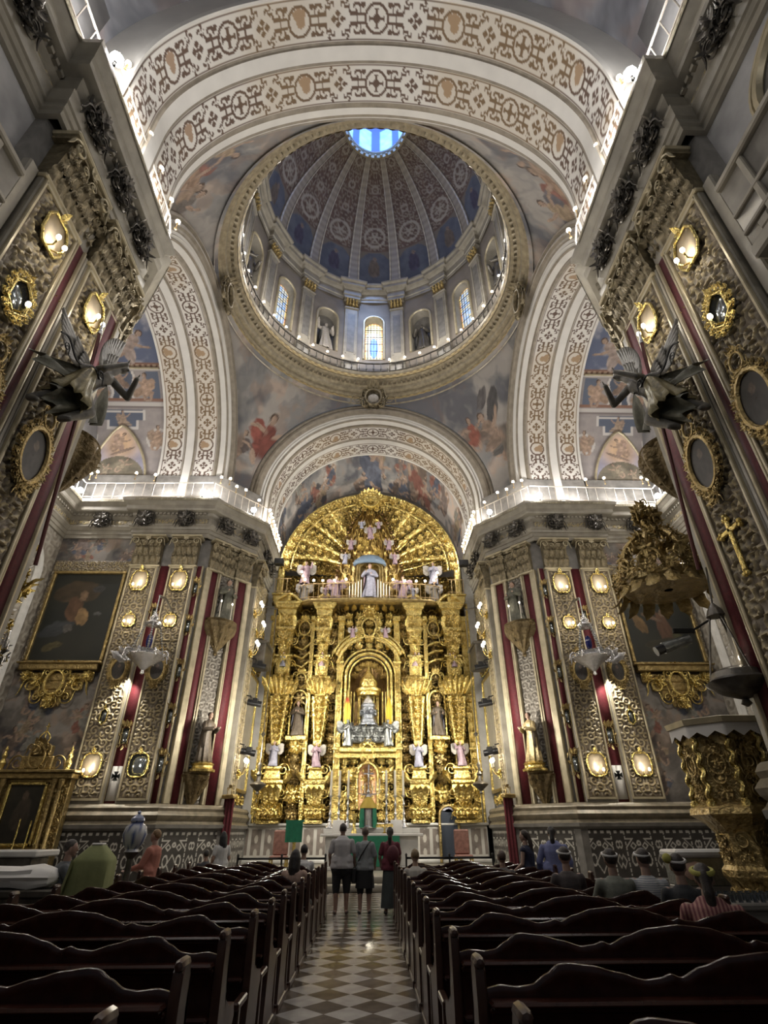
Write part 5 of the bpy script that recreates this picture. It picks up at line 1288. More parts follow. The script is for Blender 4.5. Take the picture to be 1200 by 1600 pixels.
    for k, du in enumerate((-.5, .1)):
        g = MB(); L = np.eye(4); L[:3, 3] = (1.17 + du, 10.15, .75); v, q, _ = lathe([(.04, 0), (.03, .05), (.02, .1), (.02, .7), (.002, .72)], 8); g.add(v, q, M=Fc @ L @ ZUP); g.geo(sphere((1.17 + du, 10.92, .75), .035, 6, 5, ry=1.5), M=Fc, mat=1)
        obj('corbel_candle', g, [M_WAX, M_BULB], None, 40, label='thin white candle before the upper saint of the far %s pier, %s' % (oth, 'nearer the transept' if k == 0 else 'nearer the altar'), category='candle', group='candles on the shell corbels')
    # near piers
    for y, z, lab in ((6.08, 11.66, 'upper octagonal mirror on the tribune side pilaster'), (7.84, 11.6, 'upper octagonal mirror on the crossing side pilaster')):
        mirror('%s of the near %s pier' % (lab, oth), Fn, y, z, .38, .66, .95, 2)
    mirror('hexagonal mirror in a scrolled gilt frame on the near %s pier' % oth, Fn, 6.08, 9.75, .38, .5, .8, 1, big=True, dim=True, k=6)
    oval('dark oval painting in rich gilt scrolls on the crossing side of the near %s pier' % oth, Fn, 7.86, 7.62, .38, .72, 1.15, 7)
    oval('dark oval painting in rich gilt scrolls on the tribune side of the near %s pier' % oth, Fn, 6.2, 7.7, .38, .72, 1.15, 9)
    giltframe('little gilt mount on the gap between pilasters of the near %s pier' % oth, Fn, 6.9, 10.5, .14, .8, None)
    Fh = S @ frame((-WN, 9.2, 0), (-1.4, 1.7, 0))
    corbel('gilded shell corbel on the chamfer of the near %s pier' % oth, Fh, .9, 7.9, 9.5, .1, .85, M_CORB)
    an = thing('winged_angel', 'weathered winged angel leaning out from the near %s pier with a lance' % oth, 'statue', world_pt(Fn, 7.4, 8.0, .9)); B = MB(); P_ = lambda *p: A(p, float)
    hip, che, nk, hd = P_(7.58, 9.05, 1.0), P_(7.86, 9.62, 1.15), P_(7.98, 9.86, 1.2), P_(8.08, 10.08, 1.28)
    def lm(pts, rr, mb): [mb.geo(capsule(pts[i], pts[i + 1], rr[i], rr[i + 1], 12, 4), M=Fn) for i in range(len(pts) - 1)]
    lm([hip, (hip + che) / 2, che, nk, hd], [.2, .16, .2, .08, .08], B); B.geo(sphere(hd + P_(.03, .08, .03), 1, 14, 10, .12, .15, .13), M=Fn); B.geo(capsule(hd + P_(.05, .06, .14), hd + P_(.04, .03, .17), .03, .03), M=Fn)
    sh1, sh2 = che + P_(.16, .06, .12), che + P_(-.16, .06, -.02)
    lm([sh1, P_(8.32, 9.5, 1.5), P_(8.02, 9.75, 1.75)], [.09, .07, .05], B); lm([sh2, P_(7.48, 9.5, 1.4), P_(7.62, 9.75, 1.7)], [.09, .07, .05], B)
    for w_ in (P_(8.02, 9.75, 1.75), P_(7.62, 9.75, 1.7)):
        for q in range(4): B.geo(capsule(w_, w_ + P_(-.03 + .02 * q, .1, .06 - .02 * q), .022, .014, 7, 3), M=Fn)
        B.geo(capsule(w_, w_ + P_(.05, .05, .03), .02, .014, 7, 3), M=Fn)
    lm([hip + P_(.08, -.1, .05), P_(7.62, 8.45, 1.32), P_(7.28, 8.0, 1.1), P_(7.22, 7.94, 1.3)], [.15, .11, .07, .045], B); lm([hip + P_(-.1, -.1, -.05), P_(7.2, 8.55, .95), P_(6.85, 8.1, .75), P_(6.8, 8.02, .92)], [.15, .11, .07, .045], B)
    o = bpy.data.objects.new('body', remesh(B, .016)); me_ = o.data; me_.materials.clear(); me_.materials.append(M_ROBEST); 
    import_shift = rootpos(an); me_.transform(Matrix.Translation(-import_shift)); link(o, an)
    def sheet(p0, p1, q0, q1, amp, fr, seed, nx=26, ny=12):
        t, s_ = np.meshgrid(np.linspace(0, 1, nx), np.linspace(0, 1, ny), indexing='ij'); p0, p1, q0, q1 = map(lambda z: A(z, float), (p0, p1, q0, q1))
        X = ((p0[None, None] * (1 - t[..., None]) + p1 * t[..., None]) * (1 - s_[..., None]) + (q0 * (1 - t[..., None]) + q1 * t[..., None]) * s_[..., None])
        wv = amp * np.sin(fr * s_ * 6.28 + 3 * t + seed) * (.3 + t) + amp * .7 * np.sin(5 * t + 4 * s_ + seed); X = X + wv[..., None] * A((.3, .35, .9)); return X.reshape(-1, 3), gridq(nx, ny), None
    g = MB(); v, q, _ = lathe([(.16, 1.0), (.2, .8), (.25, .5), (.33, .2), (.38, .02), (.35, -.02), (.28, .08), (.12, .2), (.02, .22)], 34, fold=A([.03, .08, .12, .16, .18, .18, .15, .1, 0]), nf=9); ax1 = (hip + P_(0, .35, .05)) - P_(7.2, 8.35, 1.1); Lz = np.linalg.norm(ax1); ax1 /= Lz; e1 = np.cross(ax1, (0, 0, 1.)); e1 /= np.linalg.norm(e1); e2 = np.cross(ax1, e1)
    g.add(P_(7.2, 8.35, 1.1) + v[:, :1] * e1 + v[:, 1:2] * e2 + v[:, 2:] * ax1 * Lz, q, M=Fn); v, q, _ = lathe([(.2, 0), (.22, .15), (.21, .4), (.17, .62), (.1, .7)], 26, fold=A([.06, .05, .04, .03, .02]), nf=8); g.add(hip + v[:, :1] * e1 + v[:, 1:2] * e2 + v[:, 2:] * ax1, q, M=Fn); obj('tunic', g, M_ROBEG2, an, 60)
    g = MB(); g.geo(sheet((7.75, 9.6, 1.0), (6.55, 9.0, .7), (7.5, 9.0, 1.1), (6.5, 8.55, .9), .08, 1.6, 1), M=Fn); g.geo(sheet((7.5, 9.1, 1.2), (6.75, 8.35, 1.0), (7.65, 8.6, 1.3), (7.1, 7.95, 1.1), .09, 1.8, 3), M=Fn); g.geo(sheet((7.9, 9.5, 1.3), (8.35, 8.75, 1.1), (7.7, 9.1, 1.3), (7.9, 8.45, 1.2), .06, 1.4, 5), M=Fn); obj('flying_cloak', g, M_ROBEK, an, 70)
    wl = leaf(1, .2, .06, 0, 9, 4)
    for base, r0, sg, nn_ in (((7.62, 9.62, .85), 1.35, 1, .0), ((8.05, 9.85, .85), -.15, 1, .1)):
        g = MB(); 
        for q in range(11): put(g, wl, Fn, base[0] - .02 * q, base[1] - .012 * q, base[2] + .012 * q + nn_, 1.28 - .075 * q, rot=r0 + .075 * q, su=1.1, sn=.8)
        for q in range(7): put(g, wl, Fn, base[0] - .02 * q, base[1] + .02 - .02 * q, base[2] + .08 + nn_, .7 - .05 * q, rot=r0 + .12 * q, su=1.5, sn=.9)
        for q in range(4): put(g, wl, Fn, base[0] - .02 * q, base[1] + .03 - .03 * q, base[2] + .13 + nn_, .38, rot=r0 + .2 * q, su=2.2, sn=1)
        obj('wing', g, M_ROBEST, an, 60)
    g = MB(); tq = np.linspace(0, 1, 22); g.geo(tube(np.stack([7.5 - 1.1 * tq, 9.2 + .12 * np.sin(tq * 9), 1.35 - .2 * tq], -1), .02, 5), M=Fn); put(g, O_SP, Fn, 7.45, 9.25, 1.38, .12); put(g, O_SP, Fn, 6.6, 9.1, 1.2, .09); obj('iron_scroll', g, M_BLACK, an)
    g = MB(); g.geo(tube([(8.32, 5.6, .9), (7.5, 10.5, 1.0)], .035, 7), M=Fn, mat=0); g.geo(tube([(7.5, 10.5, 1.0), (7.44, 10.9, 1.0)], [.05, .002], 6), M=Fn, mat=1)
    obj('lance', g, [pbr('oxblood_painted_wood', (.12, .03, .03), .45), M_SILVER], None, 40, label='long dark red lance held by the angel of the near %s pier' % oth, category='lance')
    # big floodlit painting of the transept
    px = -13.35
    t = thing('framed_painting', ('dark altar painting of a kneeling saint and child, left transept wall' if nm == 'left' else 'dark altar painting of a standing youth with cherubs, right transept wall'), 'painting', world_pt(F, px, 8.0, .05))
    g = MB(); u0, u1, v0, v1 = px - 1.55, px + 1.55, 8.05, 12.15
    for a, b, c, d in ((u0 - .14, u1 + .14, v1, v1 + .14), (u0 - .14, u1 + .14, v0 - .14, v0), (u0 - .14, u0, v0, v1), (u1, u1 + .14, v0, v1)): g.geo(box(a, b, c, d, .02, .2, .03), M=F)
    obj('frame', g, M_GOLDD, t)
    def pt(U, V):
        x = U - px; y = V - 10; C = mix((.012, .016, .015), (.035, .034, .026), fbm(x * .8, y * .8, 4, 3))
        if nm == 'left':
            return blobs(C, x, y, [(-.4, 1.2, 1.0, .6, 0, (.07, .05, .03)), (-.25, .35, .45, .7, .2, (.11, .06, .035)), (.0, 1.05, .2, .26, 0, (.2, .13, .08)), (.2, .1, .32, .42, .3, (.30, .19, .09)), (-.75, -.45, .8, .35, .3, (.05, .055, .06)), (-.3, -.5, .2, .2, 0, (.13, .12, .11)), (-.75, -1.3, .45, .18, .4, (.10, .085, .04)), (.85, .2, .18, .1, 0, (.1, .1, .1)), (.6, 1.4, .3, .2, 0, (.05, .05, .05))])
        return blobs(C, -x, y, [(.2, -.5, .32, .9, .2, (.13, .07, .045)), (.25, .35, .16, .2, 0, (.19, .13, .09)), (-.3, .15, .55, .1, -.4, (.15, .10, .07)), (-.9, -.1, .28, .5, .5, (.16, .10, .045)), (-.9, .75, .4, .14, .1, (.10, .09, .06)), (.0, -1.2, .9, .35, .1, (.05, .045, .03)), (.6, .7, .3, .5, 0, (.04, .04, .035)), (.75, -.9, .25, .5, .3, (.06, .06, .03))])
    g = MB(); paintgrid(g, F, u0, u1, v0, v1, .08, .04, pt); obj('canvas', g, M_PAINT, t)
    # gilded console under it
    t = thing('gilt_console', 'gilded scrollwork console under the big dark painting, %s transept wall' % oth, 'console', world_pt(F, px, 6.2, .05)); g = MB()
    g.geo(box(u0 - .1, u1 + .1, 7.6, 7.9, .02, .4, .04), M=F); g.geo(box(u0 - .2, u1 + .2, 7.86, 7.92, .02, .5, .02), M=F); 
    for v_, w_ in ((7.35, 1.5), (7.0, 1.15), (6.65, .8), (6.35, .4)): g.geo(box(px - w_, px + w_, v_ - .2, v_ + .2, .02, .18, .05), M=F)
    obj('shelf', g, M_GOLDD, t); g = MB(); put(g, O_CART, F, px, 7.1, .25, 1.15)
    for sx in (-1, 1):
        put(g, O_SP, F, px + sx * 1.0, 7.0, .2, .35, su=sx); put(g, O_CL[1], F, px + sx * .75, 7.2, .18, .6); put(g, O_SPN, F, px + sx * .6, 6.5, .2, .28, su=sx); put(g, O_CL[2], F, px + sx * 1.3, 7.4, .18, .5)
    put(g, O_CL[3], F, px, 6.3, .2, .6); obj('scrollwork', g, M_GOLD, t)
    # silver hanging lamp in front of the pier
    c = world_pt(F, -9.0, 7.6, 2.1); t = thing('hanging_lamp', 'big silver sanctuary lamp hanging in front of the far %s pier' % oth, 'lamp', c); L = T(*c, 1.4)
    g = MB(); g.geo(lathe([(.01, -.45), (.06, -.42), (.04, -.34), (.16, -.22), (.34, -.08), (.46, .02), (.52, .05), (.46, .09), (.40, .12), (.42, .2), (.3, .24), (.05, .24)], 24, fold=A([0, 0, 0, .05, .06, .04, .02, 0, .03, .03, 0, 0]), nf=8), M=L)
    for k in range(8): a = k * PI / 4; g.geo(spiral(.12, 1.3, .2, 1.2, 1, 14, 5), M=L @ T(.5 * math.cos(a), .5 * math.sin(a), .1, rz=a) @ UVZ)
    obj('bowl', g, M_SILVER, t)
    g = MB(); g.geo(lathe([(.02, .9), (.2, .95), (.24, 1.02), (.12, 1.12), (.14, 1.2), (.05, 1.28), (.03, 1.4)], 16), M=L); obj('crown', g, M_SILVER, t)
    g = MB()
    for k in range(4): a = k * PI / 2 + .4; p0 = A((.45 * math.cos(a), .45 * math.sin(a), .1)); p1 = A((.2 * math.cos(a), .2 * math.sin(a), .98)); [g.geo(sphere(p0 + (p1 - p0) * q / 12, .035, 6, 4), M=L) for q in range(13)]
    g.geo(tube([(0, 0, 1.35), (0, 0, 1.9)], .02, 5), M=L); obj('chain', g, M_SILVERD, t)
    g = MB(); g.geo(sphere((0, 0, .5), .1, 8, 7, rz=2.2), M=L); obj('blue_glass', g, pbr('cobalt_glass', (.01, .015, .12), .15), t, label='dark blue glass inside the lamp')
    g = MB(); g.geo(tube([(0, 0, 1.9), (0, .5, 2.0), (0, 1.35, 1.8)], .04, 6), M=L); obj('bracket', g, M_BRONZE, t)
    # silver winged spotlight arm, that floods the pier
    c = world_pt(F, -10.0, 7.9, 1.1); t = thing('pilaster_spotlight', 'bright white metal spotlight fitting above the floodlit crimson cloth, far %s pier' % oth, 'spotlight', c); g = MB(); L = F @ T(-10.0, 7.9, .9)
    for k in range(6): put(g, O_LEAF, L, (k - 2.5) * .1, -.1, .1, .7, rot=-(k - 2.5) * .42)
    g.geo(tube([(0, 0, -.8), (0, .15, 0), (.1, .4, .2)], .05, 6), M=L); put(g, O_SP, L, -.45, .45, .1, .18); obj('bracket', g, M_SILVER, t)
    # sanctuary lamp by the altarpiece
    c = A([-5.1, 27.0, 3.45, 1]); c = (S @ c)[:3]; t = thing('hanging_lamp', 'dark bronze sanctuary lamp on a long chain at the %s of the altarpiece' % oth, 'lamp', c); L = T(*c); g = MB()
    g.geo(lathe([(.01, -.35), (.08, -.3), (.05, -.22), (.2, -.1), (.34, .02), (.38, .06), (.3, .12), (.12, .2), (.08, .4), (.14, .48), (.05, .6), (.09, .9), (.03, 1.0)], 18), M=L); obj('bowl', g, M_BRONZE, t)
    g = MB(); g.geo(tube([(0, 0, 1.0), (0, 0, 8.5)], .018, 5), M=L); g.geo(sphere((0, 0, 2.2), .1, 8, 6), M=L); g.geo(tube([(0, 0, 8.5), ((-1.0 if nm == 'left' else 1.0), 0, 8.7)], .04, 5), M=L); obj('chain', g, M_BRONZE, t)
    # black theatre spotlights on the chancel wall
    for i, (y, z) in enumerate(((26.0, 4.75), (26.1, 6.9), (26.2, 8.7))):
        c = (S @ A([-5.5, y, z, 1]))[:3]; t = thing('stage_spotlight', 'black stage spotlight on the %s chancel wall, %s of three' % (oth, ('lowest', 'middle', 'topmost')[i]), 'spotlight', c); L = S @ T(-5.5, y, z)
        g = MB(); v, q, tt = tube([(-.35, 0, .05), (.3, .1, -.05)], .14, 12); g.add(v, q, tt, M=L); g.geo(box(-.1, .15, -.12, .12, .0, .22, .02), M=L); obj('can', g, M_BLACK, t)
        g = MB(); g.geo(tube([(-.2, -.17, 0), (-.2, -.17, .3), (-.2, .17, .3), (-.2, .17, 0)], .025, 5), M=L); g.geo(tube([(-.2, 0, .3), (-.85, 0, .45)], .03, 5), M=L); obj('yoke', g, M_BLACK, t)
    g = MB(); c = S @ frame((-6.3, 0, 0), (0, 1, 0)); t = thing('tribune_box', 'dark boxed balcony high on the %s chancel wall' % oth, 'balcony', world_pt(c, 27.4, 8.9, .1))
    g.geo(box(26.9, 28.6, 9.0, 10.1, .05, .85, .04), M=c); g.geo(box(26.8, 28.7, 10.05, 10.2, .05, .95, .03), M=c); obj('box', g, M_BRONZE, t)
    g = MB(); g.geo(box(26.95, 27.5, 10.3, 10.75, .4, .6, .02), M=c); obj('screen', g, M_MIRROR, t)
    # loudspeaker at the end of the entablature
    c = (S @ A([-5.25, 27.0, 14.75, 1]))[:3]; t = thing('loudspeaker', 'black box loudspeaker under the cornice %s of the altarpiece' % oth, 'loudspeaker', c); L = T(*c)
    g = MB(); g.geo(box(-.26, .26, -.2, .2, -.17, .17, .03), M=L); obj('cabinet', g, M_BLACK, t); g = MB(); g.geo(box(-.23, .23, -.215, -.2, -.14, .14), M=L); obj('grille', g, pbr('speaker_grille', (.03, .03, .03), .8), t); g = MB(); g.geo(tube([(0, 0, -.1), (-.6 if nm == 'left' else .6, .2, -.05)], .03, 5), M=L); obj('bracket', g, M_BLACK, t)
    # candle sconces of the chancel wall
    Fq = S @ frame((-6.3, 0, 0), (0, 1, 0))
    for i, (y, z) in enumerate(((25.5, 11.1), (25.6, 9.1), (26.5, 10.4), (26.3, 3.9))):
        t = thing('wall_sconce', 'gilt wall sconce with two lit bulbs on the %s chancel wall, %s' % (oth, ('topmost', 'third from the bottom', 'beside the boxed balcony', 'lowest, by the dado')[i]), 'sconce', world_pt(Fq, y, z, .3)); L = Fq @ T(y, z, .3)
        g = MB(); put(g, O_CL[0], L, 0, 0, .05, .5); g.geo(tube([(-.2, .25, .4), (-.15, 0, .3), (0, -.1, .05), (.15, 0, .3), (.2, .25, .4)], .025, 5), M=L); obj('arm', g, M_GOLD, t)
        for sx in (-1, 1): g = MB(); g.geo(tube([(sx * .2, .25, .4), (sx * .2, .45, .4)], .025, 6), M=L, mat=0); g.geo(sphere((sx * .2, .53, .4), .075, 8, 6, ry=1.4), M=L, mat=1); obj('candle_bulb', g, [M_WAX, M_BULB], t)

# dark bowl lamp and gilt cross of the near right pier
Fr = MX @ frame((-WN, 0, 0), (0, 1, 0))
t = thing('wall_cross', 'gold cross with trefoil ends on the near right pier', 'cross', world_pt(Fr, 7.95, 5.6, .4)); L = Fr @ T(7.9, 6.02, .36); g = MB()
g.geo(box(-.045, .045, -.62, .36, 0, .06, .015), M=L); g.geo(box(-.24, .24, .1, .19, 0, .06, .015), M=L)
for u, v in ((0, .38), (-.27, .145), (.27, .145), (0, -.66)):
    for a in range(3): g.geo(sphere((u + .045 * math.cos(a * 2.1 + (0 if u else 1.6)), v + .045 * math.sin(a * 2.1 + (0 if u else 1.6)), .03), .05, 8, 6), M=L)
obj('cross_bars', g, M_GOLD, t)
c = (6.3, 9.0, 3.75); t = thing('hanging_lamp', 'large blackened bowl lamp hanging before the near right pier', 'lamp', c); L = T(*c, .85); g = MB()
g.geo(lathe([(.02, -.4), (.1, -.34), (.06, -.26), (.36, -.14), (.56, .02), (.6, .08), (.5, .14), (.46, .26), (.28, .34), (.1, .36)], 26, fold=A([0, 0, 0, .04, .05, .03, .02, .02, 0, 0]), nf=8), M=L); obj('bowl', g, M_BRONZE, t)
g = MB()
for k in range(3): a = k * 2.1 + .5; g.geo(tube([(.5 * math.cos(a), .5 * math.sin(a), .1), (.12 * math.cos(a), .12 * math.sin(a), 1.5)], .02, 5), M=L)
g.geo(lathe([(.02, 1.4), (.2, 1.45), (.14, 1.6), (.03, 1.75)], 12), M=L); g.geo(tube([(0, 0, 1.7), (.15, 0, 2.6), (.35, 0, 2.7)], .02, 5), M=L); obj('chain', g, M_BRONZE, t)
g = MB(); g.geo(sphere((.2, -.1, .55), .1, 8, 7), M=L); obj('bulb', g, M_BULB, t)

# ================================================================ cornice railings and bulbs
def railing(label, pts, z0, h=.95, sp=.45, mat=M_IRON, cat='railing', closed=False, r=.018):
    P = [A(p, float) for p in pts]; t = thing('cornice_railing', label, cat, (*P[0], z0))
    path = [(*p, 0) for p in P]
    for nm_, z, rad in (('top_rail', h, r * 1.7), ('bottom_rail', .12, r * 1.3)):
        g = MB(); g.geo(tube([(p[0] - P[0][0], p[1] - P[0][1], z) for p in P], rad, 6, closed=closed)); obj(nm_, g, mat, t, world=False)
    g = MB(); g.geo(lathe([(r, 0), (r, h * .3), (r * 1.9, h * .42), (r * 1.2, h * .5), (r, h * .6), (r, h)], 6) if r > .02 else tube([(0, 0, 0), (0, 0, h)], r, 5)); me = g.mesh('baluster', mat); k = 0
    seg = list(zip(P, P[1:] + ([P[0]] if closed else [])))[:len(P) if closed else len(P) - 1]
    for a, b in seg:
        L = np.linalg.norm(b - a); m = max(1, int(round(L / sp)))
        for i in range(m):
            if k >= 98: break
            q = a + (b - a) * i / m; o = bpy.data.objects.new('baluster', me); link(o, t); o.location = (q[0] - P[0][0], q[1] - P[0][1], 0); k += 1
    return t
def lamp_mesh(r=.075, stem=.28):
    g = MB(); g.geo(lathe([(.05, 0), (.05, .02), (.018, .04), (.018, stem), (.04, stem + .02), (.03, stem + .05)], 6), mat=0); g.geo(sphere((0, 0, stem + .05 + r * .8), r, 8, 6), mat=1); return g
g = lamp_mesh(); LAMP = g.mesh('bulb_lamp', [M_IRONG, M_BULB])
g = lamp_mesh(.15, .12); FLOOD = g.mesh('flood_lamp', [M_BLACK, M_BULBW])
def lamps(pts, label, group, me=LAMP, name='bulb_lamp', cat='lamp'):
    for p in pts:
        o = bpy.data.objects.new(name, me); link(o); o.location = p; props(o, label, cat, group)
for nm, S in SIDES:
    sx = -1 if nm == 'left' else 1; m = lambda pts: [(p[0] * -sx, *p[1:]) for p in pts]
    railing('pale iron railing on the cornice of the near %s pier' % nm, m([(-6.3, -3), (-6.3, 5.0), (-6.0, 5.0), (-6.0, 8.7), (-6.15, 9.2), (-7.6, 11.2)]), Z_COR)
    railing('pale iron railing along the %s transept end wall cornice' % nm, m([(-14.75, 12), (-14.75, 22.55)]), Z_COR, sp=.55)
    railing('pale iron railing above the mirrored pilasters, %s side of the crossing' % nm, m([(-14.7, 22.6), (-8.2, 22.45)]), Z_COR, sp=.5)
    railing('pale iron railing round the %s corner of the chancel' % nm, m([(-8.1, 22.5), (-5.8, 24.95), (-5.72, 29.4)]), Z_COR, sp=.42)
    lamps(m([(-5.74, 25.2 + .42 * k, Z_COR + .62) for k in range(11)]), 'small round lit bulb in the row along the %s chancel cornice' % nm, 'bulbs of the %s chancel cornice' % nm)
    lamps(m([(-14.5, 22.35, 17.1), (-14.2, 22.35, 17.2), (-12.2, 22.35, 17.15), (-11.2, 22.35, 17.05)]), 'lit bulb above the %s transept railing' % nm, 'bulbs of the %s transept railing' % nm)
    lamps(m([(-7.85, 22.5, 17.05), (-7.5, 22.85, 17.2), (-7.2, 23.2, 16.95), (-6.8, 23.6, 17.0), (-6.2, 24.3, 16.8)]), 'lit bulb of the cluster on the %s chancel corner' % nm, 'bulb cluster on the %s chancel corner' % nm)
    lamps(m([(-6.0, 5.3, 17.15), (-6.0, 6.8, 17.15), (-6.0, 7.65, 17.15), (-6.0, 8.5, 17.15), (-6.0, 9.15, 17.15)]), 'lit bulb along the railing of the near %s cornice' % nm, 'bulbs of the near %s cornice' % nm)
    lamps(m([(-5.8, 4.85, Z_COR + .02)]), 'blazing white flood lamp on the near %s cornice' % nm, None, FLOOD, 'flood_lamp')
    lamps(m([(-14.72, 22.3, Z_COR + .02)]), 'white flood lamp at the outer corner of the %s transept cornice' % nm, None, FLOOD, 'flood_lamp')
    lamps(m([(-8.6, 22.35, Z_COR + .02)]), 'white flood lamp on the cornice over the mirrored pilasters, %s side' % nm, None, FLOOD, 'flood_lamp')
    lamps(m([(-6.35, 24.05, Z_COR + .02)]), 'white flood lamp on the %s chancel corner cornice' % nm, None, FLOOD, 'flood_lamp')
# dome gallery
ra = [PI / 2 + (k - 22.5) * 2 * PI / 46 for k in range(46)]
ring = [(7.0 * math.cos(a), YC + 7.0 * math.sin(a)) for a in ra]
t = railing('gilt iron balustrade ringing the base of the dome drum', ring, 27.0, .85, .46, M_BRONZE, closed=True, r=.034)
lamps([(7.0 * math.cos(a), YC + 7.0 * math.sin(a), 27.82) for a in [PI / 2 + (k - 15) * .147 for k in range(31) if k not in (15,)]], 'little lit bulb on the balustrade of the dome drum', 'bulbs on the dome balustrade')
# statues in the drum niches
for k, (F, win) in winpts.items():
    if not win:
        lab = {1: 'left of', NB - 1: 'right of'}.get(k)
        a = bay_angle(k); side = 'left' if math.cos(a) < 0 else 'right'
        nth = 'beside the central window' if k in (1, NB - 1) else ('second from the central window' if k in (3, NB - 3) else 'third from the central window')
        statue('niche_statue', '%s saint statue in the drum niche %s, %s side' % ('pale' if k == 1 else 'dark', nth, side), 'statue', ID, F, 0, 28.95, -.25, 2.6, k, [M_ROBEW if k == 1 else M_BRONZE, M_BRONZE, M_ROBEW if k == 1 else M_BRONZE, M_SILVERD if k == 1 else M_DSTONE, M_BRONZE], pose=k == 1)
# keystone medallion
g = MB(); Fk = frame((0, YC + 7.45, -.15), (1, 0, 0)); t = thing('keystone_medallion', 'carved gilt medallion over the crown of the chancel arch', 'medallion', (0, YC + 7.5, 24.9))
put(g, O_CART, Fk, 0, 25.05, .25, 1.5, sn=2)
for k in range(10): a = k * PI / 5; put(g, O_CL[k % 4], Fk, .62 * math.cos(a), 25.05 + .6 * math.sin(a), .2, .62, rot=a)
for sx in (-1, 1): put(g, O_SP, Fk, sx * 1.05, 25.1, .2, .34, su=sx)
obj('scroll_frame', g, M_CAP, t); g = MB(); g.geo(sphere((0, 25.05, .35), .36, 14, 10, rz=.35), M=Fk); obj('face', g, M_ROBEW, t)
for nm, S, ax in (('left', ID, (0, 1, 0)), ('right', MX, (0, 1, 0))):
    Fk = S @ frame((-7.8, YC, 0), ax); g = MB(); t = thing('keystone_medallion', 'dark carved medallion over the crown of the %s transept arch' % nm, 'medallion', world_pt(Fk, 0, 24.9, .2))
    put(g, O_CART, Fk, 0, 25.05, .2, 1.5, sn=2)
    for k in range(10): a = k * PI / 5; put(g, O_CL[k % 4], Fk, .6 * math.cos(a), 25.05 + .62 * math.sin(a), .2, .6, rot=a)
    obj('scroll_frame', g, M_CAP, t)
# ================================================================ on and before the altarpiece
M_SILVERM = pbr('chased_silver', (.22, .235, .27), .35, .85, (18, .7, .06), .35, 10)
MV = [M_SKIN, M_HAIR, M_ROBEB, M_ROBEP, M_ROBEW]
statue('virgin_statue', 'painted standing figure in pale blue and rose in the upper niche of the altarpiece', 'statue', ID, FA, 0, 13.5, 1.3, 2.25, 12, MV)
for i, (u, v, n, h, sd, lab) in enumerate(((-2.0, 13.4, 1.3, 1.5, 3, 'winged angel in violet beside the upper niche, left of the centre figure'), (2.0, 13.4, 1.3, 1.5, 5, 'winged angel in violet beside the upper niche, right of the centre figure'))):
    statue('angel_statue', lab, 'statue', ID, FA, u, v, n, h, sd, [M_SKIN, M_HAIR, M_ROBEP, M_ROBEP, M_ROBEP], wings=True)
for sx, w in ((-1, 'left'), (1, 'right')):
    statue('saint_statue', 'dark robed saint in the %s side niche of the altarpiece' % w, 'statue', ID, FA, sx * 3.78, 6.0, .7, 1.75, 8 + sx, [M_SKIN, M_HAIR, M_ROBED, M_ROBEB, M_ROBED])
    statue('archangel_statue', 'pale archangel at the %s end of the altarpiece gallery' % w, 'statue', ID, FA, sx * 3.95, 13.36, 1.0, 1.35, 20 + sx, [M_SKIN, M_HAIR, M_ROBEW, M_ROBEW, M_ROBEW], wings=True)
# railings of the gallery
yg = lambda n: 30.5 - n
for sx, w in ((-1, 'left'), (1, 'right')):
    railing('gilt railing along the %s half of the altarpiece gallery' % w, [(XA + sx * 4.25, yg(1.1)), (XA + sx * 3.6, yg(1.45)), (XA + sx * .75, yg(1.75))], 13.36, .95, .28, M_IRONG)
    railing('gilt railing on the %s end pedestal of the altarpiece' % w, [(XA + sx * 5.7, yg(1.1)), (XA + sx * 4.75, yg(1.1))], 13.86, .95, .22, M_IRONG)
    lamps([(XA + sx * u, yg(n), 13.36 + z) for u, n, z in ((4.15, 1.15, 1.5), (4.05, 1.2, 1.2), (3.9, 1.25, .95), (3.35, 1.45, .8), (2.8, 1.55, .75), (2.1, 1.6, .75), (1.4, 1.65, .8))], 'round lit bulb on the %s half of the altarpiece gallery' % w, 'bulbs of the %s altarpiece gallery' % w)
g = MB(); g.geo(lathe([(.035, 0), (.03, .02), (.03, .75), (.002, .77)], 7)); cm = g.mesh('gallery_candle', M_WAX)
for sx in (-1, 1):
    for k in range(5): o = bpy.data.objects.new('gallery_candle', cm); link(o); o.location = (XA + sx * (.5 + .17 * k), yg(1.72 - .03 * k), 13.36); o.scale = (1, 1, 1.5 - .12 * k); props(o, 'white candle in the stepped row %s of the upper niche figure' % ('left' if sx < 0 else 'right'), 'candle', 'gallery candles %s of the figure' % ('left' if sx < 0 else 'right'))
# silver urn with a pointed lid, silver throne group
t = thing('silver_reliquary', 'silver reliquary urn with a bright pointed lid in the central niche', 'reliquary', (XA, 29.55, 6.45)); L = T(XA, 29.55, 6.45); g = MB()
g.geo(lathe([(.5, 0), (.5, .1), (.42, .14), (.4, .3), (.34, .34), (.34, .9), (.38, .95), (.38, 1.05), (.3, 1.1)], 8), M=L)
for k in range(8): a = k * PI / 4 + .39; put(g, O_CL[k % 4], L @ T(.36 * math.cos(a), .36 * math.sin(a), 0, rz=a + PI / 2) @ UVZ, 0, .65, .0, .34)
obj('body', g, M_SILVERM, t); g = MB(); g.geo(lathe([(.36, 1.08), (.3, 1.2), (.18, 1.38), (.06, 1.52), (.01, 1.62)], 8), M=L); obj('lid', g, M_SILVER, t)
t = thing('silver_throne', 'silver throne of scrolls carrying the reliquary in the central niche', 'throne', (XA, 29.5, 5.6)); g = MB(); L = frame((XA, 29.35, 5.6))
g.geo(box(-.95, .95, 0, .85, -.35, -.1, .04), M=L)
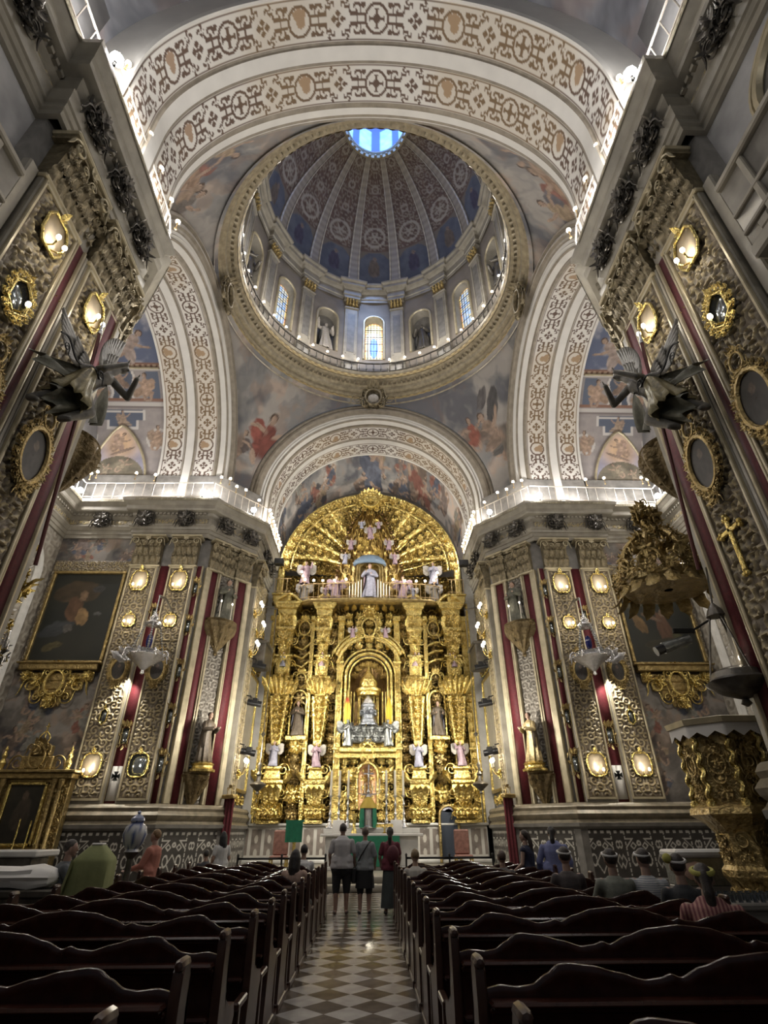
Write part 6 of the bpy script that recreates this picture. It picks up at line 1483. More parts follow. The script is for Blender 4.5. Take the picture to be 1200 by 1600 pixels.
for k in range(5): put(g, O_CL[k % 4], L, -.8 + k * .4, .25, -.02, .5)
for k in range(4): put(g, O_CL[k % 4], L, -.6 + k * .4, .65, -.02, .42)
for sx in (-1, 1): put(g, O_SP, L, sx * 1.05, .5, .0, .26, su=sx)
obj('scrolls', g, M_SILVERD, t)
for sx, w in ((-1, 'left'), (1, 'right')):
    statue('silver_angel', 'silver angel kneeling to the %s of the central reliquary' % w, 'statue', ID, FA, sx * 1.05, 5.42, 1.25, 1.3, 14 + sx, [M_SILVERD, M_SILVERD, M_SILVERD, M_SILVER, M_SILVERD], wings=True, face=-sx * .6)
    g = MB(); v0 = MB(); n_ = 9; tt, ss = np.meshgrid(np.linspace(0, 1, 9), np.linspace(-1, 1, 6), indexing='ij'); wv = .05 + .12 * np.sin(tt * 2.7)
    col = mix((.55, .35, .03), (.45, .45, .05) if sx < 0 else (.65, .38, .02), tt); col = np.where((tt < .25)[..., None] & (sx < 0), A((.35, .03, .02)), col)
    g.add(np.stack([XA + sx * 1.12 + ss * wv, 29.6 + .04 * np.sin(ss * 5), 7.9 - 1.35 * tt], -1).reshape(-1, 3), gridq(9, 6), None, col.reshape(-1, 3)); g.geo(tube([(XA + sx * 1.12, 29.62, 6.1), (XA + sx * 1.12, 29.62, 8.3)], .02, 5), col=(.5, .36, .1))
    obj('furled_flag', g, vcol('flag_cloth', .7), None, 40, label='furled %s flag on a pole in the %s of the central niche' % ('red and yellow' if sx < 0 else 'yellow', w), category='flag')
# altar table
AY = 25.0
t = thing('altar_table', 'white topped high altar with a green cloth hanging down its front', 'altar', (0, AY, .38)); g = MB()
g.geo(box(-1.75, 1.95, AY - .45, AY + .45, .5, 1.5, .03)); g.geo(box(-1.85, 2.05, AY - .5, AY + .5, .38, .5, .02)); obj('marble_block', g, M_MARBLE, t)
g = MB(); g.geo(box(-1.95, 2.15, AY - .58, AY + .5, 1.5, 1.6, .02)); obj('table_top', g, M_LACE, t)
g = MB(); U, V = np.meshgrid(np.linspace(-1.0, 1.2, 60), np.linspace(.5, 1.52, 10), indexing='ij'); g.add(np.stack([U, AY - .61 - .02 * np.sin(U * 16) * (1.5 - V), V], -1).reshape(-1, 3), gridq(60, 10)); obj('green_cloth', g, M_GREEN, t)
g = MB(); g.geo(box(-1.9, 2.1, AY + .35, AY + .75, 1.6, 1.78, .02)); obj('gradine', g, M_MARBLE, t)
# big silver candlesticks with long candles
t0 = None
for i, x in enumerate((-1.66, -1.3, -.92, .72, 1.1, 1.45)):
    lab = 'tall silver candlestick with a long white candle, %s' % ('first from the left on the altar', 'second from the left on the altar', 'third, just left of the tabernacle', 'fourth, just right of the tabernacle', 'fifth from the left on the altar', 'last on the right of the altar')[i]
    if t0 is None:
        t0 = thing('altar_candlestick', lab, 'candlestick', (x, AY + .55, 1.78), 0, 'six altar candlesticks'); g = MB()
        g.geo(lathe([(.02, 0), (.2, 0), (.2, .03), (.12, .12), (.07, .22), (.09, .27), (.05, .34), (.035, .45), (.07, .52), (.04, .6), (.03, .8), (.06, .88), (.035, .95), (.03, 1.1), (.055, 1.16), (.1, 1.2), (.02, 1.22)], 14)); obj('stick', g, M_SILVER, t0, world=False)
        g = MB(); g.geo(lathe([(.05, 1.2), (.045, 2.15), (.002, 2.2)], 8)); obj('candle', g, M_WAX, t0, world=False)
    else: dup(t0, (x, AY + .55, 1.78), None, lab)
t = thing('tabernacle', 'silver tabernacle draped with a green and gold veil on the high altar', 'tabernacle', (-.05, AY + .4, 1.78)); L = T(-.05, AY + .4, 1.78); g = MB()
g.geo(lathe([(.34, 0), (.34, .06), (.3, .1), (.3, .75), (.34, .8), (.2, .98), (.05, 1.1), (.02, 1.15)], 8), M=L); obj('body', g, M_SILVER, t)
g = MB(); v, q, _ = lathe([(.36, .02), (.35, .4), (.345, .75), (.3, .88), (.1, 1.12)], 44, -1.0, 1.9 * PI / 1.0 - 2.1 + .3, fold=A([.05, .04, .02, .01, 0]), nf=16); g.add(v, q, None, None, 0, L @ T(0, 0, 0, rz=0)); obj('veil', g, M_GREEN, t, label='green veil')
g = MB(); v, q, _ = lathe([(.37, .72), (.35, .82), (.2, 1.02), (.06, 1.16)], 24, fold=.02, nf=10); g.add(v, q, M=L); obj('veil_hood', g, pbr('yellow_gold_cloth', (.5, .36, .06), .6, .2), t)
t = thing('altar_crucifix', 'silver crucifix with small candle branches above the tabernacle', 'crucifix', (-.05, AY + .45, 2.93)); L = T(-.05, AY + .45, 2.93); g = MB()
g.geo(lathe([(.02, -.05), (.12, 0), (.05, .1), (.08, .2), (.03, .3)], 12), M=L); g.geo(box(-.03, .03, -.02, .02, .3, 1.25, .008), M=L); g.geo(box(-.22, .22, -.02, .02, .86, .92, .008), M=L); g.geo(capsule((0, -.03, .55), (0, -.03, .86), .03, .045), M=L); g.geo(sphere((0, -.04, .95), .045), M=L); obj('cross', g, M_SILVER, t)
for sx in (-1, 1):
    for k in range(3): g = MB(); g.geo(tube([(0, 0, .1), (sx * .15 * (k + 1), -.03, .02 + .05 * k), (sx * .16 * (k + 1), -.03, .15 + .1 * k)], .016, 5), M=L, mat=0); g.geo(tube([(sx * .16 * (k + 1), -.03, .15 + .1 * k), (sx * .16 * (k + 1), -.03, .5 + .1 * k)], .018, 5), M=L, mat=1); obj('branch', g, [M_SILVER, M_WAX], t)
for i, (x, lab) in enumerate(((-1.28, 'white altar card leaning behind the altar, left of the tabernacle'), (1.12, 'white altar card leaning behind the altar, right of the tabernacle'))):
    g = MB(); g.geo(box(x - .24, x + .24, AY + .3, AY + .34, 1.6, 2.08, .01)); o = obj('altar_card', g, M_LACE, None, 0, label=lab, category='card')
for i, (x, c) in enumerate(((-.62, 'gold candle stand on the altar left of the tabernacle'), (.62, 'gold book stand on the altar right of the tabernacle'))):
    g = MB()
    if i == 0: g.geo(lathe([(.12, 1.6), (.1, 1.7), (.06, 1.8), (.08, 2.2), (.13, 2.3)], 12), M=T(x, AY - .1, 0))
    else: g.geo(box(-.35, .35, -.14, .14, 0, .03, .01), M=T(x, AY - .1, 1.86) @ A([[1, 0, 0, 0], [0, .9, -.4, 0], [0, .4, .9, 0], [0, 0, 0, 1.]])); g.geo(lathe([(.14, 1.6), (.04, 1.65), (.04, 1.85)], 10), M=T(x, AY - .1, 0))
    obj(('candle_stand', 'book_stand')[i], g, M_GOLD, None, 40, label=c, category=('stand', 'stand')[i])
# lectern with a green cloth
t = thing('lectern', 'gilt lectern hung with a green cloth left of the high altar', 'lectern', (-2.85, 23.6, .38)); g = MB(); L = T(-2.85, 23.6, .38)
g.geo(lathe([(.3, 0), (.28, .06), (.06, .12), (.06, .9), (.1, 1.0)], 14), M=L); obj('post', g, M_GOLD, t); g = MB(); U, V = np.meshgrid(np.linspace(-.32, .32, 24), np.linspace(0, 1, 12), indexing='ij'); g.add(np.stack([U, -.3 + .02 * np.sin(U * 30) * (1 - V), .95 + .72 * V], -1).reshape(-1, 3), gridq(24, 12), M=L); g.geo(box(-.34, .34, -.3, .1, 1.62, 1.67, .01), M=L); obj('cloth', g, M_GREEN, t)
# right door arch in the altarpiece base
t = thing('arched_door', 'small round arched doorway in the base of the altarpiece, right side', 'doorway', world_pt(FA, 4.0, .4, 1.0)); w = .46; P = A([(-w, .4)] + [(-w * math.cos(x), 2.3 + w * math.sin(x)) for x in np.linspace(0, PI, 13)] + [(w, .4)]) + A([4.0, 0]); m = len(P)
g = MB(); g.geo(tube(np.column_stack([P, np.full(m, 1.02)]), .07, 6), M=FA); obj('arch', g, M_GOLDD, t); g = MB(); g.add(np.vstack([np.column_stack([P, np.full(m, .99)]), [[4.0, 1.4, .99]]]), None, [[i, i + 1, m] for i in range(m - 1)] + [[m - 1, 0, m]], M=FA); obj('dark_passage_panel', g, pbr('passage_shade_blue', (.03, .04, .06), .7), t, 0); g = MB(); g.add(np.vstack([np.column_stack([P[3:-3], np.full(m - 6, .995)]), [[4.0, 2.45, .995]]]), None, [[i, i + 1, m - 6] for i in range(m - 7)] + [[m - 7, 0, m - 6]], M=FA); obj('fanlight', g, pbr('pale_fanlight', (.5, .5, .58), .6), t, 0)  # flat dark panel coloured as the unlit depth of the doorway
for sx, w in ((-1, 'left'), (1, 'right')):
    t = thing('gilt_chair', 'carved gilt seat with a rose back by the %s side of the chancel' % w, 'chair', (sx * 3.6 + .1, 24.4, .38)); L = T(sx * 3.6 + .1, 24.4, .38); M_CH = pbr('rose_brocade', (.28, .14, .11), .7, 0, (30, .2, .02), .3, 8) if sx < 0 else M_CH
    g = MB(); g.geo(box(-.33, .33, -.3, .3, .4, .5, .03), M=L); obj('seat', g, M_CH, t); g = MB(); g.geo(box(-.3, .3, .24, .34, .5, 1.35, .05), M=L); obj('backrest', g, M_CH, t)
    for x in (-.3, .3):
        for y in (-.26, .28): g = MB(); g.geo(lathe([(.05, 0), (.03, .06), (.045, .2), (.03, .3), (.05, .42)], 8), M=L @ T(x, y, 0)); obj('leg', g, M_GOLD, t)
    # rope barrier
    g = MB(); t = thing('rope_barrier', 'black post barrier at the foot of the chancel step, %s of the aisle' % w, 'barrier', (sx * 1.25 - .1, 20.2, 0)); xs = [sx * q - .1 for q in (1.3, 2.7, 4.1)]
    for x in xs: g = MB(); g.geo(lathe([(.16, 0), (.16, .02), (.03, .04), (.03, 1.0), (.045, 1.02), (.02, 1.06)], 12), M=T(x, 20.2, 0)); obj('post', g, M_BLACK, t)
    g = MB(); [g.geo(box(min(a, b), max(a, b), 20.19, 20.21, .9, .96)) for a, b in zip(xs[:-1], xs[1:])]; obj('belt', g, M_BLACK, t, 0)
# marble jambs closing the altarpiece to the chancel walls
for nm, S in SIDES:
    g = MB(); g.geo(box(-6.32, -5.62, 29.85, 31, 2.0, 16, .03), M=S, mat=0); g.geo(box(-5.78, -5.64, 29.75, 29.9, 2.0, 13.4, .02), M=S, mat=1); struct('trim_chancel_jamb', g, [M_MARBLE, M_GOLD])
    t = thing('crimson_canopy', 'crimson banner with a gilt pelmet low on the %s chancel corner' % nm, 'banner', (S @ A([-5.6, 24.9, 2, 1]))[:3]); L = S @ frame((-5.75, 24.95, 0), (.5, -.3, 0)); g = MB()
    U, V = np.meshgrid(np.linspace(-.28, .28, 20), np.linspace(.5, 2.9, 8), indexing='ij'); g.add(np.stack([U, V, .04 * np.sin(U * 34) + .1], -1).reshape(-1, 3), gridq(20, 8), M=L); obj('cloth', g, M_RED, t); g = MB(); g.geo(box(-.34, .34, 2.85, 3.0, .02, .25, .03), M=L); put(g, O_CART, L, 0, 3.1, .12, .35); obj('pelmet', g, M_GOLDD, t)

# ================================================================ pulpit with its sounding board
t = thing('pulpit', 'gilded octagonal pulpit with a white lace edge before the near right pier', 'pulpit', (6.95, 11.1, .9)); L = T(6.95, 11.1, 0)
def octring(r, z0, z1, n=8): return lathe([(r, z0), (r, z1)], n, PI / 8, PI / 8 + 2 * PI)
g = MB(); g.geo(lathe([(.1, .0), (.62, .0), (.62, .2), (.52, .3), (.5, .8), (.6, .95), (.6, 1.05), (.54, 1.12), (.54, 1.6), (.66, 1.75), (.82, 1.86), (.88, 1.9), (.86, 2.0), (.74, 2.08), (.1, 2.1)], 8, PI / 8, PI / 8 + 2 * PI), M=L)
for k in range(8):
    a = k * PI / 4; F8 = L @ T(.51 * math.cos(a), .51 * math.sin(a), 0, rz=a + PI / 2) @ UVZ; foliate(g, F8, -.18, .18, 1.15, 1.65, .0, .26, k); put(g, O_CART, F8, 0, .58, -.03, .4)
obj('stem', g, M_GOLDD, t, 25)
g = MB(); g.geo(octring(.70, 2.0, 3.35), M=L)
for k in range(8):
    a = k * PI / 4; F8 = L @ T(.655 * math.cos(a), .655 * math.sin(a), 0, rz=a + PI / 2) @ UVZ; foliate(g, F8, -.22, .22, 2.1, 3.2, .02, .3, k); put(g, O_CART, F8, 0, 2.72, .03, .42)
obj('panelled_body', g, M_GOLDD, t, 25)
for k in range(8):
    a = PI / 8 + k * PI / 4; x, y = .74 * math.cos(a), .74 * math.sin(a); q = np.linspace(0, 1, 30); g = MB()
    g.geo(tube(np.stack([x + .03 * np.cos(q * 28), y + .03 * np.sin(q * 28), 2.1 + 1.15 * q], -1), .045, 6), M=L); g.geo(lathe([(.08, 3.22), (.1, 3.3), (.06, 3.34)], 8), M=L @ T(x, y, 0)); g.geo(lathe([(.09, 2.02), (.09, 2.1), (.05, 2.14)], 8), M=L @ T(x, y, 0)); obj('twisted_column', g, M_GOLD, t)
g = MB(); g.geo(lathe([(.72, 3.35), (.9, 3.4), (.92, 3.5), (.84, 3.52), (.8, 3.46), (.5, 3.46)], 8, PI / 8, PI / 8 + 2 * PI), M=L); obj('handrail', g, M_STONEG, t, 20)
g = MB(); aa = np.linspace(0, 2 * PI, 129); r8 = .86 * math.cos(PI / 8) / np.cos(np.mod(aa, PI / 4) - PI / 8); saw = .14 + .1 * np.abs(np.mod(aa * 16 / PI, 2) - 1)
V = np.concatenate([np.stack([r8 * np.cos(aa + PI / 8), r8 * np.sin(aa + PI / 8), np.full(129, 3.4)], -1), np.stack([r8 * np.cos(aa + PI / 8), r8 * np.sin(aa + PI / 8), 3.4 - saw], -1)]); g.add(V, [[i, i + 1, 130 + i, 129 + i] for i in range(128)], M=L); obj('lace_cloth', g, M_LACE, t, 0)
g = MB(); g.geo(box(-.12, 1.4, -.1, .1, 1.6, 1.9, .03), M=L @ T(0, -.1, 0, rz=-.9)); obj('support', g, M_GOLDD, t)
t = thing('pulpit_canopy', 'gilded sounding board with hanging leaves and a scrolled crown above the pulpit', 'canopy', (6.8, 11.0, 6.3)); L = T(6.8, 11.0, 0); g = MB()
g.geo(lathe([(.1, 6.35), (.95, 6.35), (1.02, 6.45), (.95, 6.6), (.8, 6.68), (.3, 6.75)], 8, PI / 8, PI / 8 + 2 * PI), M=L); obj('board', g, M_GOLDD, t, 25)
for k in range(16):
    a = k * PI / 8; F8 = L @ T(.98 * math.cos(a), .98 * math.sin(a), 0, rz=a + PI / 2) @ UVZ; g = MB(); put(g, O_LEAF, F8, 0, 6.5, .0, .48, sv=-1, su=1.3); put(g, O_CL[k % 4], F8, 0, 6.62, .05, .42); put(g, O_SP, F8, .12, 6.75, .04, .14); obj('lambrequin_leaf', g, M_GOLDD, t)
g = MB()
for k in range(8):
    a = k * PI / 4; F8 = L @ T(0, 0, 0, rz=a + PI / 2) @ UVZ
    x = np.linspace(0, 1, 14); g.geo(tube(np.stack([0 * x, 6.7 + 1.2 * x ** .8, .9 - .75 * x + .22 * np.sin(x * PI)], -1), .08 - .03 * x, 6), M=F8); put(g, O_CL[k % 4], F8, 0, 7.1, .72, .62, sn=1.3); put(g, O_CL[(k + 1) % 4], F8, 0, 7.6, .4, .5, sn=1.3); put(g, O_SP, F8, 0, 6.85, .9, .25)
for k in range(3): g.geo(sphere((0, 0, 7.9 + .22 * k), .22 - .05 * k, 10, 7), M=L)
for k in range(6): put(g, O_CL[k % 4], L @ T(0, 0, 0, rz=k) @ UVZ, 0, 8.2 + .05 * k, .1, .6)
obj('scrolled_crown', g, M_GOLDD, t); g = MB(); g.geo(tube([(0, 0, 6.6), (.35, -1.0, 6.7)], .08, 6), M=L); obj('bracket', g, M_GOLDD, t)
# white fluted spotlight post and spotlights by the pulpit
t = thing('stage_spotlight', 'grey stage spotlight clamped beside the near right pier, below the canopy', 'spotlight', (6.1, 10.0, 5.0)); L = T(6.2, 10.2, 4.95, .75); g = MB(); v, q, tt = tube([(.3, 0, 0), (-.42, .12, -.22)], [.13, .15], 12); g.add(v, q, tt, M=L); obj('can', g, M_SILVERD, t); g = MB(); g.geo(tube([(-.42, .12, -.22), (-.62, .15, -.3)], .13, 10), M=L); obj('lens_hood', g, M_BLACK, t); g = MB(); g.geo(box(-.1, .5, -.05, .05, .15, .28, .02), M=L); g.geo(tube([(.4, 0, .2), (.95, -.2, .5)], .03, 5), M=L); obj('clamp', g, M_BLACK, t)
t = thing('bracket_lantern', 'ornate gilt and silver bracket with leaves at the edge of the near left pier', 'bracket', (-7.3, 10.6, 4)); Fh = frame((-WN, 9.2, 0), (-1.4, 1.7, 0)); g = MB()
for i, (v, s) in enumerate(((6.3, .45), (5.9, .5), (5.2, .55), (4.5, .5), (4.0, .45))): put(g, O_CL[i % 4], Fh, 1.15, v, .12 + .08 * (i % 2), s, sn=1.3)
for k in range(5): put(g, O_LEAF, Fh, 1.05 + .08 * k, 5.9, .3, .42, rot=-(k - 2) * .4)
obj('gilt_leaves', g, M_GOLD, t); g = MB(); put(g, O_SP, Fh, 1.25, 4.9, .3, .25); put(g, O_CL[1], Fh, 1.15, 4.6, .32, .5); g.geo(tube([(1.15, 3.7, .1), (1.15, 4.4, .22), (1.15, 6.6, .1)], .05, 6), M=Fh); obj('silver_stem', g, M_SILVER, t)

# ================================================================ side altar, tables and cases of the aisles
t = thing('side_altar', 'gilded side altar with a crowned top against the left transept wall', 'altar', (-12.75, 22.4, 0)); F = frame((-12.75, 22.75, 0), (1, 0, 0)); g = MB()
g.geo(box(-1.5, 1.5, 0, 1.1, 0, .7, .03), M=F); g.geo(box(-1.5, 1.5, 1.1, 3.4, 0, .35, .02), M=F); g.geo(box(-1.6, 1.6, 3.4, 3.6, 0, .55, .03), M=F); g.geo(box(-1.7, 1.7, 3.6, 3.7, 0, .65, .02), M=F); g.geo(box(-.62, .62, 3.7, 4.2, .05, .4, .05), M=F); g.geo(box(-.4, .4, 4.2, 4.6, .05, .35, .05), M=F); obj('body', g, M_GOLDD, t)
for u in (-1.2, -.95, .95, 1.2): g = MB(); g.geo(rd([(.1, 1.15), (.1, 1.3), (.07, 1.35), (.08, 2.8), (.06, 3.1), (.11, 3.3), (.12, 3.4)], u, .45, 10, fold=.06, nf=6), M=F); obj('column', g, M_GOLDD, t)
g = MB(); put(g, O_CART, F, 0, 4.15, .42, .9); [put(g, O_SP, F, sx * .75, 3.95, .3, .3, su=sx) for sx in (-1, 1)]; foliate(g, F, -1.4, 1.4, .15, 1.0, .7, .45, 2); foliate(g, F, -1.5, -.75, 1.2, 3.3, .34, .36, 3); foliate(g, F, .75, 1.5, 1.2, 3.3, .34, .36, 4); put(g, O_CL[0], F, 0, 4.5, .38, .6); obj('carving', g, M_GOLDD, t)
for sx in (-1, 1): g = MB(); g.geo(rd([(.14, 3.7), (.08, 3.78), (.13, 3.95), (.06, 4.1), (.1, 4.2), (.04, 4.35), (.06, 4.42), (.01, 4.55)], sx * 1.25, .4, 10), M=F); obj('finial', g, M_GOLD, t)
g = MB()
for k in range(6): a = k * PI / 3; x = np.linspace(0, 1, 8); g.geo(tube(np.stack([np.cos(a) * .2 * np.sin(.5 + x * 2.6), 4.65 + .45 * x, .3 + np.sin(a) * .2 * np.sin(.5 + x * 2.6)], -1), .022, 5), M=F)
g.geo(rd([(.2, 4.6), (.2, 4.68), (.02, 4.68)], 0, .3, 12), M=F); g.geo(box(-.02, .02, 5.1, 5.4, .28, .32), M=F); g.geo(box(-.08, .08, 5.25, 5.29, .28, .32), M=F); obj('crown', g, M_GOLD, t)
def dk(U, V): return blobs(mix((.012, .012, .01), (.04, .035, .025), fbm(U * 4, V * 4, 4, 4)), U, V, [(0, 2.2, .3, .6, 0, (.07, .055, .04)), (0, 2.85, .13, .16, 0, (.12, .085, .06))])
g = MB(); paintgrid(g, F, -.62, .62, 1.35, 3.2, .37, .04, dk); obj('dark_canvas', g, M_PAINT, t)
g = MB(); [g.geo(box(a, b, c, d, .34, .45, .02), M=F) for a, b, c, d in ((-.72, -.62, 1.25, 3.3), (.62, .72, 1.25, 3.3), (-.72, .72, 3.2, 3.3), (-.72, .72, 1.25, 1.35))]; obj('canvas_frame', g, M_GOLD, t)
for i, (x, h) in enumerate(((-12.6, 1.0), (-12.2, .95), (-11.85, .95))):
    g = MB(); g.geo(lathe([(.08, 1.1), (.03, 1.16), (.03, 1.1 + h), (.002, 1.12 + h)], 8), M=T(x, 22.25, .0)); obj('side_altar_candle', g, M_GOLD, None, 40, label='slender gold candle on the side altar, %s' % ('first of three', 'middle of three', 'third, next to the pier')[i], category='candle', group='side altar candles')
def slab_table(name, label, x0, x1, y0, y1, z, mtop, mbase, cat='table'):
    t = thing(name, label, cat, ((x0 + x1) / 2, (y0 + y1) / 2, 0)); g = MB(); g.geo(box(x0, x1, y0, y1, z - .1, z, .02)); obj('table_top', g, mtop, t); g = MB(); g.geo(box(x0 + .12, x1 - .12, y0 + .1, y1 - .1, 0, z - .1, .02)); obj('base', g, mbase, t); return t
slab_table('stone_table', 'white stone topped altar table at the end of the left pews', -7.9, -5.72, 10.9, 11.7, 1.4, M_MARBLE, M_BRONZE)
t = thing('glass_case', 'glazed case with a white stone top beside the pulpit', 'case', (6.5, 11.9, 0)); g = MB(); g.geo(box(5.95, 7.2, 12.0, 12.7, 1.2, 1.33, .04)); obj('stone_top', g, M_MARBLE, t); g = MB(); g.geo(box(6.0, 7.15, 12.05, 12.65, .75, 1.2, .01)); obj('glazed_body', g, M_SILVERD, t); g = MB(); g.geo(box(6.0, 7.15, 12.05, 12.65, 0, .75, .02)); obj('plinth', g, M_DSTONE, t); g = MB(); g.geo(sphere((6.3, 12.03, .98), .16, 10, 6, rx=1.8, ry=.3)); obj('reclining_figure', g, M_SKIN, t)
t = thing('recumbent_effigy', 'white draped effigy lying on a dark bier left of the pews', 'effigy', (-5.6, 10.2, 0)); g = MB()
v, q, _ = lathe([(.02, 0), (.2, .05), (.26, .4), (.24, .9), (.3, 1.2), (.2, 1.45), (.1, 1.5), (.02, 1.52)], 22, fold=.1, nf=8); g.add(v @ A([[0, 0, 1], [0, 1, 0], [-1, 0, 0]]).T * A([1, 1, .6]) + A((-6.4, 10.15, 1.05)), q); obj('draped_figure', g, M_LACE, t); g = MB(); g.geo(box(-6.6, -4.75, 9.85, 10.5, .82, .92, .02)); g.geo(box(-6.5, -4.85, 9.95, 10.4, 0, .82, .02)); obj('bier', g, M_BRONZE, t)
t = thing('draped_stand', 'stand draped in a pale green cloth beside the left pews', 'stand', (-4.2, 9.75, 0)); g = MB(); L = T(-4.2, 9.75, 0, rz=.15, sx=.74)
n = 44; a = 2 * PI * (np.arange(n) + .5) / n; pr = A([(.0, 1.49), (.13, 1.49), (.16, 1.47), (.34, 1.33), (.37, 1.28), (.375, 1.1), (.38, .9), (.39, .75), (.395, .64)])
se = 1 / (np.abs(np.cos(a)) ** 7 + np.abs(np.sin(a)) ** 7) ** (1 / 7); r = pr[:, 0][None] * se[:, None] * (1 + .035 * np.sin(a[:, None] * 13) * np.clip(1.3 - pr[:, 1], 0, 1)[None] * 2); z = np.broadcast_to(pr[:, 1], r.shape).copy(); z[:, -1] += .04 * np.sin(a * 5)
g.add(np.stack([r * np.cos(a)[:, None], r * np.sin(a)[:, None] * .75, z], -1).reshape(-1, 3), gridq(n, len(pr), cu=True), M=L)
tt, ss = np.meshgrid(np.linspace(0, 1, 14), np.linspace(-1, 1, 12), indexing='ij'); g.add(np.stack([-.33 - .2 * tt ** 1.3 + .04 * np.sin(ss * 5 + tt * 3), -.2 - .05 * tt + ss * (.13 + .05 * tt), 1.31 - 1.0 * tt + .06 * ss * tt], -1).reshape(-1, 3), gridq(14, 12), M=L)
obj('green_cloth', g, pbr('pale_green_cloth', (.23, .25, .105), .8, 0, (20, .15, .02), .12, 5), t, 40); g = MB(); g.geo(box(-.11, .11, -.1, .1, 1.49, 1.52, .01), M=L); obj('paper', g, M_LACE, t)
for x in (-.26, .26):
    for y in (-.18, .18): g = MB(); g.geo(box(x - .025, x + .025, y - .025, y + .025, 0, 1.27), M=L); obj('leg', g, M_BLACK, t)
t = thing('ceramic_urn', 'blue and white lidded ceramic urn on a dark post beyond the left pews', 'urn', (-3.85, 10.6, 0)); L = T(-4.0, 10.6, 1.38); g = MB(); v, q, _ = lathe([(.02, 0), (.12, 0), (.1, .04), (.16, .12), (.2, .25), (.17, .36), (.1, .42), (.11, .45)], 24); zc = v[:, 2]; aa = np.arctan2(v[:, 1], v[:, 0]); g.add(v, q, None, np.where((np.sin(aa * 6) * np.sin(zc * 40) > .45)[:, None] | (np.abs(zc - .4) < .02)[:, None], A((.06, .09, .24)), A((.55, .56, .58))), M=L); obj('body', g, vcol('glazed_ceramic', .2), t); g = MB(); g.geo(lathe([(.12, .45), (.11, .49), (.05, .54), (.02, .55), (.035, .58), (.002, .61)], 18), M=L); obj('lid', g, pbr('blue_glaze', (.25, .28, .4), .2), t); g = MB(); g.geo(lathe([(.14, -1.38), (.12, -1.3), (.05, -1.25), (.05, -.1), (.13, 0), (.02, 0)], 14), M=L); obj('post', g, M_BRONZE, t)
for i, (x, y) in enumerate(((-4.9, 8.3), (-5.5, 8.5))):
    t = thing('prayer_chair', 'brown upholstered chair left of the pews, %s' % ('nearer the pews' if i == 0 else 'nearer the wall'), 'chair', (x, y, 0), .2); M_LEA = pbr('brown_leather', (.10, .06, .045), .5) if i == 0 else M_LEA; g = MB(); g.geo(box(-.26, .26, -.25, .25, .4, .48, .03)); obj('seat', g, M_LEA, t, world=False); g = MB(); g.geo(box(-.26, .26, -.3, -.22, .48, .98, .06)); obj('backrest', g, M_LEA, t, world=False)
    for a in (-.22, .22):
        for b in (-.24, .2): g = MB(); g.geo(box(a - .02, a + .02, b - .02, b + .02, 0, .4)); obj('leg', g, M_WOOD, t, world=False)
t = thing('votive_stand', 'dark metal votive candle stand with rows of glass cups right of the pews', 'stand', (5.4, 9.0, 0)); g = MB(); g.geo(box(4.6, 6.2, 8.7, 9.6, .72, .8, .02)); g.geo(box(4.7, 6.1, 8.8, 9.5, 0, .72, .02)); obj('cabinet', g, M_DSTONE, t)
g0 = MB(); g0.geo(lathe([(.02, 0), (.032, 0), (.035, .09), (.03, .09), (.028, .02), (.002, .02)], 8)); cm = g0.mesh('votive_cup', M_MIRRORB)
for i in range(14):
    for j in range(3): o = bpy.data.objects.new('votive_cup', cm); link(o); o.location = (4.72 + i * .105, 8.85 + j * .25, .8 + .0 * j); props(o, 'small glass votive cup on the metal stand right of the pews', 'cup', 'votive cups on the stand')
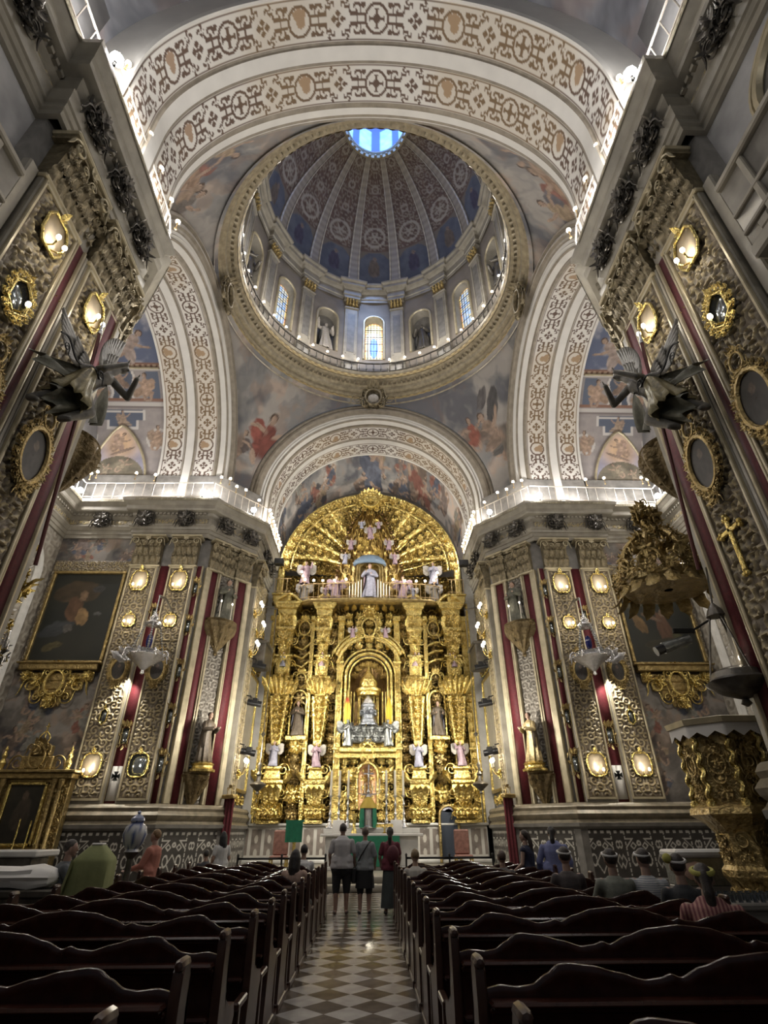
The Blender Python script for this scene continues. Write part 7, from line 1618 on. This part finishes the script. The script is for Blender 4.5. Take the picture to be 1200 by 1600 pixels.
# ================================================================ pews
def crest(x, W):
    """scalloped top edge of a pew back: x from one end, W its length"""
    x = np.minimum(x, W - x); c = W / 2
    kx = A([0, .10, .20, .27, .35, .42, .47, .60, .74, .88, .97, 1.03, 1.08, 1.20, 1.36, c]); kz = A([.935, .953, .944, .952, .995, 1.036, 1.042, 1.03, 1.0, .966, .974, .992, .974, 1.02, 1.062, 1.08])
    i = np.clip(np.searchsorted(kx, x) - 1, 0, len(kx) - 2); f = (x - kx[i]) / (kx[i + 1] - kx[i]); f = f * f * (3 - 2 * f) * .6 + f * .4
    return kz[i] * (1 - f) + kz[i + 1] * f
PW = 3.15
def make_pew():
    t = thing('wooden_pew', 'pew', 'pew', (0, 0, 0), 0, 'rows of pews'); x = np.linspace(.03, PW - .03, 150); zc = crest(x, PW)
    # backrest: board with a rounded crest, leaning towards the viewer
    prof = lambda z: -.10 * (z - .42) / .6
    g = MB(); V = []
    for xi, zt in zip(x, zc):
        for dz, dy in ((0, .012), (-.012, .020), (-.05, .022)): V.append((xi, prof(zt + dz) + dy, zt + dz))
        V.append((xi, prof(.42) + .03, .42)); V.append((xi, prof(.42) - .03, .42))
        for dz, dy in ((-.05, -.022), (-.012, -.020), (0, -.012), (.004, 0)): V.append((xi, prof(zt + dz) + dy, zt + dz))
    g.add(V, gridq(150, 9, cv=True)); obj('backrest', g, M_WOOD, t, 40, world=False)
    g = MB(); g.geo(box(.03, PW - .03, -.17, -.05, .60, .635, .015)); g.geo(box(.03, PW - .03, -.21, -.06, .875, .905, .013)); g.geo(box(.03, PW - .03, -.15, -.06, .845, .875, .01)) ; obj('book_ledge', g, M_WOOD, t, world=False)
    g = MB(); g.geo(box(.03, PW - .03, .02, .44, .42, .46, .015)); g.geo(box(.03, PW - .03, .05, .09, .06, .42, .01)); obj('seat', g, M_WOOD, t, world=False)
    g = MB(); g.geo(box(.05, PW - .05, -.23, -.17, .07, .27, .02)); obj('kneeler', g, M_WOOD, t, world=False)
    for x0 in (0, PW):
        g = MB(); o2 = [(-.16, 0), (.42, 0), (.42, .1), (.36, .16), (.38, .44), (.44, .52), (.40, .60), (.22, .62), (.06, .70), (.02, .86), (.03, 1.0), (.0, 1.05), (-.06, 1.06), (-.11, 1.02), (-.12, .9), (-.1, .5), (-.16, .2)]
        v, q, tt = prism(o2, -.028, .028, .01); g.add(np.stack([v[:, 2] + x0, v[:, 0], v[:, 1]], -1), q, tt); g.geo(capsule((x0, -.1, 1.045), (x0, .01, 1.045), .03, .03, 8, 3)); g.geo(box(x0 - .045, x0 + .045, -.17, .44, 0, .08, .01))
        obj('bench_end', g, M_WOODL, t, 30, world=False)
        # slanted kneeler bracket seen in the aisle
        g = MB(); g.geo(box(x0 - .03, x0 + .03, -.46, -.16, .0, .05)); g.geo(box(x0 - .025, x0 + .025, -.46, -.38, .05, .52, .01)); g.geo(box(x0 - .03, x0 + .03, -.5, -.16, .50, .55, .01)); obj('kneeler_bracket', g, M_WOODL, t, world=False)
    return t
NTH = ['first', 'second', 'third', 'fourth', 'fifth', 'sixth', 'seventh', 'eighth', 'ninth', 'tenth', 'eleventh', 'twelfth', 'thirteenth', 'fourteenth', 'fifteenth', 'sixteenth']
YR = [2.78, 3.76, 4.74, 5.83, 6.8, 7.72, 8.7, 9.7, 10.7, 11.7, 12.7, 13.7, 14.7]
pew0 = make_pew(); first = True
for i, y in enumerate(YR):
    for sd, x in (('right', .60), ('left', -1.0 - PW)):
        lab = 'dark pew with a scalloped back, %s row from the viewer, %s of the aisle' % (NTH[i], sd)
        if first: pew0.location = (x, y, 0); pew0['label'] = lab; first = False
        else: dup(pew0, (x, y, 0), None, lab)
# side benches beyond the pews on the left wall side
# ================================================================ people
def hem(me, z):
    """straight lower edge of a garment"""
    co = np.zeros(len(me.vertices) * 3, 'f'); me.vertices.foreach_get('co', co); co = co.reshape(-1, 3); co[:, 2] = np.maximum(co[:, 2], z); me.vertices.foreach_set('co', co.ravel()); me.update(); return me
def limb(g, pts, rad): 
    for i in range(len(pts) - 1): g.geo(capsule(pts[i], pts[i + 1], rad[i], rad[i + 1], 12, 4))
def meshobj(name, me, mat, parent):
    me.name = name; me.materials.clear(); me.materials.append(mat); o = bpy.data.objects.new(name, me); link(o, parent); return o
def hand(g, w, d, side):
    """palm and five bent fingers at the wrist w, pointing along d"""
    w = A(w, float); d = A(d, float); d /= np.linalg.norm(d); s = np.cross(d, (0, 1, 0)); s /= max(np.linalg.norm(s), 1e-6); k = np.cross(s, d)
    g.geo(capsule(w, w + d * .07, .024, .03, 8, 3)); g.geo(capsule(w + s * .018 + d * .03, w + s * .02 + d * .085, .018, .016, 8, 3)); g.geo(capsule(w - s * .018 + d * .03, w - s * .02 + d * .085, .018, .016, 8, 3))
    for q, L in ((-1.5, .055), (-.5, .07), (.5, .075), (1.5, .065)):
        b = w + d * .085 + s * q * .019; m = b + d * L * .55 + k * .012; g.geo(capsule(b, m, .0095, .009, 7, 3)); g.geo(capsule(m, m + d * L * .45 + k * .02, .009, .007, 7, 3))
    b = w + d * .03 + s * side * .03; g.geo(capsule(b, b + d * .035 + s * side * .03, .011, .01, 7, 3)); g.geo(capsule(b + d * .035 + s * side * .03, b + d * .07 + s * side * .03 + k * .01, .01, .008, 7, 3))
def head(g, c, yaw=0, s=1.0):
    c = A(c, float); f = A((math.sin(yaw), math.cos(yaw), 0)); r = A((math.cos(yaw), -math.sin(yaw), 0))
    def at(x, y, z): return c + (r * x + f * y + A((0, 0, z))) * s
    v, q, _ = sphere((0, 0, 0), 1, 16, 12, .076, .096, .112); V = at(0, 0, .02) + (v[:, :1] * r + v[:, 1:2] * f + v[:, 2:] * A((0, 0, 1))) * s; g.add(V, q)
    g.geo(capsule(at(0, .04, -.05), at(0, .062, -.07), .05 * s, .03 * s)); g.geo(capsule(at(0, .09, .025), at(0, .108, -.01), .011 * s, .016 * s)); g.geo(capsule(at(-.022, .09, -.045), at(.022, .09, -.045), .009 * s, .009 * s))
    for k in (-1, 1): g.geo(capsule(at(k * .078, -.01, .03), at(k * .08, -.012, -.02), .012 * s, .01 * s, 6, 3)); g.geo(sphere(at(k * .032, .086, .03), .013 * s, 8, 6))
def person(label, loc, rz, H=1.72, sit=False, skin=(.30, .19, .14), hair='short', haircol=(.03, .022, .018), top=(.3, .3, .3), top_len=.56, sleeve=1, bottom='shorts', botcol=(.02, .02, .022), shoe=(.02, .02, .02), arms=((.0, .12, -.02), (.0, .12, -.02)), yaw=0, lean=0, w=1.0, stripes=None, torso_only=False):
    """standing or seated; local y is the way the person faces"""
    t = thing('person', label, 'person', loc, rz); k = H / 1.72; hip = .90 * k if not sit else .57; B = MB(); ms = pbr('skin', skin, .5)
    tx = .165 * k * w; ln = lean
    def up(z): return A((0, ln * (z - hip) - (.02 if sit else 0), z))
    sh = hip + .54 * k; nk = up(sh + .05 * k)
    limb(B, [up(hip + .02), up(hip + .2 * k), up(hip + .42 * k)], [.14 * k * w, .125 * k * w, .15 * k * w])
    for s in (-1, 1): B.geo(capsule(up(hip + .43 * k) + A((s * .06, 0, 0)), up(sh) + A((s * tx, 0, -.03)), .1 * k, .055 * k)); B.geo(capsule(up(hip) + A((s * .08 * w, 0, 0)), up(hip + .1) + A((s * .06, 0, 0)), .1 * k * w, .1 * k * w))
    limb(B, [nk - A((0, 0, .06)), nk + A((0, .01, .06 * k))], [.062 * k, .055 * k]); hc = nk + A((0, .02, .15 * k)); head(B, hc, yaw, k)
    J = {}
    for i, s in enumerate((-1, 1)):
        S0 = up(sh) + A((s * tx * 1.08, 0, -.03)); a = A(arms[i], float); el = S0 + A((s * .06 + s * a[0], a[2] + .0, -.28 * k)) if not sit else S0 + A((s * .05, .10 + a[2], -.25 * k)); wr = el + A((s * (a[0] - .03), a[1] + .0, -.24 * k + abs(a[1]) * .55)); J[s] = (S0, el, wr)
        limb(B, [S0, el, wr], [.052 * k, .042 * k, .028 * k]); hand(B, wr, wr - el, -s)
        h0 = A((s * .095 * w, 0, hip))
        if sit: kn = h0 + A((s * .03, .44, .02)); an = kn + A((0, -.07, -.49))
        else: kn = h0 + A((s * .01, .01 + .015 * s, -.42 * k)); an = A((h0[0] + s * .01, -.02 + .03 * s, .09))
        limb(B, [h0, kn, an], [.09 * k * w, .066 * k, .044 * k]); cal = kn + (an - kn) * .3 + A((0, -.012, 0)); B.geo(sphere(cal, .06 * k, 10, 8, rz=1.9)); B.geo(capsule(an - A((0, .03, .04)), an + A((s * .02, .15, -.06)), .038, .03)); J[('leg', s)] = (h0, kn, an)
    meshobj('body', remesh(B, .009 if not torso_only else .011), ms, t)
    # top
    G = MB(); zb = hip + (.02 if top_len > .5 else .08)
    limb(G, [up(zb), up(hip + .2 * k), up(hip + .43 * k)], [.182 * k * w, .158 * k * w, .17 * k * w])
    G.geo(capsule(up(zb - .02) + A((-.085 * w, 0, 0)), up(zb - .02) + A((.085 * w, 0, 0)), .15 * k * w, .15 * k * w)); G.geo(capsule(up(zb + .1) + A((-.075 * w, 0, 0)), up(zb + .1) + A((.075 * w, 0, 0)), .15 * k * w, .15 * k * w))
    for s in (-1, 1):
        S0, el, wr = J[s]; G.geo(capsule(up(hip + .43 * k) + A((s * .06, 0, 0)), S0 - A((0, 0, .015)), .125 * k, .07 * k)); G.geo(capsule(up(zb) + A((s * .08 * w, 0, 0)), up(zb + .2) + A((s * .07, 0, 0)), .115 * k * w, .115 * k * w)); e = S0 + (el - S0) * min(1, sleeve)
        if sleeve > 0: G.geo(capsule(S0 - A((0, 0, .02)), e, .072 * k, .066 * k))
        if sleeve > 1: G.geo(capsule(el, el + (wr - el) * .9, .06 * k, .045 * k))
    tp = hem(remesh(G, .014), zb - .055); mt = pbr('shirt', top, .85, 0, (28, .25, .02), .12, 6)
    if stripes:
        nt = mt.node_tree; wv = nt.nodes.new('ShaderNodeTexWave'); wv.inputs['Scale'].default_value = stripes[1]; wv.inputs['Distortion'].default_value = 1.2; wv.bands_direction = stripes[2]; r_ = nt.nodes.new('ShaderNodeValToRGB'); r_.color_ramp.elements[0].color = (*top, 1); r_.color_ramp.elements[1].color = (*stripes[0], 1); r_.color_ramp.elements[0].position = .4; r_.color_ramp.elements[1].position = .6
        tc = nt.nodes.new('ShaderNodeTexCoord'); nt.links.new(tc.outputs['Object'], wv.inputs[0]); nt.links.new(wv.outputs['Color'], r_.inputs[0]); nt.links.new(r_.outputs[0], nt.nodes['Principled BSDF'].inputs['Base Color'])
    meshobj('shirt', tp, mt, t)
    # legs wear
    G = MB(); mb_ = pbr('trousers', botcol, .85, 0, (24, .25, .02), .2, 6)
    if bottom == 'skirt' and not sit:
        v, q, _ = lathe([(.155, hip + .12), (.175, hip), (.2, hip - .3), (.23, .12)], 30, ry=.78, fold=A([0, .02, .05, .07]), nf=11); G.add(v, q); o = obj('skirt', G, mb_, t, 60, world=False)
    else:
        f = {'shorts': (1.0, .18), 'knee': (1.0, .12), 'trousers': (1, .95), 'skirt': (1, .5)}[bottom]
        for s in (-1, 1):
            h0, kn, an = J[('leg', s)]; G.geo(capsule(A((0, 0, hip + .02)), A((s * .07 * w, 0, hip - .03)), .158 * k * w, .15 * k * w)); G.geo(capsule(A((0, 0, hip + .06)), h0 + A((0, 0, .02)), .13 * k * w, .125 * k * w)); G.geo(capsule(h0, kn, .112 * k * w, .092 * k)); G.geo(capsule(kn, kn + (an - kn) * f[1], .09 * k, .085 * k if f[1] < .5 else .065 * k))
        meshobj('trousers' if bottom == 'trousers' else 'shorts', remesh(G, .015), mb_, t)
    if not sit:
        mS = pbr('shoe', shoe, .6)
        for s in (-1, 1):
            h0, kn, an = J[('leg', s)]; G = MB(); v, q, _ = sphere((0, 0, 0), 1, 14, 8, .05, .145, .055); v[:, 2] = np.maximum(v[:, 2], -.03); G.add(v + A((an[0] + s * .012, an[1] + .06, .036)), q); obj('shoe', G, mS, t, 60, world=False)
    # hair
    G = MB(); hr = k * 1.0; f = A((math.sin(yaw), math.cos(yaw), 0))
    if hair != 'bald':
        v, q, _ = sphere((0, 0, 0), 1, 18, 12, .088, .106, .112); rr = A((math.cos(yaw), -math.sin(yaw), 0)); V = (v[:, :1] * rr + v[:, 1:2] * (f) + v[:, 2:] * A((0, 0, 1)))
        loc_ = v[:, 1]; V = np.where((v[:, 2:3] < -.02 + .9 * v[:, 1:2] + .02), V * A((.86, .86, .9)), V) ; G.add(hc + A((0, 0, .035)) * k - f * .014 + V * hr, q)
        if hair in ('long', 'bun', 'tail'):
            L_ = {'long': .36, 'bun': .0, 'tail': .42}[hair]
            if hair == 'bun': G.geo(sphere(hc - f * .1 + A((0, 0, .09)), .05, 10, 8))
            elif hair == 'tail': limb(G, [hc - f * .09 + A((0, 0, .05)), hc - f * .13 + A((0, 0, -.1)), hc - f * .15 + A((0, 0, -L_))], [.045, .05, .02])
            else: limb(G, [hc - f * .03, hc - f * .06 + A((0, 0, -.16)), hc - f * .1 + A((0, 0, -L_))], [.1, .105, .07])
        meshobj('hair', remesh(G, .011, 1), pbr('hair', haircol, .55, 0, (60, .4, .01), .4, 30), t)
    return t, J, hc
# three standing in the aisle, seen from behind (facing the altar, +y)
p, J, hc = person('man in pale grey t-shirt and black shorts, left one of the aisle trio', (-.66, 15.45, 0), .05, 1.78, skin=(.26, .16, .12), hair='short', top=(.42, .41, .42), bottom='knee', botcol=(.012, .012, .014), shoe=(.05, .025, .02), arms=((.02, .16, 0), (.02, .1, 0)), sleeve=.75, w=1.22)
p, J, hc = person('person in grey shirt and dark skirt with shoulder bag, middle of the aisle trio', (-.10, 15.5, 0), 0, 1.70, skin=(.30, .19, .15), hair='short', haircol=(.10, .07, .055), top=(.25, .27, .28), bottom='knee', botcol=(.010, .010, .012), arms=((.02, .12, 0), (.02, .12, 0)), sleeve=.85, w=1.0)
G = MB(); v, q, _ = lathe([(.17, 1.0), (.19, .9), (.215, .7), (.23, .5)], 28, ry=.8, fold=A([0, .01, .03, .04]), nf=9); G.add(v, q); obj('skirt', G, pbr('black_skirt', (.010, .010, .012), .85), p, 60, world=False)
g = MB(); g.geo(tube([(-.22, -.02, .92), (-.1, -.17, 1.15), (.06, -.16, 1.38), (.13, -.03, 1.46), (.1, .1, 1.35)], .016, 6)); g.geo(box(-.33, -.2, -.12, .1, .6, .92, .03)); o = obj('shoulder_bag', g, M_BLACK, None, 40, label='black shoulder bag with a cross strap worn by the middle person', category='bag'); o.location = (-.10, 15.5, 0)
p, J, hc = person('woman in dark red top and long grey skirt, right one of the aisle trio', (.52, 15.4, 0), -.1, 1.70, skin=(.26, .16, .12), hair='tail', haircol=(.02, .015, .012), top=(.13, .025, .04), bottom='skirt', botcol=(.05, .06, .06), arms=((.02, .16, 0), (.0, .14, 0)), sleeve=.7)
g = MB(); v, q, _ = sphere((0, 0, 0), 1, 16, 10, .15, .1, .2); g.add(v + A((.06, -.2, 1.18)), q); o = obj('backpack', g, pbr('maroon_backpack', (.09, .015, .025), .7, 0, (24, .3, .02)), None, 40, label='maroon backpack on the woman at the right of the aisle trio', category='backpack'); o.location = (.52, 15.4, 0)
# seated and standing in the pews, left
person('person with a dark bob in a white top near the aisle, left front pews', (-1.45, 13.95, 0), .2, 1.66, sit=True, hair='short', haircol=(.012, .01, .01), top=(.5, .5, .5), bottom='trousers')
person('woman with long loose dark hair seated at the aisle end of a left pew', (-1.28, 11.0, 0), -.2, 1.62, sit=True, hair='long', haircol=(.015, .011, .01), top=(.36, .25, .2), bottom='trousers', sleeve=.3, skin=(.36, .24, .19))
person('woman in a coral shirt standing in profile beyond the left pews', (-4.45, 13.0, 0), 1.35, 1.66, hair='short', haircol=(.22, .13, .06), top=(.42, .17, .125), bottom='trousers', botcol=(.5, .48, .46), arms=((.0, .28, .08), (.0, .26, .08)), sleeve=1.7, skin=(.38, .25, .2))
person('woman with long black hair and a white top turned away near the left dado', (-3.9, 16.6, 0), .7, 1.62, hair='long', haircol=(.008, .008, .009), top=(.5, .5, .49), bottom='trousers', botcol=(.03, .03, .04), sleeve=.6)
person('man in a grey shirt sitting left of the green draped stand', (-4.9, 10.35, .1), -1.1, 1.75, sit=True, hair='short', haircol=(.06, .05, .045), top=(.12, .13, .14), bottom='trousers', botcol=(.02, .02, .025), arms=((.0, .16, .04), (.0, .16, .04)), skin=(.32, .2, .16))
person('person crouching with a pink cloth at the left of the chancel step', (-4.6, 17.8, -.15), .4, 1.6, sit=True, hair='short', haircol=(.02, .016, .014), top=(.03, .03, .035), bottom='trousers', arms=((.0, .2, .05), (.0, .2, .05)))
# right
person('blond person in a pale top seated at the aisle end of a right pew', (.88, 12.0, -.02), .1, 1.6, sit=True, hair='short', haircol=(.20, .14, .07), top=(.40, .38, .34), bottom='trousers', skin=(.4, .27, .2))
person('person with brown hair seated in the middle of a right front pew', (2.55, 12.0, -.05), 0, 1.6, sit=True, hair='short', haircol=(.07, .04, .03), top=(.1, .09, .09), bottom='trousers')
person('woman in a sleeveless navy top standing at the far end of the right pews', (3.35, 13.2, 0), .9, 1.62, hair='tail', haircol=(.035, .022, .016), top=(.025, .028, .055), bottom='trousers', botcol=(.03, .03, .04), sleeve=0, arms=((.0, .2, .02), (.0, .2, .02)), skin=(.36, .24, .19))
person('woman in a lavender blue shawl standing with her back to the viewer, right pews', (3.85, 12.9, 0), -.3, 1.68, hair='tail', haircol=(.012, .01, .01), top=(.17, .19, .36), bottom='skirt', botcol=(.15, .17, .32), sleeve=1.8, w=1.25, arms=((.05, .1, 0), (.02, .14, .02)))
M_WB = pbr('white_headband', (.7, .69, .66), .8); M_YB = pbr('yellow_headband', (.42, .40, .10), .8)
for i, (x, y, z, lab, top, st, band_, sk, yw) in enumerate((
    (2.80, 8.92, .03, 'dark haired person with a narrow white headband behind the grey shirted man', (.06, .05, .05), None, M_WB, (.34, .22, .17), .2),
    (3.08, 7.95, .03, 'man with a white headband in a grey green shirt raising his hands', (.17, .18, .15), None, M_WB, (.30, .2, .15), 0),
    (3.5, 7.95, .03, 'man with a white headband in a white striped shirt in a right pew', (.5, .5, .5), ((.25, .27, .3), 14, 'Z'), M_WB, (.34, .22, .17), -.3),
    (3.48, 7.04, .0, 'person in black with a yellow and white headband at the end of a right pew', (.02, .022, .025), None, M_WB, (.3, .2, .15), .1),
    (3.22, 6.06, -.05, 'person in a striped rose shawl with a yellow headband, closest of the seated group', (.36, .19, .16), ((.16, .05, .06), 9, 'X'), M_YB, (.3, .2, .15), 0))):
    p, J, hc = person(lab, (x, y, z), -.1 * i, 1.68, sit=True, hair='short' if i < 4 else 'tail', haircol=(.03, .022, .018), top=top, bottom='trousers', skin=sk, yaw=yw, stripes=st, sleeve=.9 if i != 4 else 1.8, w=1.0 if i < 4 else 1.2, arms=((.0, .22, .1), (.0, .22, .1)) if i == 1 else ((0, .14, 0), (0, .14, 0)))
    a = np.linspace(0, 2 * PI, 25)[:-1]; g = MB(); c = hc + A((0, .0, .06)); tl = .35
    g.geo(tube(np.stack([c[0] + .098 * np.cos(a), c[1] - .005 + .116 * np.sin(a), c[2] + .03 * np.sin(a)], -1), .022 if band_ is M_WB else .034, 6, closed=True) if False else tube(np.stack([c[0] + .091 * np.cos(a), c[1] + .106 * np.sin(a), c[2] + .012 + .02 * np.sin(a)], -1), .014 if band_ is M_WB else .024, 6, closed=True)); o = obj('headband', g, band_, p, 60, world=False)
    if i == 3: g = MB(); g.geo(sphere((c[0] - .1, c[1] - .05, c[2] + .03), .05, 10, 8)); obj('band_knot', g, M_YB, p, world=False)
# ================================================================ light
def point(name, loc, w, col=(1, .93, .82), r=.15):
    l = bpy.data.lights.new(name, 'POINT'); l.energy = w; l.color = col; l.shadow_soft_size = r
    o = bpy.data.objects.new(name, l); o.location = loc; COL.objects.link(o); return o
def spot(name, loc, to, w, ang=60, col=(1, .93, .80), r=.12, blend=.6):
    l = bpy.data.lights.new(name, 'SPOT'); l.energy = w; l.color = col; l.shadow_soft_size = r; l.spot_size = math.radians(ang); l.spot_blend = blend
    o = bpy.data.objects.new(name, l); o.location = loc; COL.objects.link(o)
    o.rotation_euler = (Vector(to) - Vector(loc)).to_track_quat('-Z', 'Y').to_euler(); return o
NEUT = (1, .965, .94)
for sx in (-1, 1):
    # floods standing on the cornice, washing the arches and vaults
    point('cornice_flood_light', (5.75 * sx, 4.9, 16.55), 330, NEUT)
    for y in (6.3, 7.7, 8.9): point('cornice_lamp_light', (5.95 * sx, y, 16.5), 80, NEUT)
    point('cornice_flood_light', (8.4 * sx, 22.3, 16.55), 260, NEUT)
    point('cornice_flood_light', (10.6 * sx, 22.5, 16.5), 150, NEUT)
    point('cornice_flood_light', (14.6 * sx, 21.9, 16.55), 260, NEUT)
    point('cornice_lamp_light', (12.8 * sx, 22.5, 16.5), 90, NEUT)
    point('cornice_lamp_light', (11.0 * sx, 12, 16.6), 160, NEUT)
    for y in (25.4, 27, 28.6): point('cornice_lamp_light', (5.75 * sx, y, 16.6), 100, NEUT)
    # floods on the chancel walls, aimed at the altarpiece
    spot('altarpiece_flood_light', (5.1 * sx, 24.6, 14.2), (-1.5 * sx, 30, 17.8), 1500, 75, (1, .94, .80))
    spot('altarpiece_flood_light', (5.2 * sx, 25.6, 8.4), (-2.0 * sx, 30, 8.0), 1500, 95, (1, .94, .80))
    spot('altarpiece_flood_light', (5.2 * sx, 25.9, 5.0), (1.0 * sx, 30, 4.5), 800, 95, (1, .94, .80))
    point('chancel_sconce_light', (5.4 * sx, 26.8, 4.6), 60, (1, .85, .6))
    # spots that graze the outer pilasters of the far piers
    spot('pilaster_spot_light', (10.05 * sx, 22.45, 7.55), (10.25 * sx, 22.9, 5.9), 480, 75, (1, .95, .82), .05)
    # mirror sconces
    for z, w in ((11.75, 14), (9.75, 14), (3.9, 16)):
        point('sconce_light', (8.97 * sx, 22.2, z), w, (1, .9, .74), .08); point('sconce_light', (10.85 * sx, 22.2, z), w, (1, .9, .74), .08)
    for y in (6.1, 7.75, 8.9): point('sconce_light', (5.85 * sx, y, 11.4 if y < 8 else 10.6), 12, (1, .9, .74), .08)
    # added fill behind the viewer, without a fixture; point lights in the transepts
    point('nave_fill_light', (3.6 * sx, -2.5, 11), 120, (1, .95, .88), .5)
    point('transept_lamp_light', (11.5 * sx, 16.0, 11.5), 300, (1, .92, .8), .5)
point('altar_light', (-.1, 27.2, 6.2), 60, (1, .9, .7), .2)
for sx in (-1, 1):
    point('crossing_fill_light', (4.6 * sx, 11.6, 14.4), 170, (1, .95, .88), .4)  # added fill light, hanging free of any fixture
    point('chancel_fill_light', (4.7 * sx, 23.4, 5.6), 330, (1, .93, .8), .3)  # added to brighten the altar candles from the front
for k in range(14):
    a = PI / 2 + (k - 6.5) * .36
    point('drum_lamp_light', (5.6 * math.cos(a), YC + 5.6 * math.sin(a), 28.8), 62, NEUT, .1)
point('lantern_daylight', (0, YC, 46.2), 260, (.35, .55, 1), .9)
spot('lantern_sky_beam', (-.2, YC - 1.2, 46.5), (-.5, 24.6, 31), 6500, 15, (.45, .62, 1), .8, .9)
w = bpy.data.worlds.new('dim_nave'); SC.world = w; w.use_nodes = True
w.node_tree.nodes['Background'].inputs[0].default_value = (.8, .88, 1, 1); w.node_tree.nodes['Background'].inputs[1].default_value = .07

# ================================================================ camera
CAMM = A([[0.99970503, -0.00924382, -0.02245881], [-0.02398368, -0.52138437, -0.85298483], [-0.00382483, 0.85327187, -0.52145228]])
cam = bpy.data.cameras.new('camera'); co = bpy.data.objects.new('camera', cam); COL.objects.link(co)
mw = np.eye(4); mw[:3, :3] = CAMM; mw[:3, 3] = (0, 0, 1.65); co.matrix_world = Matrix(mw.tolist())
cam.sensor_fit = 'VERTICAL'; cam.sensor_height = 36; cam.sensor_width = 27; cam.lens = 818 / 1600 * 36; cam.clip_start = .05; cam.clip_end = 200
SC.camera = co
SC.view_settings.view_transform = 'Standard'; SC.view_settings.look = 'None'; SC.view_settings.gamma = 1
SC.view_settings.use_curve_mapping = False; SC.view_settings.exposure = .3
SC.cycles.max_bounces = 5; SC.cycles.diffuse_bounces = 3; SC.cycles.glossy_bounces = 3; SC.cycles.caustics_reflective = False; SC.cycles.caustics_refractive = False
SC.cycles.sample_clamp_indirect = 6
